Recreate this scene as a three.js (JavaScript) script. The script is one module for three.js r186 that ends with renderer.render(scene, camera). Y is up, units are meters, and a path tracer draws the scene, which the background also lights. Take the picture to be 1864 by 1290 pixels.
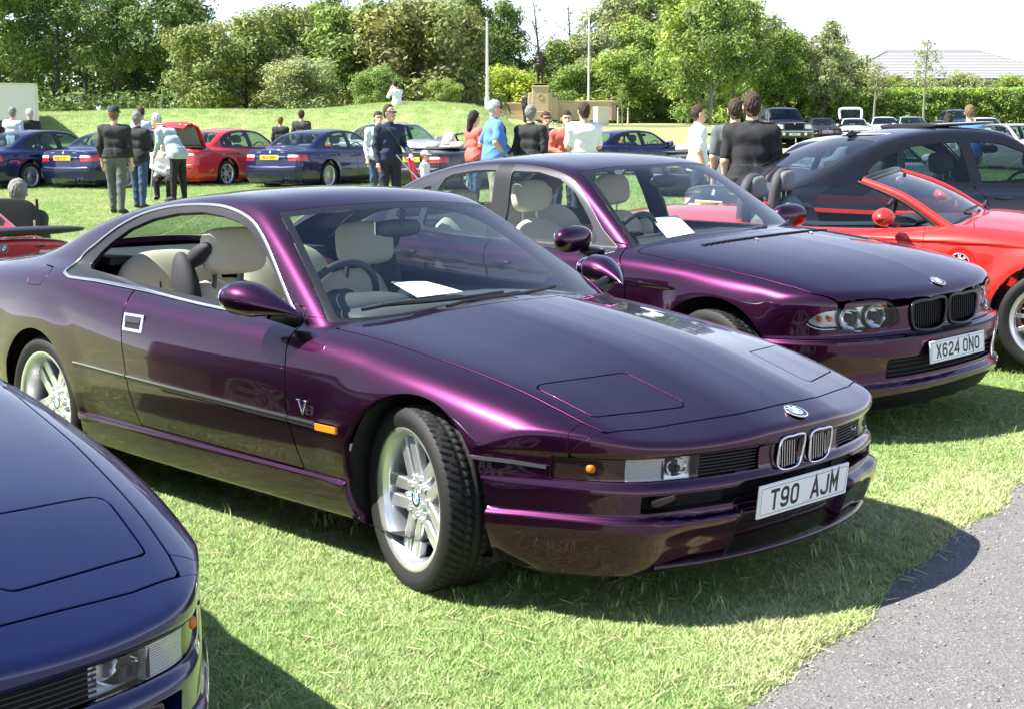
import * as THREE from 'three';
import { mergeGeometries } from 'three/addons/utils/BufferGeometryUtils.js';
import { RoundedBoxGeometry } from 'three/addons/geometries/RoundedBoxGeometry.js';
import { MarchingCubes } from 'three/addons/objects/MarchingCubes.js';

// ---------------------------------------------------------------- camera, sky, sun, exposure
const scene = new THREE.Scene();
const camera = new THREE.PerspectiveCamera(28.015, 1864 / 1290, 0.1, 2000);
camera.position.set(3.5025, 1.4684, 3.9118);
{
  const yaw = -2.358944, pitch = -0.140459;
  camera.lookAt(3.5025 + Math.cos(pitch) * Math.cos(yaw), 1.4684 + Math.sin(pitch), 3.9118 + Math.cos(pitch) * Math.sin(yaw));
}
const SUN = new THREE.Vector3(-0.46, 1, 0.64).normalize();
{ // a clear spring sky: deep blue overhead, paling to a bright milky band over the horizon, brighter round the sun
  const w = 1024, h = 512, d = new Float32Array(w * h * 4);
  for (let j = 0; j < h; j++) for (let i = 0; i < w; i++) {
    const el = ((j + 0.5) / h - 0.5) * Math.PI, az = ((i + 0.5) / w - 0.5) * 2 * Math.PI, y = Math.sin(el), c = Math.cos(az) * Math.cos(el) * SUN.x + y * SUN.y + Math.sin(az) * Math.cos(el) * SUN.z;
    const low = Math.exp(-Math.max(y, 0) * 3.6) * 0.72 + Math.exp(-Math.max(y, 0) * 14) * 0.55, glow = Math.pow(Math.max(c, 0), 8) * 0.5 + Math.pow(Math.max(c, 0), 60) * 1.4, k = (j * w + i) * 4, g = y < 0 ? 0.75 : 1;
    d[k] = (0.13 + 1.75 * low + glow * 0.85) * g; d[k + 1] = (0.25 + 1.8 * low + glow * 0.9) * g; d[k + 2] = (0.56 + 1.75 * low + glow) * g; d[k + 3] = 1;
  }
  const sky = new THREE.DataTexture(d, w, h, THREE.RGBAFormat, THREE.FloatType);
  sky.mapping = THREE.EquirectangularReflectionMapping; sky.magFilter = sky.minFilter = THREE.LinearFilter; sky.needsUpdate = true; sky.name = 'sky';
  scene.background = scene.environment = sky; scene.backgroundIntensity = scene.environmentIntensity = 0.38;
}
const sun = new THREE.DirectionalLight(new THREE.Color(1, 0.95, 0.87), 5);
sun.name = 'sun';
sun.position.copy(SUN).multiplyScalar(60);
sun.castShadow = true;
sun.shadow.mapSize.set(4096, 4096);
Object.assign(sun.shadow.camera, { left: -40, right: 40, top: 40, bottom: -40, near: 1, far: 200 });
scene.add(sun, sun.target);
const renderer = new THREE.WebGLRenderer({ antialias: true });
renderer.setSize(1024, 708);
renderer.toneMapping = THREE.LinearToneMapping;
renderer.toneMappingExposure = 2.9;
renderer.shadowMap.enabled = true;

// ---------------------------------------------------------------- small helpers
const TAU = Math.PI * 2, { min, max, abs, sin, cos, sqrt, hypot, PI, floor, pow, exp, round } = Math;
const clamp = (x, a = 0, b = 1) => (x < a ? a : x > b ? b : x), lerp = (a, b, t) => a + (b - a) * t;
const sst = (a, b, x) => { const t = clamp((x - a) / (b - a)); return t * t * (3 - 2 * t); };
function rng(seed) { let s = seed >>> 0; return () => { s = (s + 0x6d2b79f5) >>> 0; let t = Math.imul(s ^ (s >>> 15), 1 | s); t = (t + Math.imul(t ^ (t >>> 7), 61 | t)) ^ t; return ((t ^ (t >>> 14)) >>> 0) / 4294967296; }; }
const used = new Map();
function numbered(name) { const n = used.get(name) ?? 0; used.set(name, n + 1); return n ? name + '_' + String(n).padStart(3, '0') : name; }
function thing(name, label, category, pos = [0, 0, 0], turn = 0, group) {
  const o = new THREE.Group(); o.name = numbered(name); o.position.set(...pos); o.rotation.y = turn; scene.add(o);
  Object.assign(o.userData, { label, category }); if (group) o.userData.group = group;
  return o;
}
function part(name, geometry, material, parent, label) {
  if (Array.isArray(geometry)) geometry = geometry.length > 1 ? merge(geometry) : geometry[0];
  const m = new THREE.Mesh(geometry, material); m.name = name; m.castShadow = m.receiveShadow = true;
  (parent ?? scene).add(m); if (label) m.userData.label = label;
  return m;
}
function group(name, parent) { const g = new THREE.Group(); g.name = name; parent.add(g); return g; }
function merge(list) {
  return mergeGeometries(list.map((g) => {
    g = g.index ? g.toNonIndexed() : g; const o = new THREE.BufferGeometry();
    o.setAttribute('position', g.attributes.position); o.setAttribute('normal', g.attributes.normal);
    o.setAttribute('uv', g.attributes.uv ?? new THREE.BufferAttribute(new Float32Array(g.attributes.position.count * 2), 2));
    return o;
  }));
}
const C = (r, g, b) => new THREE.Color().setRGB(r, g, b);
const std = (c, roughness = 0.6, o = {}) => new THREE.MeshStandardMaterial({ color: Array.isArray(c) ? C(...c) : c, roughness, side: THREE.DoubleSide, ...o });
const phy = (c, roughness = 0.5, o = {}) => new THREE.MeshPhysicalMaterial({ color: Array.isArray(c) ? C(...c) : c, roughness, side: THREE.DoubleSide, ...o });
const paint = (c, o = {}) => phy(c, o.roughness ?? 0.42, { metalness: o.metalness ?? 0.75, clearcoat: 1, clearcoatRoughness: 0.015 });
const box = (w, h, d, x = 0, y = 0, z = 0, r = 0) => (r ? new RoundedBoxGeometry(w, h, d, 3, r) : new THREE.BoxGeometry(w, h, d)).translate(x, y, z);
const cyl = (r0, r1, h, n = 16, open = false) => new THREE.CylinderGeometry(r0, r1, h, n, 1, open);
const V = (x, y, z) => new THREE.Vector3(x, y, z);
function bar(a, b, r, n = 8, r2 = r) {
  const A = V(...a), B = V(...b), d = B.clone().sub(A), g = cyl(r2, r, d.length(), n);
  return g.applyQuaternion(new THREE.Quaternion().setFromUnitVectors(V(0, 1, 0), d.normalize())).translate(...A.add(B).multiplyScalar(0.5).toArray());
}
const tube = (pts, r, seg = 24, rs = 8, closed = false) => new THREE.TubeGeometry(new THREE.CatmullRomCurve3(pts.map((p) => V(...p)), closed, 'centripetal'), seg, r, rs, closed);
const mirrored = (g, s) => { if (s > 0) return g; g.scale(1, 1, -1); const i = g.index.array; for (let k = 0; k < i.length; k += 3) [i[k], i[k + 1]] = [i[k + 1], i[k]]; return g; };
const lathe = (pts, n = 48) => new THREE.LatheGeometry(pts.map((p) => new THREE.Vector2(...p)), n);

// ---------------------------------------------------------------- splines
function nat(...q) {                                   // natural cubic through (x, y) pairs, straight beyond its ends
  const n = q.length / 2, x = [], y = []; for (let i = 0; i < n; i++) { x.push(q[2 * i]); y.push(q[2 * i + 1]); }
  const m = new Float64Array(n), u = new Float64Array(n);
  for (let i = 1; i < n - 1; i++) {
    const s = (x[i] - x[i - 1]) / (x[i + 1] - x[i - 1]), p = s * m[i - 1] + 2; m[i] = (s - 1) / p;
    u[i] = (6 * ((y[i + 1] - y[i]) / (x[i + 1] - x[i]) - (y[i] - y[i - 1]) / (x[i] - x[i - 1])) / (x[i + 1] - x[i - 1]) - s * u[i - 1]) / p;
  }
  for (let i = n - 2; i >= 0; i--) m[i] = m[i] * m[i + 1] + u[i];
  m[0] = m[n - 1] = 0; if (n > 2) { for (let i = n - 2; i > 0; i--) ; }
  const slope = (i, t) => { const h = x[i + 1] - x[i]; return (y[i + 1] - y[i]) / h + (t ? (m[i] / 6 + m[i + 1] / 3) * h : -(m[i] / 3 + m[i + 1] / 6) * h); };
  const s0 = slope(0, 0), s1 = slope(n - 2, 1);
  return (v) => {
    if (v <= x[0]) return y[0] + s0 * (v - x[0]);
    if (v >= x[n - 1]) return y[n - 1] + s1 * (v - x[n - 1]);
    let i = 0; while (v > x[i + 1]) i++;
    const h = x[i + 1] - x[i], a = (x[i + 1] - v) / h, b = 1 - a;
    return a * y[i] + b * y[i + 1] + ((a * a * a - a) * m[i] + (b * b * b - b) * m[i + 1]) * h * h / 6;
  };
}
function pch(...q) {                                   // monotone cubic, level beyond its ends
  const n = q.length / 2, x = [], y = []; for (let i = 0; i < n; i++) { x.push(q[2 * i]); y.push(q[2 * i + 1]); }
  const d = [], m = []; for (let i = 0; i < n - 1; i++) d.push((y[i + 1] - y[i]) / (x[i + 1] - x[i]));
  for (let i = 0; i < n; i++) m.push(i === 0 ? d[0] : i === n - 1 ? d[n - 2] : d[i - 1] * d[i] <= 0 ? 0 : 2 * d[i - 1] * d[i] / (d[i - 1] + d[i]));
  return (v) => {
    if (v <= x[0]) return y[0]; if (v >= x[n - 1]) return y[n - 1];
    let i = 0; while (v > x[i + 1]) i++;
    const h = x[i + 1] - x[i], t = (v - x[i]) / h, t2 = t * t, t3 = t2 * t;
    return (2 * t3 - 3 * t2 + 1) * y[i] + (t3 - 2 * t2 + t) * h * m[i] + (3 * t2 - 2 * t3) * y[i + 1] + (t3 - t2) * h * m[i + 1];
  };
}
const smax = (a, b, k) => { const h = max(k - abs(a - b), 0) / k; return max(a, b) + h * h * h * k / 6; };
const smin = (a, b, k) => -smax(-a, -b, k);

// ---------------------------------------------------------------- body panels: a smooth skin, then clean cuts through it
// A skin is { p, n, t }: points, normals, triangles, for the half z >= 0.
function gradient(F, x, y, z, e = 0.0012) {
  const a = F(x + e, y, z) - F(x - e, y, z), b = F(x, y + e, z) - F(x, y - e, z), c = z < 1e-6 ? 0 : F(x, y, z + e) - F(x, y, z - e), l = hypot(a, b, c) || 1;
  return [a / l, b / l, c / l];
}
function skin({ F, xr, xf, yc, ns = 200, nc = 40, ref, nt = 150, reach = 2.2 }) {
  const dirs = [], seg = [];                           // directions across, spread along a reference outline (z, y, density)
  let total = 0;
  for (let i = 0; i < ref.length - 1; i++) { const l = hypot(ref[i + 1][0] - ref[i][0], ref[i + 1][1] - ref[i][1]) * (ref[i][2] ?? 1); seg.push(l); total += l; }
  for (let k = 0; k <= nt; k++) {
    let s = total * k / nt, i = 0; while (i < seg.length - 1 && s > seg[i]) s -= seg[i++];
    const f = clamp(s / seg[i]), z = lerp(ref[i][0], ref[i + 1][0], f), y = lerp(ref[i][1], ref[i + 1][1], f) - yc; dirs.push(Math.atan2(y, z));
  }
  dirs[0] = -PI / 2; dirs[nt] = PI / 2;
  const path = [];
  for (let i = 0; i < nc; i++) { const f = PI / 2 * i / nc; path.push([xr, -cos(f), sin(f)]); }
  for (let i = 0; i <= ns; i++) path.push([lerp(xr, xf, i / ns), 0, 1]);
  for (let i = 1; i <= nc; i++) { const f = PI / 2 * i / nc; path.push([xf, sin(f), cos(f)]); }
  const m = { p: [], n: [], t: [] }, cols = nt + 1;
  for (const [ox, hx, hz] of path) for (let k = 0; k <= nt; k++) {
    const c = cos(dirs[k]) < 1e-9 ? 0 : cos(dirs[k]), dx = hx * c, dy = sin(dirs[k]), dz = hz < 1e-9 ? 0 : hz * c;
    let t = reach, f = F(ox + dx * t, yc + dy * t, dz * t), t1 = t, f1 = f, i = 0;
    while (f > 0 && i++ < 90) { t1 = t; f1 = f; t = max(t - max(f * 0.45, 0.004), 0.001); f = F(ox + dx * t, yc + dy * t, dz * t); if (t <= 0.001) break; }
    let a = t, b = t1, fa = f, fb = f1;
    for (let j = 0; j < 9 && b - a > 1e-6; j++) { let c2 = a + (b - a) * clamp(fa / (fa - fb || 1e-9), 0.08, 0.92); const fc = F(ox + dx * c2, yc + dy * c2, dz * c2); if (fc > 0) { b = c2; fb = fc; } else { a = c2; fa = fc; } }
    t = (a + b) / 2;
    const q = [ox + dx * t, yc + dy * t, dz * t]; m.p.push(q); m.n.push(gradient(F, ...q));
  }
  for (let i = 0; i < path.length - 1; i++) for (let k = 0; k < nt; k++) {
    const a = i * cols + k, b = a + cols;
    m.t.push([a, b, a + 1], [b, b + 1, a + 1]);
  }
  return m;
}
function split(m, f) {                                 // [where f < 0, where f > 0], with new points on the line f = 0
  const s = m.p.map((q) => f(q[0], q[1], q[2])), A = { p: [], n: [], t: [] }, B = { p: [], n: [], t: [] }, ia = new Map(), ib = new Map(), cut = new Map();
  const take = (M, map, i) => { let k = map.get(i); if (k === undefined) { k = M.p.length; map.set(i, k); M.p.push(m.p[i]); M.n.push(m.n[i]); } return k; };
  const cross = (i, j) => {
    const key = i < j ? i * 4e6 + j : j * 4e6 + i; let c = cut.get(key); if (c) return c;
    if (i > j) [i, j] = [j, i];
    let lo = 0, hi = 1, sl = s[i], t = s[i] / (s[i] - s[j]);
    const at = (u) => [0, 1, 2].map((k) => m.p[i][k] + (m.p[j][k] - m.p[i][k]) * u);
    for (let k = 0; k < 5; k++) { const v = f(...at(t)); if (abs(v) < 1e-5) break; if ((v > 0) === (sl > 0)) lo = t; else hi = t; t = (lo + hi) / 2; }
    const n = [0, 1, 2].map((k) => m.n[i][k] + (m.n[j][k] - m.n[i][k]) * t), l = hypot(...n) || 1;
    c = [at(t), n.map((v) => v / l), A.p.length, B.p.length]; A.p.push(c[0]); A.n.push(c[1]); B.p.push(c[0]); B.n.push(c[1]); cut.set(key, c); return c;
  };
  for (const tri of m.t) {
    const neg = tri.filter((i) => s[i] <= 0).length;
    if (neg === 3) A.t.push(tri.map((i) => take(A, ia, i)));
    else if (neg === 0) B.t.push(tri.map((i) => take(B, ib, i)));
    else {
      let [a, b, c] = tri; const lone = neg === 1; while ((s[a] <= 0) !== lone || (s[b] <= 0) === lone || (s[c] <= 0) === lone) [a, b, c] = [b, c, a];
      const p = cross(a, b), q = cross(a, c), [L, il, M, im, kl, km] = lone ? [A, ia, B, ib, 2, 3] : [B, ib, A, ia, 3, 2];
      L.t.push([take(L, il, a), p[kl], q[kl]]);
      const B2 = take(M, im, b), C2 = take(M, im, c); M.t.push([p[km], B2, C2], [p[km], C2, q[km]]);
    }
  }
  return [A, B];
}
const inside = (m, f) => split(m, f)[0], outside = (m, f) => split(m, f)[1];
function carve(m, f, gap = 0.0036) { return [inside(m, (x, y, z) => f(x, y, z) + gap), outside(m, (x, y, z) => f(x, y, z) - gap)]; }
function moved(m, d) { return { p: m.p.map((q, i) => [q[0] + m.n[i][0] * d, q[1] + m.n[i][1] * d, max(q[2] + m.n[i][2] * d, q[2] < 1e-6 ? 0 : 0)]), n: m.n, t: m.t }; }
function rim(m) {                                      // directed boundary edges, the plane of symmetry left out
  const e = new Map(); for (const [a, b, c] of m.t) for (const [i, j] of [[a, b], [b, c], [c, a]]) e.set(i * 4e6 + j, [i, j]);
  return [...e.values()].filter(([i, j]) => !e.has(j * 4e6 + i) && !(m.p[i][2] < 1e-4 && m.p[j][2] < 1e-4) && hypot(m.p[i][0] - m.p[j][0], m.p[i][1] - m.p[j][1], m.p[i][2] - m.p[j][2]) > 1e-7);
}
function edged(m, depth, lip = 0) {                    // the skin with its edges turned in (or, lip > 0, first bevelled)
  const r = { p: m.p.slice(), n: m.n.slice(), t: m.t.slice() };
  for (const [i, j] of rim(m)) {
    const a = m.p[i], b = m.p[j], na = m.n[i], nb = m.n[j], e = [b[0] - a[0], b[1] - a[1], b[2] - a[2]], n = [e[1] * na[2] - e[2] * na[1], e[2] * na[0] - e[0] * na[2], e[0] * na[1] - e[1] * na[0]], l = hypot(...n) || 1, nn = n.map((v) => v / l), k = r.p.length, R = 0.0013, mid = (w) => { const q = [0, 1, 2].map((c) => w[c] + nn[c]), h = hypot(...q) || 1; return q.map((v) => v / h); };
    const roll = (q, w) => [0, 1, 2].map((c) => q[c] + (nn[c] - w[c]) * R), down = (q, w) => [0, 1, 2].map((c) => q[c] + nn[c] * R - w[c] * depth), A1 = roll(a, na), B1 = roll(b, nb);
    r.p.push(a, b, A1, B1, A1, B1, down(a, na), down(b, nb)); r.n.push(na, nb, mid(na), mid(nb), nn, nn, nn, nn); r.t.push([k, k + 2, k + 1], [k + 1, k + 2, k + 3], [k + 4, k + 6, k + 5], [k + 5, k + 6, k + 7]);
  }
  return r;
}
function solid(m, side = 0, uv = (x, y, z) => [x, y]) { // a skin as a geometry: side 1 right, -1 left, 0 both halves
  const n = m.p.length, both = side === 0, P = new Float32Array(n * 3 * (both ? 2 : 1)), N = new Float32Array(P.length), U = new Float32Array(P.length / 3 * 2), I = [];
  const put = (o, s) => m.p.forEach((q, i) => { P.set([q[0], q[1], q[2] * s], (o + i) * 3); N.set([m.n[i][0], m.n[i][1], m.n[i][2] * s], (o + i) * 3); U.set(uv(q[0], q[1], q[2] * s), (o + i) * 2); });
  const index = (o, s) => { for (const [a, b, c] of m.t) s > 0 ? I.push(o + a, o + b, o + c) : I.push(o + a, o + c, o + b); };
  if (both) { put(0, 1); index(0, 1); put(n, -1); index(n, -1); } else { put(0, side); index(0, side); }
  const g = new THREE.BufferGeometry(); g.setAttribute('position', new THREE.BufferAttribute(P, 3)); g.setAttribute('normal', new THREE.BufferAttribute(N, 3)); g.setAttribute('uv', new THREE.BufferAttribute(U, 2)); g.setIndex(I);
  return g;
}
function poly(pts, r = 0) {                            // signed distance to a closed outline, its corners rounded by r
  const n = pts.length;
  return (x, y) => {
    let d = 1e9, s = 1;
    for (let i = 0, j = n - 1; i < n; j = i++) {
      const ex = pts[j][0] - pts[i][0], ey = pts[j][1] - pts[i][1], wx = x - pts[i][0], wy = y - pts[i][1], t = clamp((wx * ex + wy * ey) / (ex * ex + ey * ey));
      const bx = wx - ex * t, by = wy - ey * t; d = min(d, bx * bx + by * by);
      const c1 = y >= pts[i][1], c2 = y < pts[j][1], c3 = ex * wy > ey * wx; if ((c1 && c2 && c3) || (!c1 && !c2 && !c3)) s = -s;
    }
    return s * sqrt(d) - r;
  };
}
function inset(pts, r) {                               // an outline shrunk by r (for poly(inset(pts, r), r))
  const n = pts.length, area = pts.reduce((a, p, i) => a + p[0] * pts[(i + 1) % n][1] - p[1] * pts[(i + 1) % n][0], 0), w = area > 0 ? 1 : -1;
  return pts.map((p, i) => {
    const a = pts[(i + n - 1) % n], b = pts[(i + 1) % n], u = [p[0] - a[0], p[1] - a[1]], v = [b[0] - p[0], b[1] - p[1]], lu = hypot(...u), lv = hypot(...v);
    const n1 = [-u[1] / lu * w, u[0] / lu * w], n2 = [-v[1] / lv * w, v[0] / lv * w], k = r / max(0.3, 1 + n1[0] * n2[0] + n1[1] * n2[1]);
    return [p[0] + (n1[0] + n2[0]) * k, p[1] + (n1[1] + n2[1]) * k];
  });
}
const once = (pts) => pts.filter((p, i) => { const q = pts[(i + 1) % pts.length]; return hypot(p[0] - q[0], p[1] - q[1]) > 1e-6; });
const rpoly = (pts0, r, pts = once(pts0)) => poly(inset(pts, r), r);
function smooth(pts, n = 6) { const c = new THREE.CatmullRomCurve3(pts.map((p) => V(p[0], p[1], 0)), true, 'centripetal'); return c.getPoints(pts.length * n).slice(0, -1).map((p) => [p.x, p.y]); }
// surface point of an implicit body, found from outside along a direction
function project(F, from, dir, reach = 2) {
  let t = 0, f = F(from[0], from[1], abs(from[2])); const P = (u) => [from[0] + dir[0] * u, from[1] + dir[1] * u, from[2] + dir[2] * u], at = (u) => { const q = P(u); return F(q[0], q[1], abs(q[2])); };
  while (f > 1e-5 && t < reach) { t += max(f * 0.4, 2e-4); f = at(t); }
  return P(t);
}
// ---------------------------------------------------------------- shared materials and car fittings
const M = {
  purple: paint([0.046, 0.0055, 0.034], { metalness: 0.92, roughness: 0.32 }), navy: paint([0.006, 0.0105, 0.075], { metalness: 0.7, roughness: 0.34 }), blue: paint([0.006, 0.013, 0.075], { metalness: 0.6 }), red: paint([0.5, 0.012, 0.012], { metalness: 0.1 }), scarlet: paint([0.62, 0.02, 0.012], { metalness: 0.1 }),
  black: paint([0.006, 0.006, 0.009], { metalness: 0.3 }), white: paint([0.72, 0.73, 0.74], { metalness: 0.05 }), silver: paint([0.5, 0.51, 0.53], { metalness: 0.7 }), green: paint([0.02, 0.06, 0.05], { metalness: 0.4 }),
  rubber: std([0.006, 0.006, 0.0065], 0.7), trim: std([0.014, 0.014, 0.015], 0.45), matt: std([0.008, 0.008, 0.009], 0.9), gloss: phy([0.006, 0.006, 0.007], 0.4, { clearcoat: 0.2, clearcoatRoughness: 0.1 }), anthracite: std([0.09, 0.09, 0.1], 0.35, { metalness: 0.8 }), privacy: phy([0.3, 0.38, 0.4], 0, { transmission: 1, thickness: 0, ior: 1.5 }),
  chrome: std([0.82, 0.83, 0.85], 0.12, { metalness: 1 }), satin: std([0.6, 0.61, 0.63], 0.28, { metalness: 1 }), alloy: phy([0.72, 0.73, 0.76], 0.34, { metalness: 0.85, clearcoat: 0.6, clearcoatRoughness: 0.08 }), dark: std([0.03, 0.03, 0.035], 0.5, { metalness: 0.6 }),
  glass: phy([0.86, 0.93, 0.92], 0.0, { transmission: 1, thickness: 0, ior: 1.5 }), tint: phy([0.55, 0.66, 0.64], 0.0, { transmission: 1, thickness: 0, ior: 1.5 }), lens: phy([0.93, 0.95, 0.96], 0.02, { transmission: 1, thickness: 0, ior: 1.45 }), smoke: phy([0.06, 0.03, 0.032], 0.06, { transmission: 0.6, thickness: 0, ior: 1.5 }), amberDim: phy([0.6, 0.16, 0.01], 0.4),
  amber: phy([0.85, 0.22, 0.01], 0.2, { clearcoat: 1, clearcoatRoughness: 0.05 }), redlamp: phy([0.55, 0.012, 0.012], 0.15, { clearcoat: 1, clearcoatRoughness: 0.03 }), whitelamp: phy([0.75, 0.75, 0.78], 0.12, { clearcoat: 1, clearcoatRoughness: 0.03 }),
  cream: std([0.68, 0.61, 0.48], 0.62), creamDark: std([0.46, 0.4, 0.3], 0.65), piping: std([0.03, 0.028, 0.026], 0.6), grey: std([0.2, 0.21, 0.22], 0.7), cabin: std([0.025, 0.026, 0.03], 0.75), carpet: std([0.03, 0.03, 0.032], 0.95), dashGrey: std([0.05, 0.052, 0.06], 0.7), headliner: std([0.34, 0.34, 0.33], 0.9), paper: std([0.82, 0.83, 0.82], 0.8), under: std([0.012, 0.012, 0.012], 0.95),
};
const canvas = (w, h, draw, color = true) => { const c = document.createElement('canvas'); c.width = w; c.height = h; const g = c.getContext('2d'); draw(g, w, h); const t = new THREE.CanvasTexture(c); if (color) t.colorSpace = THREE.SRGBColorSpace; t.anisotropy = 8; return t; };

// number plate lettering, drawn stroke by stroke: each glyph on a 50 x 79 grid
const GLYPH = {
  T: 'M0 7H50M25 7V79', 9: 'M43 30C43 42 37 47 25 47C13 47 7 40 7 27C7 14 13 7 25 7C37 7 43 14 43 27V52C43 66 37 72 25 72C15 72 9 68 7 60', 0: 'M7 27C7 14 13 7 25 7C37 7 43 14 43 27V52C43 65 37 72 25 72C13 72 7 65 7 52Z', A: 'M3 79L25 4L47 79M11 54H39',
  J: 'M43 0V54C43 66 37 72 25 72C13 72 7 66 7 54', M: 'M6 79V3L25 46L44 3V79', X: 'M5 0L45 79M45 0L5 79', 6: 'M43 20C41 11 35 7 25 7C13 7 7 14 7 27V52C7 65 13 72 25 72C37 72 43 65 43 52C43 40 37 33 25 33C15 33 9 37 7 46', 2: 'M7 24C7 13 13 7 25 7C37 7 43 13 43 23C43 33 37 38 29 44C15 53 7 60 7 72H47', 4: 'M38 79V5L5 56H50',
  O: 'M7 27C7 14 13 7 25 7C37 7 43 14 43 27V52C43 65 37 72 25 72C13 72 7 65 7 52Z', N: 'M7 79V3L43 76V0', B: 'M7 7V72H27C38 72 43 66 43 55C43 44 38 39 27 39H7M7 7H26C36 7 41 12 41 23C41 33 36 39 26 39', 1: 'M25 79V5', D: 'M7 7V72H22C37 72 43 62 43 48V30C43 16 37 7 22 7Z', H: 'M7 0V79M43 0V79M7 38H43', G: 'M43 25C42 13 36 7 25 7C13 7 7 14 7 27V52C7 65 13 72 25 72C37 72 43 65 43 53V43H26', K: 'M7 0V79M44 0L9 44M17 34L45 79', P: 'M7 79V7H26C37 7 42 13 42 25C42 37 37 43 26 43H7', 3: 'M8 20C10 11 16 7 25 7C36 7 42 13 42 23C42 33 36 38 22 38C36 38 43 44 43 55C43 66 37 72 25 72C14 72 8 68 7 58', S: 'M43 22C42 12 36 7 25 7C14 7 7 13 7 23C7 34 14 36 25 39C37 42 43 46 43 56C43 66 36 72 25 72C13 72 7 66 7 57', 5: 'M43 7H11V36C15 32 20 31 26 31C37 31 43 38 43 50C43 64 37 72 25 72C14 72 8 67 7 58', 7: 'M3 7H43L20 79', 8: 'M25 7C36 7 41 12 41 22C41 32 36 37 25 37C14 37 9 32 9 22C9 12 14 7 25 7ZM25 37C37 37 43 43 43 55C43 66 37 72 25 72C13 72 7 66 7 55C7 43 13 37 25 37Z', W: 'M2 0L13 76L25 28L37 76L48 0', E: 'M45 7H7V72H45M7 38H39', C: 'M43 24C42 13 36 7 25 7C13 7 7 14 7 27V52C7 65 13 72 25 72C36 72 42 66 43 55', R: 'M7 79V7H26C37 7 42 13 42 24C42 35 37 41 26 41H7M26 41L44 79', Y: 'M4 0L25 40L46 0M25 40V79', V: 'M3 0L25 76L47 0', L: 'M7 0V72H45', F: 'M45 7H7V79M7 38H38', U: 'M7 0V52C7 65 13 72 25 72C37 72 43 65 43 52V0',
};
function plateTexture(text, back, small, w = 1040, h = 222, advance = 61, gap = 40) {
  return canvas(w, h, (g) => {
    g.fillStyle = back; g.fillRect(0, 0, w, h);
    g.strokeStyle = '#222'; g.lineWidth = 4; g.beginPath(); g.roundRect(13, 13, w - 26, h - 26, 14); g.stroke();
    const adv = [...text].map((c) => (c === ' ' ? gap : c === '1' ? 34 : advance)), k = 158 / 79, total = (adv.reduce((a, b) => a + b, 0) - (advance - 50)) * k; let x = (w - total) / 2;
    [...text].forEach((c, i) => { if (c !== ' ') { g.save(); g.translate(x - (c === '1' ? 16 * k : 0), 32); g.scale(k, k); g.strokeStyle = '#0d0d10'; g.lineWidth = 13; g.lineJoin = 'miter'; g.stroke(new Path2D(GLYPH[c])); g.restore(); } x += adv[i] * k; });
    if (small) { g.fillStyle = '#555'; g.font = '15px sans-serif'; g.textAlign = 'center'; g.fillText(small, w / 2 + 30, h - 22); g.clearRect; }
  });
}
function plate(parent, text, yellow, at, tilt = 0, turn = 0, opts = {}) {
  const p = group('number_plate', parent); p.position.set(...at); p.rotation.set(0, PI / 2 + turn, 0); p.rotateX(tilt);
  part('plate_board', box(0.52, 0.111, 0.008, 0, 0, 0, 0.0035), M.paper, p);
  const m = std(0xffffff, 0.45, { map: plateTexture(text, yellow ? '#f0b414' : '#e4e8e6', opts.small, 1040, 222, opts.advance, opts.gap) });
  part('plate_face', new THREE.PlaneGeometry(0.508, 0.1).translate(0, 0, 0.0052), m, p);
  return p;
}
const roundelMap = canvas(256, 256, (g) => {
  g.fillStyle = '#0a0a0c'; g.fillRect(0, 0, 256, 256); g.fillStyle = '#dfe3e6'; g.beginPath(); g.arc(128, 128, 128, 0, TAU); g.fill(); g.fillStyle = '#0a0a0c'; g.beginPath(); g.arc(128, 128, 120, 0, TAU); g.fill();
  g.fillStyle = '#dfe3e6'; g.beginPath(); g.arc(128, 128, 76, 0, TAU); g.fill();
  for (let q = 0; q < 4; q++) { g.fillStyle = q % 2 ? '#f3f5f6' : '#3f8fd8'; g.beginPath(); g.moveTo(128, 128); g.arc(128, 128, 70, q * PI / 2, (q + 1) * PI / 2); g.fill(); }
  g.fillStyle = '#e8ebec'; g.font = 'bold 44px sans-serif'; g.textAlign = 'center'; g.textBaseline = 'middle';
  [['B', -0.72], ['M', 0], ['W', 0.72]].forEach(([c, a]) => { g.save(); g.translate(128, 128); g.rotate(a); g.fillText(c, 0, -97); g.restore(); });
});
const roundelFace = phy(0xffffff, 0.25, { map: roundelMap, clearcoat: 1, clearcoatRoughness: 0.03 });
function roundel(parent, r, at, normal, name = 'badge') {
  const b = group(name, parent); b.position.set(...at); const n = V(...normal).normalize();
  const up = abs(n.y) > 0.7 ? V(-1, 0, 0) : V(0, 1, 0), x = up.clone().cross(n).normalize(), y = n.clone().cross(x); b.quaternion.setFromRotationMatrix(new THREE.Matrix4().makeBasis(x, y, n));
  part('badge_ring', lathe([[r * 0.9, -0.002], [r * 1.02, -0.002], [r * 1.04, 0.002], [r * 1.0, 0.005], [r * 0.97, 0.0045]], 40).rotateX(PI / 2), M.chrome, b);
  part('badge_face', new THREE.CircleGeometry(r * 0.99, 40).translate(0, 0, 0.0042), roundelFace, b);
  return b;
}
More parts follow.
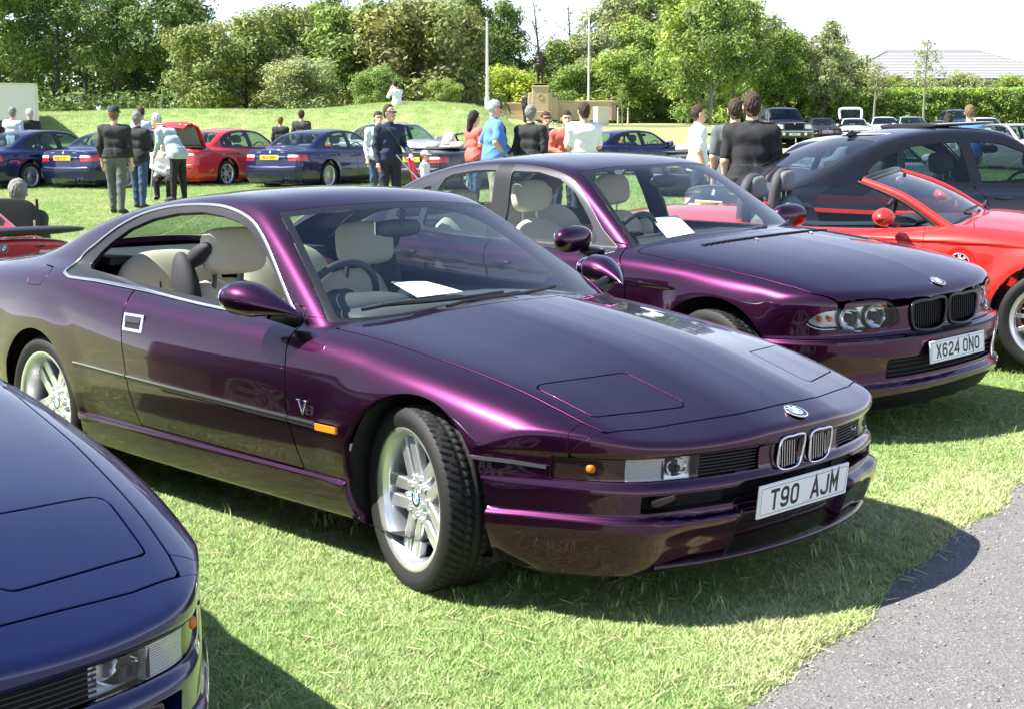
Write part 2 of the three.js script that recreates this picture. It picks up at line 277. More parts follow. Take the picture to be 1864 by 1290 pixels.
// a strip along a body side: pts are (x, y); the strip stands `out` proud of the skin found there
function strip(F, pts, h, out = 0.006, n = 40, side = 1, taper = 0) {
  const c = new THREE.CatmullRomCurve3(pts.map((p) => V(p[0], p[1], 0)), false, 'centripetal'), P = [], I = [];
  for (let i = 0; i <= n; i++) {
    const q = c.getPoint(i / n), t = c.getTangent(i / n), nx = -t.y, ny = t.x, f = taper ? min(1, i / n / taper, (1 - i / n) / taper) : 1, hh = h / 2 * max(f, 0.1);
    for (const [s, o] of [[-1, -0.004], [-0.8, out], [0.8, out], [1, -0.004]]) { const a = project(F, [q.x + nx * hh * s, q.y + ny * hh * s, 1.4], [0, 0, -1]); P.push(a[0], a[1], (a[2] + o) * side); }
  }
  for (let i = 0; i < n; i++) for (let k = 0; k < 3; k++) { const a = i * 4 + k, b = a + 4; side * (pts[1][0] - pts[0][0]) > 0 ? I.push(a, b, a + 1, b, b + 1, a + 1) : I.push(a, a + 1, b, b, a + 1, b + 1); }
  const g = new THREE.BufferGeometry(); g.setAttribute('position', new THREE.Float32BufferAttribute(P, 3)); g.setIndex(I); const f = g.toNonIndexed(); f.computeVertexNormals(); return f;
}
// the same along a curve seen from the front: pts are (z, y), found along -x
function frontCurve(F, pts, out, dir = [-1, 0, 0], from = 1.6) { return pts.map(([z, y]) => { const a = project(F, [from, y, z], dir); return [a[0] + out, a[1], a[2]]; }); }

// ---------------------------------------------------------------- wheels (axle along z, outer face at +z)
const tyreCache = new Map();
function tyreGeometry(R, r, w) {
  const key = [R, r, w].join(); if (tyreCache.has(key)) return tyreCache.get(key);
  const nu = 480, prof = [[r, w * 0.44], [r + 0.012, w * 0.47], [lerp(r, R, 0.45), w * 0.505], [lerp(r, R, 0.62), w * 0.505], [R - 0.016, w * 0.475], [R - 0.006, w * 0.44]]; const tread = 26; for (let i = 0; i <= tread; i++) prof.push([R, lerp(w * 0.425, -w * 0.425, i / tread), 1]);
  [...prof.slice(0, 6)].reverse().forEach((q) => prof.push([q[0], -q[1]]));
  const P = [], I = [], n = prof.length;
  for (let i = 0; i <= nu; i++) { const a = i / nu * TAU; prof.forEach(([rad, z, tr]) => {
    let q = rad;
    if (tr) { const v = z / w, k = Math.pow(abs(v) * 2.35, 1.25) * 0.17 * Math.sign(v) , ph = ((a - abs(k) * 1.0) / TAU * 66) % 1, g2 = ((ph + 1) % 1); const rib = [0.06, 0.2].some((c) => abs(abs(v) - c) < 0.018); if (rib || (abs(v) > 0.07 && (g2 < 0.24))) q -= 0.0075; q -= 0.006 * pow(abs(v) * 2.2, 4); }
    else if (rad > r + 0.015 && rad < R - 0.01) q += 0;
    P.push(q * cos(a), q * sin(a), z); }); }
  for (let i = 0; i < nu; i++) for (let k = 0; k < n - 1; k++) { const a = i * n + k, b = a + n; I.push(a, a + 1, b, b, a + 1, b + 1); }
  const g = new THREE.BufferGeometry(); g.setAttribute('position', new THREE.Float32BufferAttribute(P, 3)); g.setIndex(I); g.computeVertexNormals(); tyreCache.set(key, g); return g;
}
function extrudeSpoke(pts, depth, bevel) { return new THREE.ExtrudeGeometry(new THREE.Shape(pts.map((p) => new THREE.Vector2(...p))), { depth, bevelEnabled: true, bevelThickness: bevel, bevelSize: bevel, bevelSegments: 3, curveSegments: 8 }); }
// style: 'parallel' five pairs of spokes, 'multi' many thin spokes, 'five' five broad spokes, 'star' five double spokes
const rimCache = new Map();
function rimGeometry(style, r, w, dish) {
  const key = [style, r, w, dish].join(); if (rimCache.has(key)) return rimCache.get(key);
  const face = w * 0.45, hub = face - dish, list = [];
  list.push(lathe([[r * 0.86, -w * 0.48], [r * 1.0, -w * 0.46], [r * 0.93, -w * 0.4], [r * 0.86, -w * 0.1], [r * 0.86, hub - 0.03], [r * 0.875, hub - 0.005], [r * 0.885, hub + 0.012], [r * 0.895, face - 0.03], [r * 0.915, face - 0.012], [r * 0.94, face - 0.006], [r * 0.99, face - 0.001], [r * 1.025, face + 0.002], [r * 1.04, face - 0.003], [r * 1.03, face - 0.014]], 72).rotateX(PI / 2));
  const spoke = (half, a0, k) => { list.push(half.clone().rotateZ(a0)); };
  const bend = (g, rise) => { const p = g.attributes.position; for (let i = 0; i < p.count; i++) { const q = hypot(p.getX(i), p.getY(i)) / r; p.setZ(i, p.getZ(i) + hub - 0.028 + rise * sst(0.15, 0.95, q)); } g.computeVertexNormals(); return g; };
  if (style === 'parallel') for (let k = 0; k < 5; k++) for (const s of [-1, 1]) { const c = s * r * 0.135, g = bend(extrudeSpoke([[c - r * 0.052, r * 0.2], [c + r * 0.052, r * 0.2], [c + r * (0.06 + (s > 0 ? 0.02 : 0)), r * 0.9], [c - r * (0.06 + (s < 0 ? 0.02 : 0)), r * 0.9]], 0.02, 0.008), 0.008); list.push(g.rotateZ(k * TAU / 5 + 0.2)); }
  if (style === 'multi') for (let k = 0; k < 20; k++) { const g = bend(extrudeSpoke([[-r * 0.02, r * 0.22], [r * 0.02, r * 0.22], [r * 0.03, r * 0.9], [-r * 0.03, r * 0.9]], 0.014, 0.004), 0.012); list.push(g.rotateZ(k * TAU / 20)); }
  if (style === 'five') for (let k = 0; k < 5; k++) { const g = bend(extrudeSpoke([[-r * 0.13, r * 0.15], [r * 0.13, r * 0.15], [r * 0.2, r * 0.9], [-r * 0.2, r * 0.9]], 0.016, 0.006), 0.01); list.push(g.rotateZ(k * TAU / 5)); }
  if (style === 'star') for (let k = 0; k < 5; k++) for (const s of [-1, 1]) { const c = s * r * 0.06, d = s * r * 0.21, g = bend(extrudeSpoke([[c - r * 0.035, r * 0.2], [c + r * 0.035, r * 0.2], [d + r * 0.04, r * 0.9], [d - r * 0.04, r * 0.9]], 0.016, 0.005), 0.01); list.push(g.rotateZ(k * TAU / 5)); }
  const hr = style === 'parallel' ? r * 0.36 : r * 0.27;
  list.push(lathe([[0.001, hub + 0.004], [hr * 0.7, hub + 0.003], [hr * 0.95, hub - 0.004], [hr, hub - 0.02], [hr * 0.98, hub - 0.06]], 40).rotateX(PI / 2));
  for (let k = 0; k < 5; k++) { const a = (k + 0.5) * TAU / 5 + 0.2; list.push(cyl(0.0115, 0.0125, 0.02, 6).rotateX(PI / 2).translate(cos(a) * hr * 0.62, sin(a) * hr * 0.62, hub + 0.004)); if (style === 'parallel') for (const d of [-0.33, 0.33]) list.push(cyl(0.009, 0.01, 0.014, 8).rotateX(PI / 2).translate(cos(a + d) * hr * 0.86, sin(a + d) * hr * 0.86, hub + 0.004)); }
  const out = merge(list); rimCache.set(key, out); return out;
}
const brakeGeo = (r, hub) => merge([lathe([[0.05, hub - 0.09], [r * 0.74, hub - 0.09], [r * 0.74, hub - 0.07], [0.05, hub - 0.07]], 40).rotateX(PI / 2)]);
function wheel(parent, at, o, side = 1, steer = 0, roll = 0) {
  const w = group('wheel', parent); w.position.set(...at); w.rotation.y = (side < 0 ? PI : 0) + steer; w.rotateZ(roll);
  const R = o.R ?? 0.325, r = o.r ?? 0.24, wd = o.w ?? 0.23, dish = o.dish ?? 0.05;
  part('tyre', tyreGeometry(R, r, wd), M.rubber, w);
  part('rim', rimGeometry(o.style ?? 'multi', r, wd, dish), M.alloy, w);
  part('brake_disc', brakeGeo(r, wd * 0.45 - dish), M.dark, w);
  if (o.cap !== false) { const c = roundel(w, 0.034, [0, 0, wd * 0.45 - dish + 0.005], [0, 0, 1], 'centre_cap'); flatten(c, roundelFace, M.chrome); }
  return w;
}
// thing > part > sub-part and no deeper: a small group two levels down becomes one mesh
function flatten(g, mat, mat2) {
  const parent = g.parent; g.updateMatrix(); const kids = [...g.children]; parent.remove(g);
  const geos = kids.map((k) => { k.updateMatrix(); return k.geometry.clone().applyMatrix4(new THREE.Matrix4().multiplyMatrices(g.matrix, k.matrix)); });
  const main = part(g.name, geos[geos.length - 1], mat, parent); part(g.name === 'centre_cap' ? 'cap_ring' : g.name + '_ring', geos[0], mat2, parent); return main;
}
// ---------------------------------------------------------------- seats and other things in a cabin
function puff(w, h, d, bulge = 0.25, e = 0.35) {       // a padded block: a rounded, slightly blown-up box
  const g = new THREE.SphereGeometry(1, 28, 20), p = g.attributes.position, f = (v) => Math.sign(v) * pow(abs(v), e);
  for (let i = 0; i < p.count; i++) { let x = p.getX(i), y = p.getY(i), z = p.getZ(i); const k = 1 / max(pow(pow(abs(x), 1 / e * 1) + pow(abs(y), 1 / e) + pow(abs(z), 1 / e), e), 1e-6); p.setXYZ(i, x * k * w / 2, y * k * h / 2, z * k * d / 2); }
  g.computeVertexNormals(); return g;
}
function seat(parent, at, o = {}) {                    // faces +x; at = centre of the seat cushion's top
  const s = group('seat', parent), m = o.material ?? M.cream, w = o.w ?? 0.5, bh = o.back ?? 0.6, lean = o.lean ?? 0.35, hh = o.rest ?? 0.2; s.position.set(...at);
  part('seat_cushion', [puff(0.5, 0.16, w).translate(0, -0.07, 0), puff(0.46, 0.15, 0.1).translate(0, -0.04, w / 2), puff(0.46, 0.15, 0.1).translate(0, -0.04, -w / 2)], m, s);
  const back = [puff(0.15, bh, w * 0.92), puff(0.18, bh * 0.8, 0.1).translate(0.03, -0.02, w / 2 - 0.03), puff(0.18, bh * 0.8, 0.1).translate(0.03, -0.02, -w / 2 + 0.03)];
  part('seat_back', back.map((g) => g.translate(0, bh / 2, 0).rotateZ(lean).translate(-0.25, -0.08, 0)), m, s);
  const hx = -0.25 - sin(lean) * (bh + 0.1) , hy = -0.08 + cos(lean) * (bh + 0.04) + hh / 2;
  if (hh) { part('headrest', puff(0.12, hh, 0.29, 0.25, 0.3).rotateZ(lean * 0.5).translate(hx, hy, 0), m, s); for (const q of [0.06, -0.06]) part('headrest_post', bar([hx - 0.01, hy - hh / 2 - 0.06, q], [hx - 0.01, hy, q], 0.007), M.satin, s); }
  return s;
}
function steeringWheel(parent, at, tilt = 0.42, r = 0.185) {
  const s = group('steering_wheel', parent); s.position.set(...at); s.rotation.set(0, -PI / 2, 0); s.rotateX(-tilt);
  part('steering_rim', new THREE.TorusGeometry(r, 0.015, 12, 48), M.cabin, s);
  part('steering_boss', [puff(0.17, 0.14, 0.05), ...[0, 1, 2, 3].map((k) => box(r * 0.95, 0.028, 0.014, r * 0.48, 0, 0, 0.006).rotateZ(k < 2 ? -0.25 + k * (PI + 0.5) : -PI / 2 + (k - 2.5) * 0.9))], M.cabin, s);
  return s;
}

const ribMap = canvas(8, 256, (g) => { for (let i = 0; i < 256; i++) { const v = round(127 + 120 * sin(i / 256 * TAU * 16)); g.fillStyle = `rgb(${v},${v},${v})`; g.fillRect(0, i, 8, 1); } }, false); ribMap.wrapS = ribMap.wrapT = THREE.RepeatWrapping; ribMap.repeat.set(8, 12);
const ribbed = phy([0.36, 0.37, 0.37], 0.18, { metalness: 0.35, clearcoat: 1, clearcoatRoughness: 0.03, bumpMap: ribMap, bumpScale: 0.0015 });
// ---------------------------------------------------------------- the low coupe (x forward, y up, z to its right, front axle at x = 0)
const E31 = (() => {
  const yc = nat(-3.9, 0.945, -3.6, 0.985, -3.3, 1.018, -3.0, 1.038, -2.4, 1.045, -1.9, 0.997, -1.3, 0.962, -0.8, 0.95, -0.4, 0.922, -0.2, 0.897, 0, 0.868, 0.2, 0.833, 0.4, 0.79, 0.6, 0.732, 0.8, 0.664, 0.93, 0.61);
  const drop = pch(0, 0, 0.12, 0.002, 0.2, 0.007, 0.28, 0.018, 0.36, 0.03, 0.5, 0.05, 0.6, 0.063, 0.74, 0.085, 0.9, 0.135, 1.1, 0.22);
  const plan = nat(-3.85, 0.82, -3.4, 0.87, -2.7, 0.902, -1.8, 0.92, -0.9, 0.925, -0.3, 0.922, 0, 0.918, 0.4, 0.902, 0.9, 0.86);
  const tuck = pch(-0.1, 0.3, -0.02, 0.195, 0, 0.15, 0.02, 0.108, 0.045, 0.074, 0.08, 0.046, 0.12, 0.028, 0.18, 0.011, 0.25, 0.002, 0.33, 0);
  const under = pch(0.16, 0.075, 0.22, 0.05, 0.3, 0.032, 0.36, 0.024, 0.44, 0.01, 0.52, 0, 0.6, 0);
  const sillOut = pch(0.17, -0.03, 0.2, 0.0, 0.3, 0.008, 0.318, 0.008, 0.334, -0.012, 0.4, -0.004, 0.5, 0);
  const nosePlan = nat(0, 0, 0.2, 0.01, 0.4, 0.048, 0.6, 0.122, 0.68, 0.178, 0.74, 0.258, 0.8, 0.375, 0.88, 0.55, 0.94, 0.69);
  const noseProf = pch(0.16, -0.06, 0.2, -0.025, 0.26, 0.005, 0.33, 0.03, 0.352, 0.03, 0.372, -0.005, 0.39, -0.004, 0.44, 0.0, 0.455, -0.004, 0.47, -0.018, 0.49, -0.022, 0.54, -0.018, 0.565, -0.002, 0.6, 0, 0.64, 0);
  const noseMid = pch(0.16, -0.1, 0.19, -0.06, 0.25, -0.035, 0.29, -0.02, 0.322, 0.0, 0.342, 0.006, 0.362, -0.022, 0.4, -0.025, 0.44, 0.0, 0.455, -0.004, 0.47, -0.018, 0.49, -0.022, 0.54, -0.018, 0.565, -0.002, 0.6, 0);
  const lowOut = pch(0.18, -0.02, 0.24, 0.012, 0.33, 0.03, 0.352, 0.03, 0.372, 0);
  const tailPlan = nat(0, 0, 0.3, 0.01, 0.6, 0.07, 0.8, 0.2, 0.92, 0.4), tailProf = pch(0.2, -0.1, 0.35, 0, 0.5, 0, 0.56, -0.04, 0.8, -0.09, 0.98, -0.13);
  const roof = nat(-3.3, 0.94, -3.05, 1.015, -2.7, 1.145, -2.4, 1.23, -2.1, 1.286, -1.8, 1.318, -1.5, 1.329, -1.3, 1.318, -1.1, 1.288, -0.9, 1.24);
  const glassZ = (x, y) => 0.782 - (y - 0.88) * 0.455 - max(0, -2.1 - x) ** 2 * 0.1;
  const RW = -2.63;
  function W(x, y) {
    const s = yc(x) - 0.085;
    let w = plan(x) - tuck(s - y) - under(y);
    if (y > 0.3) for (const wx of [0, RW]) { const r = hypot(x - wx, y - 0.325); if (r < 0.55) w += 0.01 * sst(0.54, 0.36, r); }
    if (x > -0.2 && x < 1) w += lowOut(y) * sst(0.2, 0.3, x);
    if (x < 0 && x > -2.6) w += sillOut(y) * sst(-0.2, -0.28, x) * sst(-2.3, -2.2, x);
    return w;
  }
  function body(x, y, z) {
    let f = smax(y - yc(x) + drop(z), z - W(x, y), 0.05);
    f = smax(f, x - (0.945 + (z > 0.68 ? noseProf(y) : z < 0.46 ? noseMid(y) : lerp(noseMid(y), noseProf(y), sst(0.46, 0.68, z))) - nosePlan(z) - (y < 0.45 ? 0.034 * sst(0.33, 0.28, z) * sst(0.45, 0.43, y) : 0)), 0.035);
    f = smax(f, -3.83 - tailProf(y) + tailPlan(z) - x, 0.06);
    return max(f, 0.17 - y);
  }
  const screen = (x, y, z) => (x + 0.45 + (y - 0.925) * 1.9 + 0.45 * z * z) * 0.47;
  function house(x, y, z) {
    let f = smax((y - roof(x) + 0.11 * z * z + 0.03 * z ** 4) * 0.93, (z - glassZ(x, y)) * 0.9, 0.11);
    f = smax(f, screen(x, y, z), 0.07);
    return smax(f, 0.8 - y, 0.02);
  }
  const F = (x, y, z) => smin(body(x, y, z), house(x, y, z), 0.012 + 0.09 * sst(-1.9, -2.6, x));

  function build() {
    const car = new THREE.Group(), P = M.purple, add = (name, m, mat, side = 0, o) => part(name, solid(m, side, o), mat, car);
    const pair = (name, m, mat) => [1, -1].map((s) => add(name, m, mat, s));
    let m = skin({ F, xr: -3.0, xf: 0.25, yc: 0.5, ns: 230, nc: 56, nt: 210, ref: [[0, 0.15, 0.3], [0.85, 0.17, 1.6], [0.93, 0.4, 1.3], [0.92, 0.62, 1.1], [0.78, 0.88, 1], [0.6, 1.25, 0.9], [0, 1.3]] });
    let bottom; [bottom, m] = split(m, (x, y) => y - 0.176); add('underbody', bottom, M.under);
    m = outside(m, (x, y, z) => (z < 0.4 ? 1 : hypot(x, y - 0.325) - 0.36)); m = outside(m, (x, y, z) => (z < 0.4 ? 1 : hypot(x - RW, y - 0.325) - 0.352));
    // glass
    const wOut = rpoly(smooth([[-2.5, 0.927], [-2.528, 0.962], [-2.505, 1.02], [-2.432, 1.065], [-2.284, 1.148], [-2.125, 1.209], [-1.951, 1.243], [-1.772, 1.258], [-1.556, 1.26], [-1.4, 1.242], [-1.258, 1.205], [-1.15, 1.148], [-1.058, 1.085], [-0.93, 0.99], [-0.82, 0.91], [-0.735, 0.856], [-1.0, 0.854], [-1.285, 0.858], [-1.6, 0.873], [-1.922, 0.893], [-2.2, 0.909]], 3), 0);
    const wIn = rpoly([[-2.36, 0.958], [-2.405, 0.975], [-2.36, 1.03], [-2.29, 1.078], [-2.175, 1.14], [-2.016, 1.19], [-1.838, 1.218], [-1.65, 1.228], [-1.5, 1.218], [-1.37, 1.198], [-1.273, 1.172], [-1.17, 1.12], [-1.05, 1.05], [-0.93, 0.965], [-0.86, 0.91], [-0.86, 0.888], [-1.0, 0.882], [-1.285, 0.886], [-1.6, 0.9], [-1.9, 0.92], [-2.15, 0.94]], 0.01);
    let trim, side; [trim, m] = carve(m, (x, y, z) => (z > 0.3 && y > 0.82 ? wOut(x, y) : 1), 0.0015);
    [side, trim] = split(trim, (x, y) => wIn(x, y)); let silver; [silver, trim] = split(trim, (x, y) => -0.009 - wOut(x, y)); pair('window_trim', edged(moved(trim, -0.004), 0.02), M.gloss); pair('window_bright_strip', edged(moved(silver, 0.004), 0.01), M.satin);
    add('side_window', moved(side, -0.014), M.tint, -1);
    const lineX = (y) => 0.757 - (y - 0.884) * 0.56, topY = (z) => 1.266 - 0.09 * z * z;
    let ws; [ws, m] = carve(m, (x, y, z) => (x < -1.32 || y < 0.86 ? 1 : max(z - lineX(y), y - topY(z), screen(x, y, z) < -0.03 ? 1 : -1, body(x, y, z) > 0.001 ? -1 : 1)), 0.001);
    let frit; [frit, ws] = split(ws, (x, y, z) => max(min(lineX(y) - z - 0.028, topY(z) - y - 0.02, y - 0.918 + 0.045 * sst(0.1, 0.7, z)), -1)); add('windscreen_border', frit, M.gloss); add('windscreen', ws, M.glass); 
    let rw; const rwf = poly(inset([[-2.3, 0], [-2.3, 0.5], [-2.4, 0.55], [-2.95, 0.64], [-3.02, 0.55], [-3.04, 0]], 0.0)); [rw, m] = carve(m, (x, y, z) => (y < 1 ? 1 : rwf(x, z)), 0.003); add('rear_window', rw, M.tint);
    // panels
    const bonnetLine = [[0.842, -0.5], [0.842, 0.13], [0.834, 0.21], [0.825, 0.25], [0.774, 0.432], [0.735, 0.58], [0.682, 0.706], [0.603, 0.719], [0.474, 0.729], [0.228, 0.738], [-0.018, 0.75], [-0.301, 0.757], [-0.609, 0.775], [-0.6, 0.75], [-0.535, 0.66], [-0.462, 0.46], [-0.435, 0.4], [-0.392, 0.365], [-0.335, 0.2], [-0.318, 0.05], [-0.318, -0.5]];
    const bf = rpoly(bonnetLine, 0.008); let bonnet; [bonnet, m] = carve(m, (x, y, z) => (y < 0.55 || house(x, y, z) < 0.004 ? 1 : bf(x, z)), 0.0038);
    const lidf = rpoly([[0.343, 0.685], [0.452, 0.352], [0.722, 0.334], [0.602, 0.672]], 0.03); let lid; [lid, bonnet] = carve(bonnet, (x, y, z) => lidf(x, z), 0.0042);
    add('bonnet', edged(bonnet, 0.02), P); pair('headlight_cover', edged(lid, 0.015), P);
    const vf = rpoly([[-0.452, 0.06], [-0.452, 0.33], [-0.5, 0.385], [-0.43, 0.385], [-0.4, 0.345], [-0.362, 0.2], [-0.352, 0.035]], 0.012); let vent; [vent, m] = carve(m, (x, y, z) => (y < 0.8 || house(x, y, z) < 0 ? 1 : vf(x, z)), 0.001); 
    pair('cowl_vent', edged(moved(vent, -0.014), 0.01), M.matt);
    for (const s of [1, -1]) { const L = []; for (let i = 0; i < 34; i++) { const z = 0.05 + i * 0.0098, x = -0.405 - 0.05 * sst(0.25, 0.4, z); L.push(box(0.075 - 0.02 * sst(0.28, 0.39, z), 0.004, 0.0035).translate(x + 0.005, E31.yc(x) - drop(z) - 0.006, z * s)); } part('vent_fins', L, M.satin, car).userData.kind = 'stuff'; }
    let door; const doorf = poly([[-0.736, 0.9], [-0.72, 0.821], [-0.69, 0.717], [-0.652, 0.52], [-0.612, 0.345], [-0.62, 0.334], [-1.74, 0.34], [-1.756, 0.352], [-1.79, 0.534], [-1.845, 0.736], [-1.864, 0.803], [-1.872, 0.85], [-1.905, 0.89], [-1.93, 0.94], [-1.3, 1.0]]);
    [door, m] = carve(m, (x, y, z) => (z < 0.6 ? 1 : doorf(x, y)), 0.0038); const doors = pair('door', edged(door, 0.025), P);
    const seamX = pch(0.505, 0.58, 0.523, 0.588, 0.56, 0.606, 0.588, 0.626, 0.606, 0.65, 0.616, 0.664, 0.625, 0.684, 0.64, 0.72); let nose; [nose, m] = carve(m, (x, y, z) => (x < 0.5 ? 1 : max(0.546 - y, z < 0.69 ? -1 : seamX(y) - x)), 0.003); add('nose_panel', edged(nose, 0.025), P);
    let fascia; [fascia, m] = carve(m, (x, y, z) => (x < 0.1 ? 1 : max(min(y - 0.518, 0.6 - x - (z < 0.6 ? 1 : 0), max(y - 0.546, 0.548 - x)), 0.1 - x)), 0.0022);
    const ring = (f, gap = 0.002) => { let a; [a, fascia] = carve(fascia, f, gap); return a; };
    const lampY = (y) => abs(y - 0.51) - 0.034;
    const slot = ring((x, y, z) => (x < 0.4 ? 1 : max(lampY(y), 0.225 - z, 0.545 - x)));
    const [slat, lampA] = split(slot, (x, y, z) => z - 0.462), [clear, indi] = split(lampA, (x, y, z) => z - 0.682);
    pair('slat_backing', edged(moved(slat, -0.03), 0.02), M.matt);
    for (const s of [1, -1]) { for (let i = 0; i < 6; i++) { const y = 0.483 + i * 0.0108, pts = [0.232, 0.3, 0.38, 0.46].map((z) => { const a = project(F, [1.3, y, z], [-1, 0, 0]); return [a[0] - 0.008, a[1], z * s]; }); part('grille_slat', tube(pts, 0.0026, 8, 5), M.trim, car); } }
    pair('lamp_housing', edged(moved(clear, -0.045), 0.03), M.satin);
    for (const s of [1, -1]) { { const a = project(F, [1.3, 0.51, 0.52], [-1, 0, 0]); part('lamp_reflector', new THREE.SphereGeometry(0.07, 24, 16, 0, TAU, 0, 1.1).rotateZ(PI / 2).scale(0.7, 0.46, 0.75).translate(a[0] - 0.005, 0.51, 0.515 * s), M.chrome, car); part('lamp_bulb', [cyl(0.012, 0.012, 0.03, 10).rotateZ(PI / 2), box(0.01, 0.05, 0.02)].map((g) => g.translate(a[0] - 0.025, 0.51, 0.53 * s)), M.dark, car); } const zs = 0.578, a = project(F, [1.3, 0.51, zs], [-1, 0, 0]); part('lamp_divider', box(0.03, 0.062, 0.008).translate(a[0] - 0.02, 0.51, zs * s), M.trim, car); }
    const [inner, outer] = split(clear, (x, y, z) => z - 0.578); pair('headlight', edged(moved(inner, -0.006), 0.012), M.lens); pair('ribbed_lamp', edged(moved(outer, -0.006), 0.02), ribbed); pair('indicator', edged(moved(indi, -0.006), 0.02), M.smoke);
    for (const s of [1, -1]) { const a = project(F, [1.3, 0.514, 0.735], [-1, 0, 0]); part('indicator_bulb', puff(0.03, 0.03, 0.05).translate(a[0] - 0.022, 0.514, 0.725 * s), M.amberDim, car); }
    pair('indicator_backing', moved(indi, -0.05), M.matt);
    const intake = ring((x, y, z) => (x < 0.5 ? 1 : max(abs(y - 0.406 - 0.0) - 0.028, z - 0.655)), 0.001); add('air_intake', edged(moved(intake, -0.055), 0.001), M.matt);
    for (const s of [1, -1]) part('fog_lamp', puff(0.03, 0.045, 0.13).translate(0.79, 0.406, 0.55 * s), M.smoke, car);
    const kid = smooth([[0.022, 0.562], [0.09, 0.567], [0.142, 0.561], [0.152, 0.52], [0.146, 0.475], [0.12, 0.458], [0.05, 0.457], [0.03, 0.468], [0.02, 0.51]], 4), kf = poly(kid);
    let kidney; [kidney, fascia] = carve(fascia, (x, y, z) => (x < 0.7 ? 1 : kf(z, y)), 0.001); let kidneyTop; [kidneyTop, nose] = [null, nose];
    pair('grille_backing', edged(moved(kidney, -0.035), 0.001), M.matt);
    for (const s of [1, -1]) {
      const k = group('kidney_grille', car);
      part('grille_frame', tube(kid.filter((_, i) => i % 2 === 0).map(([z, y]) => { const a = project(F, [1.4, y, z], [-1, 0, 0]); return [0.941 + (y - 0.51) * 0.14 - nosePlan(z), y, z * s]; }), 0.0045, 90, 8, true), M.chrome, k);
      for (let i = 0; i < 8; i++) { const z = 0.036 + i * 0.0135; part('grille_slat', box(0.02, i > 6 ? 0.07 : 0.088, 0.003, 0.918, 0.51, z * s), M.chrome, k); }
    }
    add('front_bumper', edged(fascia, 0.05), P);
    const doorX = pch(0.345, -0.613, 0.52, -0.653, 0.717, -0.691, 0.821, -0.721, 0.9, -0.737);
    let wing; [wing, m] = carve(m, (x, y, z) => (z < 0.5 && x < 0.1 ? 1 : max(doorX(y) - x, 0.334 - y - sst(-0.4, -0.3, x) * 0.3, y - 0.875)), 0.0015);
    const wings = pair('front_wing', edged(wing, 0.03), P);
    const flap = rpoly([[-2.77, 0.868], [-2.805, 0.93], [-2.76, 0.952], [-2.66, 0.948], [-2.615, 0.92], [-2.64, 0.87]], 0.02); let cap; [cap, m] = carve(m, (x, y, z) => (z < 0.5 ? 1 : flap(x, y)), 0.0025); add('fuel_flap', edged(cap, 0.01), P, 1);
    add('body_shell', edged(m, 0.03), P);
    // wheel wells
    for (const s of [1, -1]) for (const x of [0, RW]) part('wheel_arch_liner', new THREE.CylinderGeometry(0.375, 0.375, 0.42, 40, 1, true, PI * 0.37, PI * 1.26).rotateX(PI / 2).translate(x, 0.325, 0.66 * s), M.under, car);
    part('floor_pan', box(2.1, 0.02, 1.5, -1.3, 0.24, 0), M.carpet, car);
    // wheels
    const o = { style: 'parallel', R: 0.317, r: 0.238, w: 0.25 };
    for (const s of [1, -1]) { wheel(car, [-0.02, 0.319, 0.775 * s], { ...o, w: 0.235, dish: 0.04 }, s, -0.26, 0.15 * s); wheel(car, [RW, 0.319, 0.757 * s], { ...o, dish: 0.065 }, s, 0, 0.5 * s); }
    // side strips and small fittings
    for (const s of [1, -1]) {
      const rub = group('rubbing_strip', car);
      for (const [a, b] of [[-2.245, -1.795], [-1.785, -0.652], [-0.645, -0.478]]) { const y = (x) => 0.5195 + (x + 0.6) * -0.0222, pts = [a, (a * 2 + b) / 3, (a + b * 2) / 3, b].map((x) => [x, y(x)]); part('strip_base', strip(F, pts, 0.024, 0.007, 24, s), M.trim, rub); part('strip_bright', strip(F, pts.map(([x, q]) => [x, q + 0.007]), 0.008, 0.0105, 24, s), M.satin, rub); }
      part('bumper_strip', strip(F, [[0.3, 0.5235], [0.42, 0.52], [0.536, 0.511]], 0.012, 0.008, 16, s), M.satin, car);
      const mk = project(F, [-0.415, 0.521, 1.4], [0, 0, -1]); part('side_marker', box(0.12, 0.03, 0.02, mk[0], 0.519, (mk[2] + 0.004) * s, 0.006), M.amber, car); part('marker_bezel', box(0.124, 0.005, 0.018, mk[0], 0.537, (mk[2] + 0.006) * s), M.chrome, car);
      const h = group('door_handle', doors[s > 0 ? 0 : 1]), hp = project(F, [-1.765, 0.772, 1.4], [0, 0, -1]); h.position.set(hp[0], hp[1], hp[2] * s); h.rotation.x = -0.2 * s;
      const hm = [part('x', new THREE.ExtrudeGeometry(Object.assign(new THREE.Shape([[-0.075, -0.036], [0.075, -0.036], [0.075, 0.036], [-0.075, 0.036]].map((p) => new THREE.Vector2(...p))), { holes: [new THREE.Path([[-0.062, -0.026], [0.062, -0.026], [0.062, 0.026], [-0.062, 0.026]].map((p) => new THREE.Vector2(...p)))] }), { depth: 0.004, bevelSize: 0.002, bevelThickness: 0.002, bevelSegments: 2 }).translate(0, 0, -0.002), M.chrome, h)];
      const recess = box(0.124, 0.026, 0.004, 0, -0.012, 0.001), flapH = box(0.122, 0.028, 0.008, 0, 0.012, 0.003, 0.003); h.parent.remove(h); h.updateMatrix();
      const d = doors[s > 0 ? 0 : 1]; part('handle_frame', hm[0].geometry.applyMatrix4(h.matrix), M.chrome, d); part('handle_recess', recess.applyMatrix4(h.matrix), M.matt, d); part('handle_flap', flapH.applyMatrix4(h.matrix), P, d);
      // door mirror: a smooth teardrop with its foot
      const mir = group('door_mirror', car), g = new THREE.SphereGeometry(1, 36, 24), p = g.attributes.position;
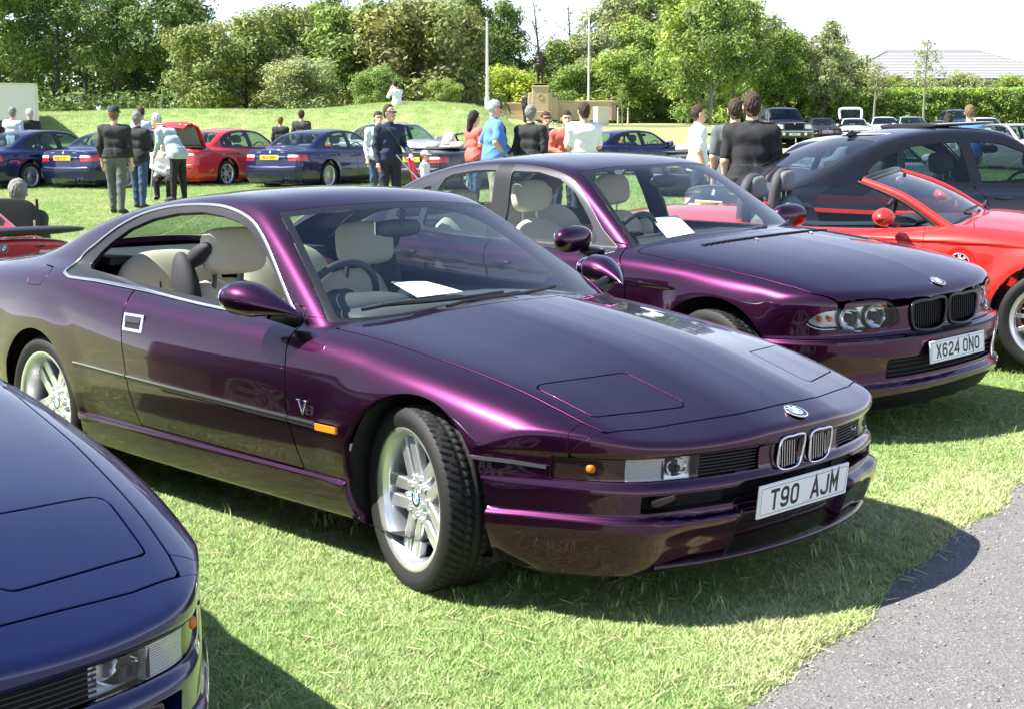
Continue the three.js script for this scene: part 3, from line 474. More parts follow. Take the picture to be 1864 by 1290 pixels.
      for (let i = 0; i < p.count; i++) { const x = p.getX(i), y = p.getY(i), z = p.getZ(i), k = x > 0 ? pow(1 - x * 0.985, 0.62) * 1.25 : 1; p.setXYZ(i, x > 0 ? x * 0.25 : -pow(abs(x), 1.6) * 0.055, y * 0.064 * min(1, k) - (x > 0 ? x * x * 0.055 : 0), z * 0.088 * min(1, k) - (x > 0 ? x * x * 0.09 : 0)); }
      g.computeVertexNormals(); part('mirror_shell', mirrored(g, s).translate(-0.86, 0.945, 0.965 * s), P, mir); part('mirror_glass', new THREE.SphereGeometry(1, 24, 16).scale(0.01, 0.052, 0.076).translate(-0.908, 0.945, 0.965 * s), M.chrome, mir);
      part('mirror_foot', tube([[-0.735, 0.905, 0.93 * s], [-0.72, 0.885, 0.875 * s], [-0.73, 0.865, 0.82 * s]], 0.034, 12, 10), M.gloss, mir);
      0 && part('mirror_triangle', [[-0.76, 0.89, 0.795], [-0.82, 0.925, 0.782], [-0.74, 0.875, 0.8]].map(() => box(0.001, 0.001, 0.001, -0.75, 0.87, 0.78 * s)), M.gloss, mir);
    }
    for (const s of [1]) { // V8 badge on the right wing
      const b = group('wing_badge', car), q = project(F, [-0.545, 0.575, 1.4], [0, 0, -1]); b.position.set(q[0], q[1], q[2] + 0.003); b.rotation.x = 0.02;
      part('letter', [bar([-0.04, 0.024, 0], [-0.018, -0.026, 0], 0.0045, 6), bar([0.004, 0.024, 0], [-0.018, -0.026, 0], 0.0045, 6), bar([-0.05, 0.024, 0], [-0.03, 0.024, 0], 0.003, 6), bar([-0.006, 0.024, 0], [0.012, 0.024, 0], 0.003, 6)], M.chrome, b);
      part('numeral', [box(0.032, 0.004, 0.005, 0.018, 0.004, 0), box(0.032, 0.004, 0.005, 0.018, -0.01, 0), box(0.032, 0.004, 0.005, 0.018, -0.025, 0), box(0.004, 0.03, 0.005, 0.003, -0.01, 0), box(0.004, 0.03, 0.005, 0.033, -0.01, 0)], M.chrome, b);
    }
    part('bumper_lip', tube([-0.6, -0.45, -0.3, -0.15, 0, 0.15, 0.3, 0.45, 0.6].map((z) => [0.912 - nosePlan(abs(z)), 0.2 - 0.02 * sst(0.35, 0.6, abs(z)) * 0, z]), 0.009, 60, 8), P, car);
    roundel(car, 0.041, [0.895, E31.yc(0.895) + 0.003, 0], [0.32, 1, 0]);
    // wipers
    for (const [z0, z1] of [[0.22, -0.28], [0.52, 0.05]]) { const w = group('wiper', car), at = (z, y) => { const q = project((a, b, c) => screen(a, b, c) * 2, [0.6, y, z], [-1, 0, 0], 3); return [q[0] + 0.02, q[1] + 0.008, z]; }; part('wiper_arm', tube([at(z0 + 0.13, 0.893), at(z0, 0.909), at((z0 + z1) / 2, 0.92)], 0.007, 10, 6), M.trim, w); part('wiper_blade', tube([at(z0 + 0.05, 0.905), at((z0 + z1) / 2, 0.915), at(z1, 0.925)], 0.0075, 12, 6), M.trim, w); }
    // cabin
    const dash = [puff(0.42, 0.2, 1.36, 0, 0.3).translate(-0.86, 0.79, 0), puff(0.3, 0.1, 1.2, 0, 0.35).translate(-0.68, 0.85, 0), puff(0.28, 0.12, 0.5, 0, 0.4).translate(-0.92, 0.86, 0.37)]; part('dashboard', dash, M.dashGrey, car);
    steeringWheel(car, [-1.06, 0.86, 0.37], 0.38, 0.19);
    for (const z of [0.37, -0.37]) {
      const s = seat(car, [-1.5, 0.46, z], { w: 0.5, back: 0.56, lean: 0.3, rest: 0.205 });
      const pad = s.children.find((c) => c.name === 'headrest'); pad.geometry = puff(0.13, 0.205, 0.3, 0, 0.25).rotateZ(0.12).translate(-0.3, 0.585, 0); s.children.filter((c) => c.name === 'headrest_post').forEach((c, i) => { const q = i ? -0.07 : 0.07; c.geometry = bar([-0.36, 0.4, q], [-0.33, 0.56, q], 0.012); });
      part('belt_tower', [puff(0.16, 0.34, 0.1, 0, 0.5).rotateZ(0.3).translate(-0.37, 0.42, z > 0 ? 0.2 : -0.2), puff(0.2, 0.08, 0.08, 0, 0.5).rotateZ(0.5).translate(-0.33, 0.57, z > 0 ? 0.16 : -0.16)], M.cabin, s);
    }
    const rs = group('rear_seat', car); for (const z of [0.33, -0.33]) { part('seat_back', puff(0.17, 0.5, 0.56, 0, 0.35).rotateZ(0.4).translate(-2.36, 0.78, z), M.cream, rs); part('seat_cushion', puff(0.5, 0.2, 0.56, 0, 0.35).translate(-2.08, 0.5, z), M.cream, rs); }
    part('parcel_shelf', box(0.7, 0.04, 1.24, -2.78, 0.975, 0, 0.01), M.cabin, car);
    for (const s of [1, -1]) { part('door_card', [box(1.25, 0.46, 0.05, -1.33, 0.58, 0.78 * s, 0.02), puff(1.15, 0.08, 0.07).translate(-1.33, 0.8, 0.72 * s)], M.cabin, car); part('quarter_card', [box(0.5, 0.4, 0.05, -2.2, 0.66, 0.71 * s, 0.02)], M.creamDark, car); part('lock_pin', bar([-1.79, 0.88, 0.745 * s], [-1.79, 0.935, 0.745 * s], 0.005), M.trim, car); }
    part('headlining', puff(0.85, 0.03, 0.95, 0, 0.3).translate(-1.65, 1.262, 0), M.headliner, car);
    part('centre_console', [box(1.0, 0.3, 0.24, -1.3, 0.5, 0, 0.05)], M.cabin, car);
    const rm = group('rear_view_mirror', car); part('mirror_stem', bar([-1.08, 1.235, 0.0], [-1.1, 1.165, 0.0], 0.012), M.trim, rm); part('mirror_case', puff(0.05, 0.075, 0.24, 0, 0.35).translate(-1.115, 1.155, 0), M.trim, rm); part('mirror_glass', box(0.004, 0.055, 0.21, -1.142, 1.155, 0), M.chrome, rm);
    return car;
  }
  return { F, body, house, screen, glassZ, yc, drop, RW, build };
})();
// ---------------------------------------------------------------- saloons
function saloonForm(s) {
  const [sx, sy, ss, sc] = s.screen, [gz, gy, gs] = s.glass;
  function W(x, y) {
    const top = s.yc(x) - s.drop(0.74);
    let w = s.plan(x) - s.tuck(top - y) - s.under(y);
    for (const wx of s.wheels) { const r = hypot(x - wx, y - s.hub); if (r < 0.56) w += s.flare * sst(0.53, 0.38, r); }
    if (s.crease) w -= s.crease(x, y);
    return w;
  }
  function body(x, y, z) {
    let f = smax(y - s.yc(x) + s.drop(z), z - W(x, y), s.kShoulder ?? 0.05);
    f = smax(f, x - (s.noseX + s.noseProf(y) - s.nosePlan(z)), s.kNose ?? 0.05);
    f = smax(f, s.tailX - s.tailProf(y) + s.tailPlan(z) - x, s.kTail ?? 0.05);
    return max(f, s.low - y);
  }
  const screen = (x, y, z) => (x - sx + (y - sy) * ss + sc * z * z) / hypot(1, ss);
  const glassZ = (x, y) => gz - (y - gy) * gs - max(0, (s.pinch ?? -2.6) - x) ** 2 * 0.12;
  function house(x, y, z) {
    let f = smax((y - s.roof(x) + (s.crown ?? 0.09) * z * z + 0.04 * z ** 4) * 0.93, (z - glassZ(x, y)) * 0.92, s.kRoof ?? 0.13);
    f = smax(f, screen(x, y, z), 0.07);
    return smax(f, 0.8 - y, 0.02);
  }
  const F = s.open ? body : (x, y, z) => smin(body(x, y, z), house(x, y, z), 0.012 + (s.blend ?? 0.06) * sst(s.blendX ?? -2.4, (s.blendX ?? -2.4) - 0.5, x));
  return { ...s, spec: s, W, body, house, screen, glassZ, F };
}

// builds a saloon from its form; o gives the outlines of its openings and shut lines in car metres
function buildSaloon(f, o) {
  const { F, house, body, screen } = f, car = new THREE.Group(), P = o.paint, q = o.res ?? 1, detail = o.detail ?? 1;
  const add = (name, m, mat, side = 0, label) => part(name, solid(m, side), mat, car, label), pair = (name, m, mat) => [1, -1].map((s) => add(name, m, mat, s)), wb = f.wheels[1];
  let m = skin({ F, xr: wb - 0.45, xf: 0.2, yc: 0.5, ns: round(150 * q), nc: round(44 * q), nt: round(150 * q), ref: [[0, 0.13, 0.3], [0.85, 0.17, 1.4], [0.93, 0.4, 1.2], [0.92, 0.62, 1.1], [0.79, 0.93, 1], [0.6, 1.36, 0.9], [0, 1.42]] });
  let bottom; [bottom, m] = split(m, (x, y) => y - f.low - 0.008); add('underbody', bottom, M.under);
  for (const wx of f.wheels) m = outside(m, (x, y, z) => (z < 0.4 ? 1 : hypot(x - wx - (o.archX ?? 0), y - f.hub) - o.arch));
  if (!f.open) {
    const wo = poly(smooth(o.trim, 3)); let trim; [trim, m] = carve(m, (x, y, z) => (z > 0.35 && y > 0.84 ? wo(x, y) : 1), 0.0015);
    o.panes.forEach((p) => { const pf = rpoly(p, 0.02); let g; [g, trim] = split(trim, pf); pair('side_window', moved(g, -0.006), o.glass ?? M.glass); });
    if (o.pillar) { const pf = poly(o.pillar); let pl; [pl, trim] = split(trim, pf); pair('door_pillar', edged(pl, 0.02), M.gloss); }
    pair('window_trim', edged(trim, 0.02), o.trimMaterial ?? M.gloss);
    const [bx, by, bz, tx, ty, tz] = o.screenEdge, lineX = (y) => bz - (y - by) * (bz - tz) / (ty - by), topY = (z) => o.screenTop - (o.screenTop - ty) * (z / tz) ** 2;
    let ws; [ws, m] = carve(m, (x, y, z) => (x < tx - 0.25 || y < by - 0.03 ? 1 : max(z - lineX(y), y - topY(z), screen(x, y, z) < -0.03 ? 1 : -1, body(x, y, z) > 0.001 ? -1 : 1)), 0.001);
    let frit; [frit, ws] = split(ws, (x, y, z) => min(lineX(y) - z - 0.022, topY(z) - y - 0.018, y - by - 0.055 + 0.04 * sst(0.1, 0.7, z))); add('windscreen_border', frit, M.gloss); add('windscreen', ws, o.glass ?? M.glass);
    const rf = rpoly(o.rear.concat(o.rear.map(([x, z]) => [x, -z]).reverse()), 0.05); let rw; [rw, m] = carve(m, (x, y, z) => (y < 0.98 ? 1 : rf(x, z)), 0.003); 
    let rb; [rb, rw] = split(rw, (x, y, z) => -rf(x, z) - 0.022); add('rear_window_border', rb, M.gloss); add('rear_window', rw, o.glass ?? M.glass);
  }
  o.tail?.(car, (fn, g = 0.002) => { let a; [a, m] = carve(m, fn, g); return a; }, add, pair, P);
  if (detail > 0.4) {
    const bf = rpoly(o.bonnet.concat(o.bonnet.map(([x, z]) => [x, -z]).reverse()), 0.01); let bonnet; [bonnet, m] = carve(m, (x, y, z) => (y < o.bonnetLow || (!f.open && house(x, y, z) < 0.004) ? 1 : bf(x, z)), 0.0038); add('bonnet', edged(bonnet, 0.02), P);
    (o.doors ?? []).forEach((d, i) => { const df = poly(d); let door; [door, m] = carve(m, (x, y, z) => (z < 0.55 ? 1 : df(x, y)), 0.0038); pair('door', edged(door, 0.02), P); });
    let bl; if (o.boot) { const tf = rpoly(o.boot.concat(o.boot.map(([x, z]) => [x, -z]).reverse()), 0.02); [bl, m] = carve(m, (x, y, z) => (y < o.bootLow || (!f.open && house(x, y, z) < 0.004) ? 1 : x > wb - 0.3 ? 1 : x < f.tailX + 0.2 && y < 0.95 && z < o.bootHalf ? -1 : tf(x, z)), 0.003); if (o.bootLid) o.bootLid(bl, car, P); else add('boot_lid', edged(bl, 0.02), P); }
  }
  o.front?.(car, (fn, g = 0.002) => { let a; [a, m] = carve(m, fn, g); return a; }, add, pair, P);
  if (detail > 0.4) { let b; [b, m] = carve(m, (x, y, z) => (x < 0.3 ? 1 : y - o.bumperTop), 0.003); add('front_bumper', edged(b, 0.04), P); [b, m] = carve(m, (x, y, z) => (x > wb - 0.35 ? 1 : y - o.bumperTop - 0.01), 0.003); add('rear_bumper', edged(b, 0.04), P); }
  add('body_shell', edged(m, 0.025), P);
  for (const s of [1, -1]) for (const wx of f.wheels) part('wheel_arch_liner', new THREE.CylinderGeometry(o.arch + 0.015, o.arch + 0.015, 0.42, 32, 1, true, PI * 0.37, PI * 1.26).rotateX(PI / 2).translate(wx + (o.archX ?? 0), f.hub, 0.66 * s), M.under, car);
  part('floor_pan', box(-wb - 0.6, 0.02, 1.46, wb / 2, 0.24, 0), M.carpet, car);
  for (const s of [1, -1]) f.wheels.forEach((wx) => wheel(car, [wx, f.hub, (o.track ?? 0.785) * s], { R: 0.325, r: 0.232, w: 0.235, dish: 0.03, cap: detail > 0.4, ...o.wheel }, s, wx === 0 ? o.steer ?? 0 : 0, 0.3 * s));
  if (!f.open || o.cabin) {
    const sm = o.seats ?? M.cream, fx = o.seatX ?? wb / 2 + 0.02;
    for (const z of [0.37, -0.37]) seat(car, [fx, 0.55, z], { w: 0.48, back: 0.6, lean: 0.3, rest: 0.2, material: sm });
    const r = group('rear_seat', car); part('seat_back', [puff(0.18, 0.62, 1.34, 0, 0.3).rotateZ(0.35).translate(wb + 0.45, 0.8, 0)], sm, r); part('seat_cushion', puff(0.5, 0.22, 1.34, 0, 0.3).translate(wb + 0.72, 0.52, 0), sm, r);
    if (!f.open) for (const z of [0.35, -0.35]) part('headrest', puff(0.1, 0.15, 0.26, 0, 0.3).translate(wb + 0.32, 1.13, z), sm, r);
    part('dashboard', [puff(0.5, 0.22, 1.36, 0, 0.3).translate(-0.98, 0.86, 0), puff(0.32, 0.1, 1.26, 0, 0.35).translate(-0.76, 0.915, 0)], M.cabin, car); steeringWheel(car, [fx + 0.42, 0.93, 0.37], 0.42, 0.185);
    if (!f.open) { part('parcel_shelf', box(0.6, 0.03, 1.2, wb + 0.02, 0.99, 0, 0.01), M.cabin, car); part('headlining', puff(1.25, 0.03, 0.95, 0, 0.3).translate(wb / 2 - 0.5, f.roof(wb / 2 - 0.5) - 0.075, 0), M.headliner, car); for (const s of [1, -1]) part('door_card', box(2.0, 0.36, 0.04, wb / 2 - 0.25, 0.72, 0.77 * s, 0.015), o.cards ?? M.creamDark, car); const rm = group('rear_view_mirror', car); part('mirror_case', puff(0.05, 0.075, 0.24, 0, 0.35).translate(o.mirrorIn?.[0] ?? -1.1, o.mirrorIn?.[1] ?? 1.27, 0), M.trim, rm); part('mirror_stem', bar([-1.08, 1.33, 0], [-1.1, 1.27, 0], 0.012), M.trim, rm); }
  }
  if (o.mirror) for (const s of [1, -1]) {
    const g = group('door_mirror', car), [x, y, z] = o.mirror, sh = puff(0.14, 0.15, 0.28, 0, 0.4), p = sh.attributes.position; for (let i = 0; i < p.count; i++) { const k = p.getX(i) > 0 ? 1 - p.getX(i) * 2.4 : 1; p.setY(i, p.getY(i) * k); p.setZ(i, p.getZ(i) * (k * 0.5 + 0.5)); } sh.computeVertexNormals();
    part('mirror_shell', sh.rotateY(0.12 * s).translate(x, y, (z + 0.13) * s), o.mirrorPaint ?? P, g); part('mirror_glass', puff(0.012, 0.1, 0.2, 0, 0.3).translate(x - 0.056, y, (z + 0.13) * s), M.chrome, g); part('mirror_foot', [puff(0.13, 0.05, 0.16, 0, 0.5).translate(x + 0.02, y - 0.075, (z + 0.01) * s)], M.gloss, g);
  }
  (o.handles ?? []).forEach(([x, y]) => { for (const s of [1, -1]) { const h = project(F, [x, y, 1.4], [0, 0, -1]), g = group('door_handle', car); part('handle_grip', puff(0.17, 0.032, 0.03, 0, 0.5).translate(x, y + 0.012, (h[2] + 0.008) * s), P, g); part('handle_recess', puff(0.1, 0.045, 0.012, 0, 0.6).translate(x, y - 0.012, (h[2] - 0.002) * s), M.matt, g); } });
  o.extra?.(car, P); return car;
}
const E38 = saloonForm({
  yc: nat(-4.0, 0.985, -3.7, 1.0, -3.3, 1.025, -2.9, 1.035, -2.3, 1.03, -1.6, 1.018, -1.0, 1.014, -0.65, 1.012, -0.4, 0.995, -0.1, 0.966, 0.2, 0.928, 0.5, 0.872, 0.72, 0.802, 0.85, 0.745),
  drop: pch(0, 0, 0.2, 0.004, 0.4, 0.014, 0.56, 0.03, 0.66, 0.045, 0.74, 0.062, 0.84, 0.1, 0.95, 0.17),
  plan: nat(-3.9, 0.83, -3.5, 0.88, -2.93, 0.918, -2, 0.93, -1, 0.93, -0.3, 0.925, 0, 0.92, 0.4, 0.905, 0.9, 0.87),
  tuck: pch(-0.1, 0.27, -0.02, 0.165, 0, 0.125, 0.02, 0.09, 0.05, 0.055, 0.09, 0.035, 0.15, 0.02, 0.25, 0.007, 0.36, 0, 0.45, 0), under: pch(0.16, 0.09, 0.22, 0.05, 0.3, 0.028, 0.42, 0.01, 0.5, 0, 0.6, 0),
  wheels: [0, -2.93], hub: 0.34, flare: 0.012, low: 0.17, noseX: 0.845,
  noseProf: pch(0.16, -0.05, 0.22, 0.0, 0.27, 0.045, 0.3, 0.05, 0.325, 0.022, 0.36, 0.02, 0.5, 0.045, 0.535, 0.045, 0.552, 0.005, 0.575, -0.012, 0.66, -0.01, 0.72, -0.012, 0.8, -0.05), nosePlan: nat(0, 0, 0.3, 0.018, 0.5, 0.062, 0.65, 0.125, 0.75, 0.2, 0.84, 0.33, 0.92, 0.5),
  tailX: -4.07, tailPlan: nat(0, 0, 0.3, 0.01, 0.6, 0.05, 0.8, 0.13, 0.93, 0.3), tailProf: pch(0.2, -0.12, 0.34, 0.02, 0.5, 0.045, 0.56, 0.045, 0.58, 0, 0.75, -0.01, 0.98, -0.03),
  roof: nat(-3.55, 0.98, -3.25, 1.1, -2.95, 1.262, -2.65, 1.364, -2.35, 1.418, -1.95, 1.442, -1.6, 1.431, -1.3, 1.396, -1.05, 1.34), glass: [0.778, 0.95, 0.39], screen: [-0.397, 0.945, 1.72, 0.45],
  crease: (x, y) => { const l = 0.757 - 0.026 * (x + 0.2); return 0.014 * sst(l + 0.008, l - 0.008, y) * sst(0.4, 0.6, y) * sst(-0.2, -0.32, x) * sst(-3.6, -3.3, x); },
});
const E38_AT = new THREE.Matrix4().compose(new THREE.Vector3(-0.911, 0.0346, -2.876), new THREE.Quaternion().setFromEuler(new THREE.Euler(0.0369, -0.0465, 0, 'YXZ')), new THREE.Vector3(1, 1, 1));

const saloonOutline = {
  trim: [[-2.93, 1.14], [-2.79, 1.248], [-2.6, 1.322], [-2.35, 1.372], [-1.92, 1.396], [-1.65, 1.386], [-1.42, 1.356], [-1.237, 1.3], [-1.09, 1.196], [-0.9, 1.035], [-0.74, 0.925], [-1.07, 0.918], [-1.6, 0.934], [-2.1, 0.952], [-2.6, 0.978], [-2.93, 1.0]],
  panes: [[[-1.745, 0.965], [-1.745, 1.1], [-1.8, 1.352], [-1.56, 1.348], [-1.36, 1.31], [-1.2, 1.235], [-1.05, 1.11], [-0.93, 0.99], [-0.93, 0.955]], [[-1.89, 0.972], [-1.905, 1.16], [-1.945, 1.358], [-2.15, 1.352], [-2.36, 1.325], [-2.42, 1.3], [-2.52, 1.13], [-2.53, 0.998]], [[-2.585, 1.02], [-2.575, 1.14], [-2.51, 1.255], [-2.6, 1.24], [-2.74, 1.165], [-2.84, 1.08], [-2.84, 1.04]]],
  pillar: [[-1.745, 0.9], [-1.745, 1.1], [-1.8, 1.36], [-1.81, 1.42], [-1.94, 1.42], [-1.945, 1.36], [-1.905, 1.16], [-1.89, 0.9]],
  screenEdge: [-0.653, 0.945, 0.754, -1.229, 1.348, 0.56], screenTop: 1.376, rear: [[-2.68, 0], [-2.7, 0.5], [-3.22, 0.6], [-3.32, 0.5], [-3.34, 0]],
  bonnet: [[0.836, 0], [0.832, 0.15], [0.815, 0.31], [0.8, 0.385], [0.79, 0.434], [0.725, 0.6], [0.672, 0.707], [0.561, 0.775], [0.366, 0.794], [0.127, 0.803], [-0.042, 0.806], [-0.307, 0.809], [-0.585, 0.8], [-0.6, 0.76], [-0.46, 0.5], [-0.38, 0.2], [-0.36, 0]], bonnetLow: 0.69,
  doors: [[[-0.7, 0.96], [-0.688, 0.93], [-0.6, 0.825], [-0.59, 0.706], [-0.6, 0.4], [-0.65, 0.3], [-1.65, 0.3], [-1.7, 0.4], [-1.73, 0.76], [-1.79, 0.92], [-1.82, 0.98], [-1.3, 1.05]], [[-1.826, 0.98], [-1.797, 0.92], [-1.737, 0.76], [-1.706, 0.4], [-1.656, 0.3], [-2.3, 0.3], [-2.42, 0.42], [-2.56, 0.7], [-2.66, 0.82], [-2.72, 0.96], [-2.75, 1.02], [-2.3, 1.06]]],
  boot: [[-3.36, 0], [-3.34, 0.62], [-3.5, 0.7], [-3.92, 0.68], [-3.98, 0.5], [-4.2, 0.5], [-4.2, 0]], bootLow: 0.6, bootHalf: 0.5, bumperTop: 0.556, arch: 0.4, archX: 0.02, mirror: [-0.9, 1.0, 0.85], handles: [[-1.6, 0.815], [-2.5, 0.835]],
};
// tail lamps and plate on a saloon's rear
function saloonTail(f, text, opts = {}) {
  return (car, cut, add, pair, P) => {
    const lamp = cut((x, y, z) => (x > f.wheels[1] - 0.55 || z < 0.4 ? 1 : max(abs(y - 0.79) - 0.075, 0.48 - z, x - (f.tailX + 0.36))), 0.002);
    let [white, red] = split(lamp, (x, y, z) => max(abs(y - 0.825) - 0.028, z - 0.74)); pair('tail_lamp', edged(moved(red, -0.004), 0.01), M.redlamp); pair('reversing_lamp', edged(moved(white, -0.004), 0.01), M.whitelamp);
    plate(car, text, true, [f.tailX - 0.03, 0.79, 0], 0.0, PI, { advance: 58 });
    const rr = project(f.F, [f.tailX - 0.5, 0.93, 0], [1, 0, 0]); const b = roundel(car, 0.036, [rr[0] - 0.003, 0.915, 0], [-1, 0.1, 0]);
    for (const z of [0.33, -0.33]) { const t = project(f.F, [f.tailX - 0.5, 0.915, z], [1, 0, 0]); part('boot_script', [0, 1, 2, 3, 4].map((i) => box(0.003, 0.018, 0.014, t[0] - 0.003, 0.915, z + (i - 2) * 0.026)), M.chrome, car); }
    if (opts.spoiler) part('boot_spoiler', puff(0.2, 0.03, 1.25, 0, 0.3).translate(f.tailX + 0.12, 1.035, 0), P, car);
    part('exhaust', [0.42, 0.52].map((z) => cyl(0.03, 0.03, 0.16, 12, true).rotateZ(PI / 2).translate(f.tailX + 0.03, 0.27, z)), M.chrome, car);
    part('bumper_strip', frontStrip(f.F, 0.5, 0.025, -1, f.tailX), M.trim, car);
  };
}
function frontStrip(F, y, h, dir, x0, zmax = 0.7, out = 0.006) {
  const P = [], I = [], n = 40; for (let i = 0; i <= n; i++) { const z = lerp(-zmax, zmax, i / n); for (const [k, o] of [[-1, -0.004], [-0.7, out], [0.7, out], [1, -0.004]]) { const a = project(F, [x0 + dir * 0.6, y + k * h / 2, z], [-dir, 0, 0]); P.push(a[0] + o * dir, a[1], z); } }
  for (let i = 0; i < n; i++) for (let k = 0; k < 3; k++) { const a = i * 4 + k, b = a + 4; dir > 0 ? I.push(a, a + 1, b, b, a + 1, b + 1) : I.push(a, b, a + 1, b, b + 1, a + 1); }
  const g = new THREE.BufferGeometry(); g.setAttribute('position', new THREE.Float32BufferAttribute(P, 3)); g.setIndex(I); const f = g.toNonIndexed(); f.computeVertexNormals(); return f;
}
function saloonFront(f, opts = {}) {
  return (car, cut, add, pair, P) => {
    const q = (x, z) => z - x, lf = rpoly(smooth([[0.262, 0.632], [0.178, 0.682], [0.016, 0.7], [-0.195, 0.712], [-0.357, 0.706], [-0.405, 0.67], [-0.415, 0.61], [-0.37, 0.6], [-0.288, 0.584], [-0.19, 0.592], [-0.1, 0.586], [0.014, 0.603], [0.177, 0.604]], 3), 0);
    const lamp = cut((x, y, z) => (x < 0.4 ? 1 : lf(q(x, z), y)), 0.0015); pair('lamp_housing', moved(lamp, -0.07), M.satin); pair('headlight', edged(moved(lamp, -0.002), 0.03), M.lens);
    for (const s of [1, -1]) for (const [z, r] of [[0.485, 0.058], [0.625, 0.058]]) {
      const a = project(f.F, [1.4, 0.648, z], [-1, 0, 0]), l = group('lamp_reflector', car); l.position.set(a[0] - 0.052, 0.648, z * s); l.rotation.y = PI / 2 - 0.3 * s;
      part('lamp_ring', new THREE.TorusGeometry(r, 0.006, 10, 36), M.satin, l); part('lamp_bowl', lathe([[0.002, -0.03], [r * 0.5, -0.026], [r * 0.8, -0.01], [r, 0.01]], 32).rotateX(PI / 2), M.chrome, l); part('lamp_bulb', new THREE.SphereGeometry(r * 0.45, 20, 14).scale(1, 1, 0.6), M.dark, l);
    }
    for (const s of [1, -1]) part('indicator_bulb', [[0.64, 0.735], [0.6, 0.765]].map(([x, z]) => puff(0.03, 0.026, 0.02).translate(x - 0.02, 0.65, (z - 0.02) * s)), M.amber, car);
    const k = smooth([[0.024, 0.7], [0.15, 0.705], [0.29, 0.7], [0.308, 0.68], [0.3, 0.6], [0.27, 0.567], [0.06, 0.563], [0.026, 0.585]], 4), kf = poly(k); const hole = cut((x, y, z) => (x < 0.7 ? 1 : kf(z, y)), 0.001); pair('grille_backing', edged(moved(hole, -0.05), 0.001), M.matt);
    for (const s of [1, -1]) {
      const g = group('kidney_grille', car); part('grille_frame', tube(k.filter((_, i) => i % 2 === 0).map(([z, y]) => { const a = project(f.F, [1.4, y, z], [-1, 0, 0]); return [max(a[0], 0.82) + 0.002, y, z * s]; }), 0.009, 90, 8, true), opts.grille ?? M.gloss, g);
      for (let i = 0; i < 13; i++) { const z = 0.043 + i * 0.02; part('grille_slat', box(0.02, i > 10 ? 0.1 : 0.122, 0.004, 0.812, 0.637, z * s), opts.grille ?? M.dark, g); }
    }
    const slot = cut((x, y, z) => (x < 0.6 ? 1 : max(abs(y - 0.393) - 0.05, z - 0.5)), 0.001); add('air_intake', edged(moved(slot, -0.05), 0.001), M.matt);
    for (let i = 0; i < 4; i++) { const y = 0.356 + i * 0.024, pts = [-0.48, -0.3, -0.1, 0.1, 0.3, 0.48].map((z) => { const a = project(f.F, [1.4, y, z], [-1, 0, 0]); return [a[0] - 0.012, y, z]; }); part('intake_slat', tube(pts, 0.003, 24, 5), M.trim, car); }
    part('bumper_strip', frontStrip(f.F, 0.536, 0.01, 1, f.noseX, 0.75, 0.004), M.trim, car);
    roundel(car, 0.041, [0.778, f.yc(0.778) + 0.003, 0], [0.42, 1, 0]);
  };
}
// ---------------------------------------------------------------- the two coupes at the front
function place(car, name, label, category, pos, turn, grp) { car.name = numbered(name); Object.assign(car.userData, { label, category }); if (grp) car.userData.group = grp; car.position.set(...pos); car.rotation.y = turn; scene.add(car); return car; }
const coupe = E31.build();
const coupe2 = coupe.clone();
coupe2.traverse((o) => { if (o.material === M.purple) o.material = M.navy; });
for (const n of ['wing_badge']) coupe2.remove(coupe2.children.find((c) => c.name === n));
place(coupe, 'coupe_car', 'purple two-door coupe nearest the camera with plate T90 AJM and steered front wheels', 'car', [0, 0, 0], 0);
plate(coupe, 'T90  AJM', false, [0.936, 0.371, 0.0], 0.1, 0, { small: 'tel 01382 000' , advance: 58, gap: 32});
coupe2.remove(coupe2.children.filter((c) => c.name === 'door_mirror')[1]);
place(coupe2, 'coupe_car', 'dark navy coupe at the bottom left corner, only its nose in view', 'car', [0.314, 0.0066, 3.055], -0.1255);

const limo = buildSaloon(E38, { ...saloonOutline, paint: M.purple, res: 1.25, front: saloonFront(E38), wheel: { style: 'parallel', R: 0.33, r: 0.235, w: 0.245, dish: 0.04 }, steer: -0.1, mirrorPaint: M.purple, trimMaterial: M.anthracite,
  extra: (car, P) => {
    const F = E38.F;
    part('bonnet_vent', merge([1].map(() => { const g = []; for (let i = 0; i < 30; i++) { const z = lerp(-0.54, 0.54, i / 29), x = -0.245 - 0.27 * z * z; g.push(box(0.03, 0.008, 0.039).translate(x, E38.yc(x) - E38.drop(abs(z)) + 0.001, z)); } return merge(g); })), M.matt, car);
    for (const [z0, z1] of [[0.3, -0.2], [-0.2, -0.62]]) { const w = group('wiper', car), at = (z, y) => { const q = project((a, b, c) => E38.screen(a, b, c), [0.6, y, z], [-1, 0, 0], 3); return [q[0] + 0.02, q[1] + 0.006, z]; }; part('wiper_blade', tube([at(z0 + 0.12, 0.955), at(z0, 0.97), at((z0 + z1) / 2, 0.985), at(z1, 0.995)], 0.009, 14, 6), M.trim, w); part('wiper_arm', tube([at(z0 + 0.1, 0.945), at((z0 + z1) / 2 + 0.05, 0.975)], 0.007, 8, 6), M.trim, w); }
    part('washer_jet', [-0.25, 0.25].map((z) => puff(0.03, 0.014, 0.02).translate(-0.2, E38.yc(-0.2) - 0.002, z)), M.chrome, car);
  } });
scene.add(limo); limo.name = numbered('saloon_car'); Object.assign(limo.userData, { label: 'purple four-door saloon with clear twin headlights and plate X624 ONO', category: 'car' });
limo.position.set(-0.911, 0.0346, -2.876); limo.rotation.set(0.0369, -0.0465, 0, 'YXZ');
plate(limo, 'X624 ONO', false, [0.9, 0.452, 0.0], -0.06, 0, { advance: 58, gap: 26 });

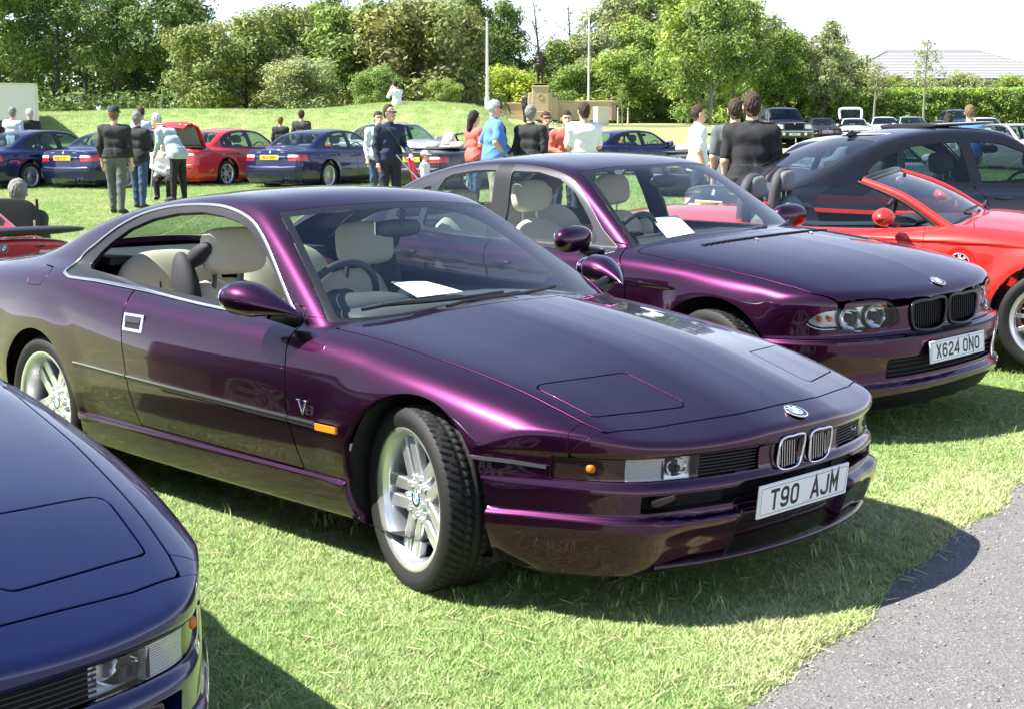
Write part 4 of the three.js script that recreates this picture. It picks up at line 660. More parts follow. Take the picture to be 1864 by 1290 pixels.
// printed show sheets lying on the two dashboards
const sheetMap = canvas(256, 180, (g, w, h) => { g.fillStyle = '#f4f5f2'; g.fillRect(0, 0, w, h); g.fillStyle = '#7fb6d6'; g.fillRect(60, 12, 136, 12); g.fillRect(88, 28, 80, 6); g.fillStyle = '#9aa0a4'; for (let i = 0; i < 7; i++) g.fillRect(28, 50 + i * 16, 150 + ((i * 37) % 50), 3); });
function sheet(label, q) {
  const g = new THREE.PlaneGeometry(1, 1, 10, 8), p = g.attributes.position; for (let i = 0; i < p.count; i++) { const u = p.getX(i) + 0.5, v = p.getY(i) + 0.5, c = [0, 1, 2].map((k) => lerp(lerp(q[3][k], q[2][k], u), lerp(q[0][k], q[1][k], u), v)); p.setXYZ(i, c[0], c[1] + 0.01 * sin(u * 3) * sin(v * 3), c[2]); } g.computeVertexNormals();
  const t = thing('paper_sheet', label, 'paper'); part('sheet', g, std(0xffffff, 0.8, { map: sheetMap }), t); return t;
}
sheet('white printed sheet on the dashboard of the purple coupe', [[-1.0, 0.942, 0.14], [-0.915, 0.942, 0.02], [-0.68, 0.917, 0.031], [-0.636, 0.917, 0.313]]);
{ const t = sheet('white printed sheet on the dashboard of the purple four-door saloon', [[-1.04, 1.055, 0.19], [-1.08, 1.055, -0.09], [-0.69, 0.985, 0.2], [-0.6, 0.985, 0.54]]); t.position.copy(limo.position); t.rotation.copy(limo.rotation); }
// ---------------------------------------------------------------- the lie of the land
// along: metres ahead of where the photographer stands; across: metres to the right of that line
const EYE = [3.5025, 3.9118], FWD = [-0.7092, -0.705], RGT = [0.705, -0.7092];
const rise = pch(6.3, 0, 9, 0.045, 14, 0.18, 24, 0.44, 33, 0.67, 50, 1.05, 60, 1.45, 73, 2.1, 80, 2.7, 88, 3.25, 100, 3.5, 140, 3.8, 400, 4);
const bankTop = pch(-60, 1.9, -17, 1.78, -7, 1.95, -4.5, 2.05, -1.6, 1.95, 0.2, 1.2, 1.6, 0.25, 2.6, 0), wobble = (a, b) => sin(a * 0.7 + b * 0.31) * 0.5 + sin(a * 0.23 - b * 0.6 + 1.3) * 0.5;
function heightAt(along, across) {
  let h = rise(along);
  if (along > 38 && along < 92) h += bankTop(across) * sst(41, 51, along + across * 0.06) * (1 - 0.75 * sst(54, 72, along)) * (1 + 0.06 * wobble(across, along));
  return h + 0.012 * wobble(along * 1.3, across * 1.7);
}
const toLocal = (x, z) => [(x - EYE[0]) * FWD[0] + (z - EYE[1]) * FWD[1], (x - EYE[0]) * RGT[0] + (z - EYE[1]) * RGT[1]];
const H = (x, z) => heightAt(...toLocal(x, z));
const spot = (along, across, up = 0) => { const x = EYE[0] + FWD[0] * along + RGT[0] * across, z = EYE[1] + FWD[1] * along + RGT[1] * across; return [x, heightAt(along, across) + up, z]; };
// bearing in pixels of the 1864 wide photograph, turned into metres across
const across = (px, along) => (px - 932) * along / 2585;
const facing = (deg) => { const a = deg * PI / 180, dx = FWD[0] * cos(a) + RGT[0] * sin(a), dz = FWD[1] * cos(a) + RGT[1] * sin(a); return [dx, dz]; };   // degrees to the right of the view's direction
const carTurn = (deg) => { const [dx, dz] = facing(deg); return Math.atan2(-dz, dx); }, manTurn = (deg) => { const [dx, dz] = facing(deg); return Math.atan2(dx, dz); };
const roadEdge = pch(-40, -9, -12, -2.6, -6.5, -0.65, -4, 0.26, -2.28, 0.63, -1.79, 0.7, -1.35, 0.79, 0, 1.12, 0.93, 1.28, 3, 1.5, 6, 1.7, 14, 1.2);    // x of the track's edge at a given z
function noiseTexture(size, seed, octaves) {           // tiling value noise, 0..1
  const r = rng(seed), out = new Float32Array(size * size);
  for (const [n, amp] of octaves) {
    const g = Float32Array.from({ length: n * n }, r);
    for (let y = 0; y < size; y++) for (let x = 0; x < size; x++) {
      const u = x / size * n, v = y / size * n, i = floor(u), j = floor(v), a = u - i, b = v - j, s = a * a * (3 - 2 * a), t = b * b * (3 - 2 * b), at = (p, q) => g[(q % n) * n + (p % n)];
      out[y * size + x] += amp * lerp(lerp(at(i, j), at(i + 1, j), s), lerp(at(i, j + 1), at(i + 1, j + 1), s), t);
    }
  }
  return out;
}
function dataTexture(size, fn, repeat, srgb = false) {
  const d = new Uint8Array(size * size * 4); for (let i = 0; i < size * size; i++) { const [r, g, b] = fn(i); d[4 * i] = clamp(r) * 255; d[4 * i + 1] = clamp(g) * 255; d[4 * i + 2] = clamp(b) * 255; d[4 * i + 3] = 255; }
  const t = new THREE.DataTexture(d, size, size); t.magFilter = THREE.LinearFilter; t.wrapS = t.wrapT = THREE.RepeatWrapping; t.repeat.set(repeat, repeat); if (srgb) t.colorSpace = THREE.SRGBColorSpace; t.needsUpdate = true; return t;
}
{
  const fine = noiseTexture(512, 3, [[256, 0.5], [128, 0.3], [32, 0.2]]), broad = noiseTexture(512, 5, [[8, 0.5], [24, 0.3], [64, 0.2]]);
  const grassMap = dataTexture(512, (i) => { const f = fine[i], b = broad[i], dry = sst(0.45, 0.75, b * 0.55 + f * 0.45), v = 0.6 + 0.75 * f; return [pow(lerp(0.23, 0.44, dry) * v, 1 / 2.2), pow(lerp(0.32, 0.42, dry) * v, 1 / 2.2), pow(lerp(0.1, 0.2, dry) * v, 1 / 2.2)]; }, 1, true);
  const grassMat = std(0xffffff, 0.95, { map: grassMap, bumpMap: dataTexture(512, (i) => [fine[i], fine[i], fine[i]], 1), bumpScale: 0.02 });
  const P = [], U = [], I = [], rows = []; for (let a = -40; a < 12; a += 0.8) rows.push(a); for (let a = 12; a < 100; a += 1.1) rows.push(a); for (let a = 100; a < 700; a += 25) rows.push(a);
  const cols = []; for (let i = -70; i <= 70; i++) cols.push(Math.sign(i) * pow(abs(i) / 70, 2) * 60 + i * 0.25);
  for (const a of rows) for (const c of cols) { const w = a > 60 ? 1 + (a - 60) * 0.02 : 1, q = spot(a, c * w); P.push(...q); U.push(q[0] / 2.2, q[2] / 2.2); }
  const n = cols.length; for (let i = 0; i < rows.length - 1; i++) for (let k = 0; k < n - 1; k++) { const a = i * n + k, b = a + n; I.push(a, a + 1, b, b, a + 1, b + 1); }
  const g = new THREE.BufferGeometry(); g.setAttribute('position', new THREE.Float32BufferAttribute(P, 3)); g.setAttribute('uv', new THREE.Float32BufferAttribute(U, 2)); g.setIndex(I); g.computeVertexNormals();
  part('ground', g, grassMat).userData.kind = 'structure';
  // the tarmac track along the front of the row
  const grit = noiseTexture(512, 9, [[256, 0.55], [96, 0.25], [16, 0.2]]), speck = noiseTexture(512, 11, [[200, 1]]);
  const roadMap = dataTexture(512, (i) => { const k = speck[i], v = 0.085 + 0.1 * grit[i] + (k > 0.8 ? (k - 0.8) * 1.1 : 0) - (k < 0.16 ? 0.06 : 0); return [pow(v * 1.03, 1 / 2.2), pow(v * 0.99, 1 / 2.2), pow(v * 0.98, 1 / 2.2)]; }, 1, true);
  const RP = [], RU = [], RI = [], zs = []; for (let z = -30; z <= 14; z += 0.08) zs.push(z); const ws = [0, 0.06, 0.14, 0.4, 1, 2, 3.5, 5.5, 8], rr = rng(4), jag = zs.map((z) => (rr() - 0.5) * 0.06 + 0.035 * sin(z * 3.1) + 0.03 * sin(z * 7.7 + 1) + 0.02 * sin(z * 17));
  zs.forEach((z, j) => ws.forEach((w, k) => { const x = roadEdge(z) + w + (k === 0 ? jag[j] : 0), y = max(H(x, z), 0) + (k === 0 ? -0.012 : k === 1 ? 0.004 : 0.012); RP.push(x, y, z); RU.push(x / 1.1, z / 1.1); }));
  for (let j = 0; j < zs.length - 1; j++) for (let k = 0; k < ws.length - 1; k++) { const a = j * ws.length + k, b = a + ws.length; RI.push(a, b, a + 1, b, b + 1, a + 1); }
  const rg = new THREE.BufferGeometry(); rg.setAttribute('position', new THREE.Float32BufferAttribute(RP, 3)); rg.setAttribute('uv', new THREE.Float32BufferAttribute(RU, 2)); rg.setIndex(RI); rg.computeVertexNormals();
  part('road', rg, std(0xffffff, 0.92, { map: roadMap, bumpMap: dataTexture(512, (i) => [grit[i], grit[i], grit[i]], 1), bumpScale: 0.006 })).userData.kind = 'structure';
}
// ---------------------------------------------------------------- grass: tufts near the camera, thinning out with distance
{
  const r = rng(21), tuft = (n, h, spread, lean) => { const P = [], N = [], I = [];
    for (let i = 0; i < n; i++) { const a = r() * TAU, d = r() * spread, x = cos(a) * d, z = sin(a) * d, b = r() * TAU, w = 0.0012 + r() * 0.0012, hh = h * (0.5 + r() * 0.7), l = hh * lean * (0.3 + r()), c = r() * TAU, k = P.length / 3, ux = cos(b) * w, uz = sin(b) * w, lx = cos(c) * l, lz = sin(c) * l;
      P.push(x - ux, 0, z - uz, x + ux, 0, z + uz, x - ux * 0.8 + lx * 0.35, hh * 0.6, z - uz * 0.8 + lz * 0.35, x + ux * 0.8 + lx * 0.35, hh * 0.6, z + uz * 0.8 + lz * 0.35, x + lx, hh, z + lz); for (let q = 0; q < 5; q++) N.push(sin(b) * 0.5, 0.8, -cos(b) * 0.5); I.push(k, k + 1, k + 2, k + 1, k + 3, k + 2, k + 2, k + 3, k + 4); }
    const g = new THREE.BufferGeometry(); g.setAttribute('position', new THREE.Float32BufferAttribute(P, 3)); g.setIndex(I); const f = g.toNonIndexed(); f.computeVertexNormals(); return f; };
  const mat = phy(0xffffff, 0.7, { transmission: 0.4, thickness: 0 });
  const patch = noiseTexture(128, 33, [[6, 0.5], [16, 0.3], [40, 0.2]]), at = (x, z) => patch[(((floor(z * 16) % 128) + 128) % 128) * 128 + ((floor(x * 16) % 128) + 128) % 128];
  const sow = (name, label, geometry, count, a0, a1, sMin, sMax, dens) => {
    const m = new THREE.InstancedMesh(geometry, mat, count), M4 = new THREE.Matrix4(), Q = new THREE.Quaternion(), up = V(0, 1, 0), col = new THREE.Color(); let k = 0, tries = 0;
    while (k < count && tries++ < count * 6) {
      const al = lerp(a0, a1, pow(r(), dens)), ac = (r() - 0.5) * 2 * (0.39 * al + 0.5), [x, y, z] = spot(al, ac), e = x - roadEdge(z); if (e > 0.03 + 0.05 * r() * r() + 0.035 * sin(z * 3.1) + 0.03 * sin(z * 7.7 + 1)) continue;
      const p = at(x, z), dry = sst(0.46, 0.8, p + (r() - 0.5) * 0.34 + (e > -0.3 ? 0.12 : 0)), s = lerp(sMin, sMax, r()) * (e > -0.25 ? 1.15 : 1) * (0.75 + p * 0.5), v = 0.75 + r() * 0.5;
      M4.compose(V(x, y - 0.004, z), Q.setFromAxisAngle(up, r() * TAU), V(s, s * (0.8 + r() * 0.4), s)); m.setMatrixAt(k, M4); col.setRGB(lerp(0.31, 0.52, dry) * v, lerp(0.46, 0.55, dry) * v, lerp(0.13, 0.27, dry) * v); m.setColorAt(k, col); k++;
    }
    m.count = k; m.name = name; m.castShadow = m.receiveShadow = true; Object.assign(m.userData, { kind: 'stuff', label, category: 'grass' }); scene.add(m);
  };
  sow('grass', 'short mown grass growing round and under the two purple cars', tuft(22, 0.019, 0.03, 1.3), 260000, 2.6, 9.5, 0.75, 1.4, 0.78);
  sow('long_grass', 'scattered longer grass stems standing above the mown grass', tuft(6, 0.07, 0.03, 0.6), 2600, 2.8, 10, 0.6, 1.25, 0.8);
  sow('far_grass', 'mown grass of the car park stretching back towards the bank', tuft(26, 0.03, 0.11, 1.3), 110000, 9, 34, 0.8, 1.8, 0.85);
  sow('bank_grass', 'rough grass on and before the bank', tuft(24, 0.05, 0.16, 1.2), 70000, 33, 57, 0.8, 1.9, 0.9);
  // dead straw lying in the turf, and loose chippings along the edge of the track
  const scatter = (name, label, cat, geo, material, count, put) => { const m = new THREE.InstancedMesh(geo, material, count), o = new THREE.Object3D(), col = new THREE.Color(); for (let k = 0; k < count; k++) { put(o, col); o.updateMatrix(); m.setMatrixAt(k, o.matrix); m.setColorAt(k, col); } m.name = name; m.castShadow = m.receiveShadow = true; Object.assign(m.userData, { kind: 'stuff', label, category: cat }); scene.add(m); };
  scatter('straw', 'dead straw blades lying in the turf near the cars', 'straw', new THREE.BoxGeometry(0.055, 0.0012, 0.0022), std(0xffffff, 0.9), 7000, (o, col) => { let q; do { const al = lerp(2.7, 9, pow(r(), 0.8)); q = spot(al, (r() - 0.5) * 2 * (0.39 * al + 0.4)); } while (q[0] - roadEdge(q[2]) > 0.12); o.position.set(q[0], q[1] + 0.012 + r() * 0.014, q[2]); o.rotation.set((r() - 0.5) * 0.7, r() * TAU, (r() - 0.5) * 0.7); o.scale.setScalar(0.4 + r() * 0.9); const v = 0.35 + r() * 0.3; col.setRGB(v, v * 0.85, v * 0.5); });
  scatter('chippings', 'loose grey chippings along the broken edge of the track', 'gravel', new THREE.IcosahedronGeometry(0.006, 0), std(0xffffff, 0.9), 5000, (o, col) => { const z = lerp(-5, 2.2, r()), w = pow(r(), 2.2) * 1.6 - 0.06, x = roadEdge(z) + w; o.position.set(x, max(H(x, z), 0) + 0.014, z); o.rotation.set(r() * 6, r() * 6, r() * 6); const q = 0.3 + r() * r() * 1.1; o.scale.set(q, q * 0.6, q * (0.6 + r() * 0.6)); const v = 0.1 + r() * 0.25; col.setRGB(v * 1.04, v, v * 0.96); });
}
// ---------------------------------------------------------------- trees, bushes, hedge
const leafMat = (c, t = 0.35) => phy(c, 0.75, { transmission: t, thickness: 0, vertexColors: true, specularIntensity: 0.6 });
const LEAF = { dark: leafMat([0.12, 0.21, 0.05], 0.42), mid: leafMat([0.19, 0.31, 0.065], 0.42), fresh: leafMat([0.26, 0.38, 0.075], 0.45), olive: leafMat([0.23, 0.31, 0.09], 0.42), pale: leafMat([0.28, 0.36, 0.17], 0.42), brown: leafMat([0.24, 0.29, 0.1], 0.42), bright: leafMat([0.36, 0.48, 0.06], 0.45) };
const barkMat = std([0.07, 0.058, 0.045], 0.95), barkPale = std([0.2, 0.19, 0.16], 0.9);
function leaves(clumps, perClump, size, seed) {        // small folded leaves through balls [x, y, z, r]
  const r = rng(seed), P = [], N = [], Cc = [], I = [], n = V(0, 0, 0), a = V(0, 0, 0), b = V(0, 0, 0);
  for (const [cx, cy, cz, cr, shade = 1] of clumps) { const tone = (0.75 + r() * 0.5) * shade, warm = r() * 0.25; const cnt = round(perClump * min(1.6, cr * cr));
    for (let i = 0; i < cnt; i++) {
      const u = r() * 2 - 1, th = r() * TAU, rad = cr * pow(r(), 0.42), q = sqrt(1 - u * u), dx = q * cos(th), dy = u, dz = q * sin(th), x = cx + dx * rad, y = cy + dy * rad * 0.8, z = cz + dz * rad;
      n.set(dx + (r() - 0.5) * 1.8, dy + 0.5 + (r() - 0.5) * 1.6, dz + (r() - 0.5) * 1.8).normalize(); a.set(r() - 0.5, r() - 0.5, r() - 0.5).cross(n).normalize(); b.crossVectors(n, a);
      const s = size * (0.6 + r() * 0.8), w = s * 0.42, k = P.length / 3, v = tone * (0.75 + r() * 0.5);
      P.push(x - a.x * s, y - a.y * s, z - a.z * s, x + b.x * w + n.x * w * 0.3, y + b.y * w + n.y * w * 0.3, z + b.z * w + n.z * w * 0.3, x + a.x * s, y + a.y * s, z + a.z * s, x - b.x * w + n.x * w * 0.3, y - b.y * w + n.y * w * 0.3, z - b.z * w + n.z * w * 0.3);
      for (let j = 0; j < 4; j++) { N.push(n.x, n.y, n.z); Cc.push(v * (1 + warm), v, v * (1 - warm)); } I.push(k, k + 2, k + 1, k, k + 3, k + 2);
    } }
  const g = new THREE.BufferGeometry(); g.setAttribute('position', new THREE.Float32BufferAttribute(P, 3)); g.setAttribute('normal', new THREE.Float32BufferAttribute(N, 3)); g.setAttribute('color', new THREE.Float32BufferAttribute(Cc, 3)); g.setIndex(I); return g;
}
// a tree of unit kind: trunk and limbs as one tapered mesh, and a crown of clumps round the limbs' ends
function treeKind(seed, { h = 9, spread = 3, first = 0.3, limbs = 14, clump = 0.9, per = 130, size = 0.16, lean = 0.3, top = 1, skirt = 0, bare = false, droop = 0 }) {
  const r = rng(seed), wood = [], clumps = [], bend = [(r() - 0.5) * lean * 2, (r() - 0.5) * lean * 2], P = (t) => [bend[0] * t * t, h * 0.92 * t, bend[1] * t * t], R = (t) => 0.02 * h * (1 - t * 0.85);
  for (let i = 0; i < 8; i++) wood.push(bar(P(i / 8), P((i + 1) / 8), R(i / 8), 8, R((i + 1) / 8)));
  for (let i = 0; i < limbs; i++) {
    const t = lerp(first, 0.98, (i + r() * 0.7) / limbs), o = P(t), a = i * 2.4 + r() * 0.8, len = spread * (bare ? 0.9 : 1) * (1 - 0.55 * sst(0.5, 1, t) * top) * (0.65 + r() * 0.5), rise2 = len * (0.35 + r() * 0.5 - droop), m = [o[0] + cos(a) * len * 0.5, o[1] + rise2 * 0.55, o[2] + sin(a) * len * 0.5], e = [o[0] + cos(a) * len, o[1] + rise2 * 1.0, o[2] + sin(a) * len], q = R(t) * 0.5;
    wood.push(bar(o, m, q, 6, q * 0.65), bar(m, e, q * 0.65, 6, q * 0.25));
    for (let k = 0; k < (bare ? 7 : 3); k++) { const f = 0.35 + r() * 0.6, s = [lerp(o[0], e[0], f), lerp(o[1], e[1], f), lerp(o[2], e[2], f)], d = [s[0] + (r() - 0.5) * spread * 0.6, s[1] + (r() * 0.5 + 0.05) * spread * 0.4, s[2] + (r() - 0.5) * spread * 0.6]; wood.push(bar(s, d, q * 0.35, 5, q * 0.12)); if (!bare || r() < 0.2) clumps.push([...d, clump * (bare ? 0.5 : 0.55 + r() * 0.6), 0.7 + r() * 0.6]); }
    if (!bare) clumps.push([...e, clump * (0.8 + r() * 0.5), 0.75 + r() * 0.5]);
  }
  for (let i = 0; i < skirt; i++) { const a = r() * TAU, d = spread * (0.3 + r() * 0.75); clumps.push([cos(a) * d, h * (0.05 + r() * 0.3), sin(a) * d, clump * (0.7 + r() * 0.5), 0.7 + r() * 0.5]); }
  if (!bare) clumps.push([...P(1), clump, 1]);
  return { trunk: merge(wood), crown: leaves(clumps, per, size, seed + 7), h };
}
const KIND = {
  tallA: treeKind(101, { h: 13, spread: 3.6, first: 0.32, limbs: 17, clump: 1.15, per: 95, size: 0.2, lean: 0.8 }), tallB: treeKind(102, { h: 13, spread: 3.2, first: 0.28, limbs: 15, clump: 1.05, per: 85, size: 0.2, lean: 1.2 }), tallC: treeKind(103, { h: 12, spread: 4, first: 0.22, limbs: 20, clump: 1.2, per: 105, size: 0.2, lean: 0.6 }),
  bushA: treeKind(104, { h: 6.5, spread: 2.3, first: 0.12, limbs: 26, clump: 0.85, per: 170, size: 0.14, skirt: 14 }), bushB: treeKind(105, { h: 6, spread: 2.5, first: 0.1, limbs: 24, clump: 0.95, per: 160, size: 0.14, skirt: 16 }), bushC: treeKind(106, { h: 6.5, spread: 2.1, first: 0.14, limbs: 28, clump: 0.75, per: 190, size: 0.13, skirt: 12 }),
  roundA: treeKind(107, { h: 9, spread: 2.7, first: 0.2, limbs: 26, clump: 0.95, per: 140, size: 0.16, skirt: 6 }), roundB: treeKind(108, { h: 8.5, spread: 2.4, first: 0.16, limbs: 26, clump: 0.85, per: 150, size: 0.16, skirt: 8 }), feather: treeKind(109, { h: 7, spread: 1.5, first: 0.15, limbs: 30, clump: 0.5, per: 220, size: 0.11, top: 1.4 }), sapling: treeKind(110, { h: 4.5, spread: 0.8, first: 0.4, limbs: 16, clump: 0.3, per: 160, size: 0.07, top: 0.9 }), bare: treeKind(111, { h: 10, spread: 2.4, first: 0.35, limbs: 18, clump: 0.5, per: 60, size: 0.12, bare: true, lean: 0.6 }), pine: treeKind(112, { h: 11, spread: 2.2, first: 0.2, limbs: 24, clump: 0.95, per: 150, size: 0.17, droop: 0.3 }),
};
const NTH = ['first', 'second', 'third', 'fourth', 'fifth', 'sixth', 'seventh', 'eighth', 'ninth', 'tenth', 'eleventh', 'twelfth', 'thirteenth', 'fourteenth', 'fifteenth', 'sixteenth'], byGroup = new Map();
function tree(kind, mat, px, along, topPx, wide, label, group, name = 'tree', bark = barkMat, turn = px) {
  const [x, y, z] = spot(along, across(px, along)), k = KIND[kind], h = (279 - topPx) * along / 2585 + 1.468 - y, s = h / k.h;
  const t = thing(name, label, name === 'bush' ? 'bush' : 'tree', [x, y - 0.05, z], turn * 0.7, group); t.scale.set(s * wide, s, s * wide); if (group) { if (!byGroup.has(group)) byGroup.set(group, []); byGroup.get(group).push([px, t]); }
  part('trunk', k.trunk, bark, t); part('crown', k.crown, LEAF[mat], t); return t;
}
{
  const row = 'trees along the far edge of the field';
  // tall woodland on the left, its tops beyond the picture
  [['tallA', 'dark', -70, 76, -75], ['tallB', 'mid', 15, 72, -60], ['tallC', 'dark', 62, 79, -40], ['tallB', 'dark', 118, 74, -50], ['tallA', 'mid', 168, 82, -20], ['tallB', 'dark', 225, 77, -5], ['tallC', 'mid', 262, 84, 15], ['tallA', 'dark', 318, 75, -40], ['tallC', 'fresh', 352, 86, 10]].forEach((a) => tree(...a, 1, 'tall dark tree behind the left end of the bank', 'tall dark trees on the left', 'tree'));
  [['bushA', 'olive', 385, 64, 55, 1.0], ['bushC', 'olive', 455, 66, 40, 1.1], ['bushB', 'pale', 548, 63, 120, 1.35], ['bushA', 'olive', 520, 72, 25, 1.0], ['roundA', 'mid', 590, 78, 12, 0.95], ['bushC', 'mid', 650, 68, 20, 1.1], ['bushB', 'brown', 745, 67, 22, 1.1], ['bushA', 'brown', 808, 70, 18, 1.0]].forEach((a) => tree(...a, 'olive brown tree above the grass bank', 'olive shrubs above the bank', 'tree'));
  tree('pine', 'dark', 862, 100, -25, 0.9, 'very dark tall tree behind the left flagpole', undefined, 'tree'); tree('pine', 'dark', 918, 104, 5, 0.85, 'dark evergreen tree just left of the statue', undefined, 'tree');
  tree('bushB', 'bright', 928, 97, 135, 1.5, 'bright yellow green bush behind the memorial wall left of the statue', undefined, 'bush'); tree('bushB', 'mid', 690, 60, 132, 1.3, 'mid green bush behind the person sitting on the bank', undefined, 'bush'); tree('bushA', 'fresh', 815, 62, 148, 1.2, 'small fresh green bush at the top of the bank', undefined, 'bush');
  [['bare', 'pale', 985, 108, -8], ['bare', 'pale', 1040, 112, -2], ['bare', 'pale', 950, 115, 20]].forEach((a) => tree(...a, 0.9, 'almost leafless tree behind the statue', 'bare trees behind the statue', 'tree'));
  [['roundA', 'mid', 1022, 104, 75, 1.1], ['roundB', 'pale', 1085, 100, 68, 1.05], ['roundA', 'fresh', 1150, 104, 40, 1.05], ['roundB', 'mid', 1195, 99, 55, 1.1], ['bushB', 'fresh', 1120, 95, 110, 1.3], ['bushA', 'mid', 1050, 96, 125, 1.4], ['roundA', 'pale', 1130, 118, -8, 1.0], ['roundB', 'mid', 1215, 116, -10, 1]].forEach((a) => tree(...a, 'fresh green tree behind the memorial wall', 'green trees behind the memorial wall', 'tree'));
  [['roundA', 'fresh', 1250, 90, -4, 0.9], ['roundB', 'mid', 1290, 86, 2, 0.95], ['roundA', 'fresh', 1330, 90, -8, 0.85]].forEach((a) => tree(...a, 'pale trunked fresh green tree right of the memorial', 'pale trunked trees right of the memorial', 'tree', barkPale));
  [['feather', 'pale', 1385, 100, 28, 1.2], ['roundB', 'mid', 1415, 92, 62, 1.0], ['roundA', 'mid', 1440, 96, 78, 0.95], ['feather', 'pale', 1492, 92, 38, 1.0], ['bushB', 'pale', 1512, 100, 102, 1.2]].forEach((a) => tree(...a, 'airy tree beside the open sky', 'airy trees by the hedge', 'tree'));
  tree('sapling', 'pale', 1672, 84, 66, 0.9, 'thin young tree in front of the slate roofed building', undefined, 'tree', barkPale); tree('sapling', 'brown', 1583, 86, 112, 1.2, 'small sparse tree against the left end of the slate roof', undefined, 'tree', barkPale); tree('sapling', 'fresh', 1131, 84, 150, 0.9, 'staked sapling beside the right end of the memorial wall', undefined, 'tree', barkPale);
  // undergrowth that reads as one mass, and the clipped hedge with shrubs behind
  const r = rng(77), mass = (px0, px1, al, h0, depth, dens, r0) => { const c = []; const n = round((px1 - px0) * al / 2585 * dens); for (let i = 0; i < n; i++) { const a = al + r() * depth, q = spot(a, across(lerp(px0, px1, r()), a)); c.push([q[0], q[1] + r() * h0, q[2], r0 * (0.6 + r() * 0.6), 0.6 + r() * 0.6]); } return c; };
  const stuff = (name, geo, mat, label, cat) => { const m = part(name, geo, mat); Object.assign(m.userData, { kind: 'stuff', label, category: cat }); };
  stuff('undergrowth', leaves(mass(-90, 815, 84, 4.2, 9, 13, 1.3), 70, 0.22, 5), LEAF.dark, 'dark mass of undergrowth filling the wood behind the bank', 'undergrowth');
  stuff('undergrowth', leaves(mass(940, 1560, 108, 4.5, 8, 10, 1.6), 60, 0.24, 6), LEAF.mid, 'green mass of undergrowth filling the wood behind the memorial', 'undergrowth');
  stuff('undergrowth', leaves(mass(330, 900, 66, 1.6, 5, 9, 0.9), 90, 0.15, 8), LEAF.olive, 'low scrub at the foot of the olive shrubs on the bank', 'undergrowth');
  stuff('undergrowth', leaves(mass(-90, 340, 66, 1.5, 6, 8, 1.0), 80, 0.16, 18), LEAF.dark, 'low dark scrub at the foot of the tall trees on the left', 'undergrowth');
  const hedge = thing('hedge', 'long clipped green hedge behind the parked cars on the right', 'hedge', [0, 0, 0]), hc = [];
  for (let i = 0; i < 620; i++) { const a = 92 + r() * 1.6, px = lerp(1470, 1960, r()), q = spot(a, across(px, a)); hc.push([q[0], q[1] + r() * 1.95, q[2], 0.42 + r() * 0.12, 0.75 + r() * 0.4]); }
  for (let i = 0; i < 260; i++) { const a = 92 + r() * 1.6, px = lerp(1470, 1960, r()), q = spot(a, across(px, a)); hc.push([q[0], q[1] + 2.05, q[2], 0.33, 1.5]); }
  part('foliage', leaves(hc, 330, 0.1, 9), LEAF.mid, hedge);
  for (let i = 0; i < 16; i++) tree(['bushB', 'bushA', 'bushC'][i % 3], i % 4 ? 'pale' : 'fresh', 1500 + i * 27 + r() * 10, 99 + r() * 3, 142 + r() * 12, 1.25, 'loose pale shrub standing behind the clipped hedge', 'shrubs behind the hedge', 'bush');
  for (let i = 0; i < 8; i++) tree(['bushB', 'bushA'][i % 2], 'mid', 1180 + i * 40 + r() * 16, 96 + r() * 3, 150 + r() * 20, 1.3, 'dark green bush under the trees at the field edge', 'bushes under the trees', 'bush');
}

for (const list of byGroup.values()) list.sort((a, b) => a[0] - b[0]).forEach(([, t], i) => { t.userData.label += ', ' + NTH[i] + ' from the left'; });
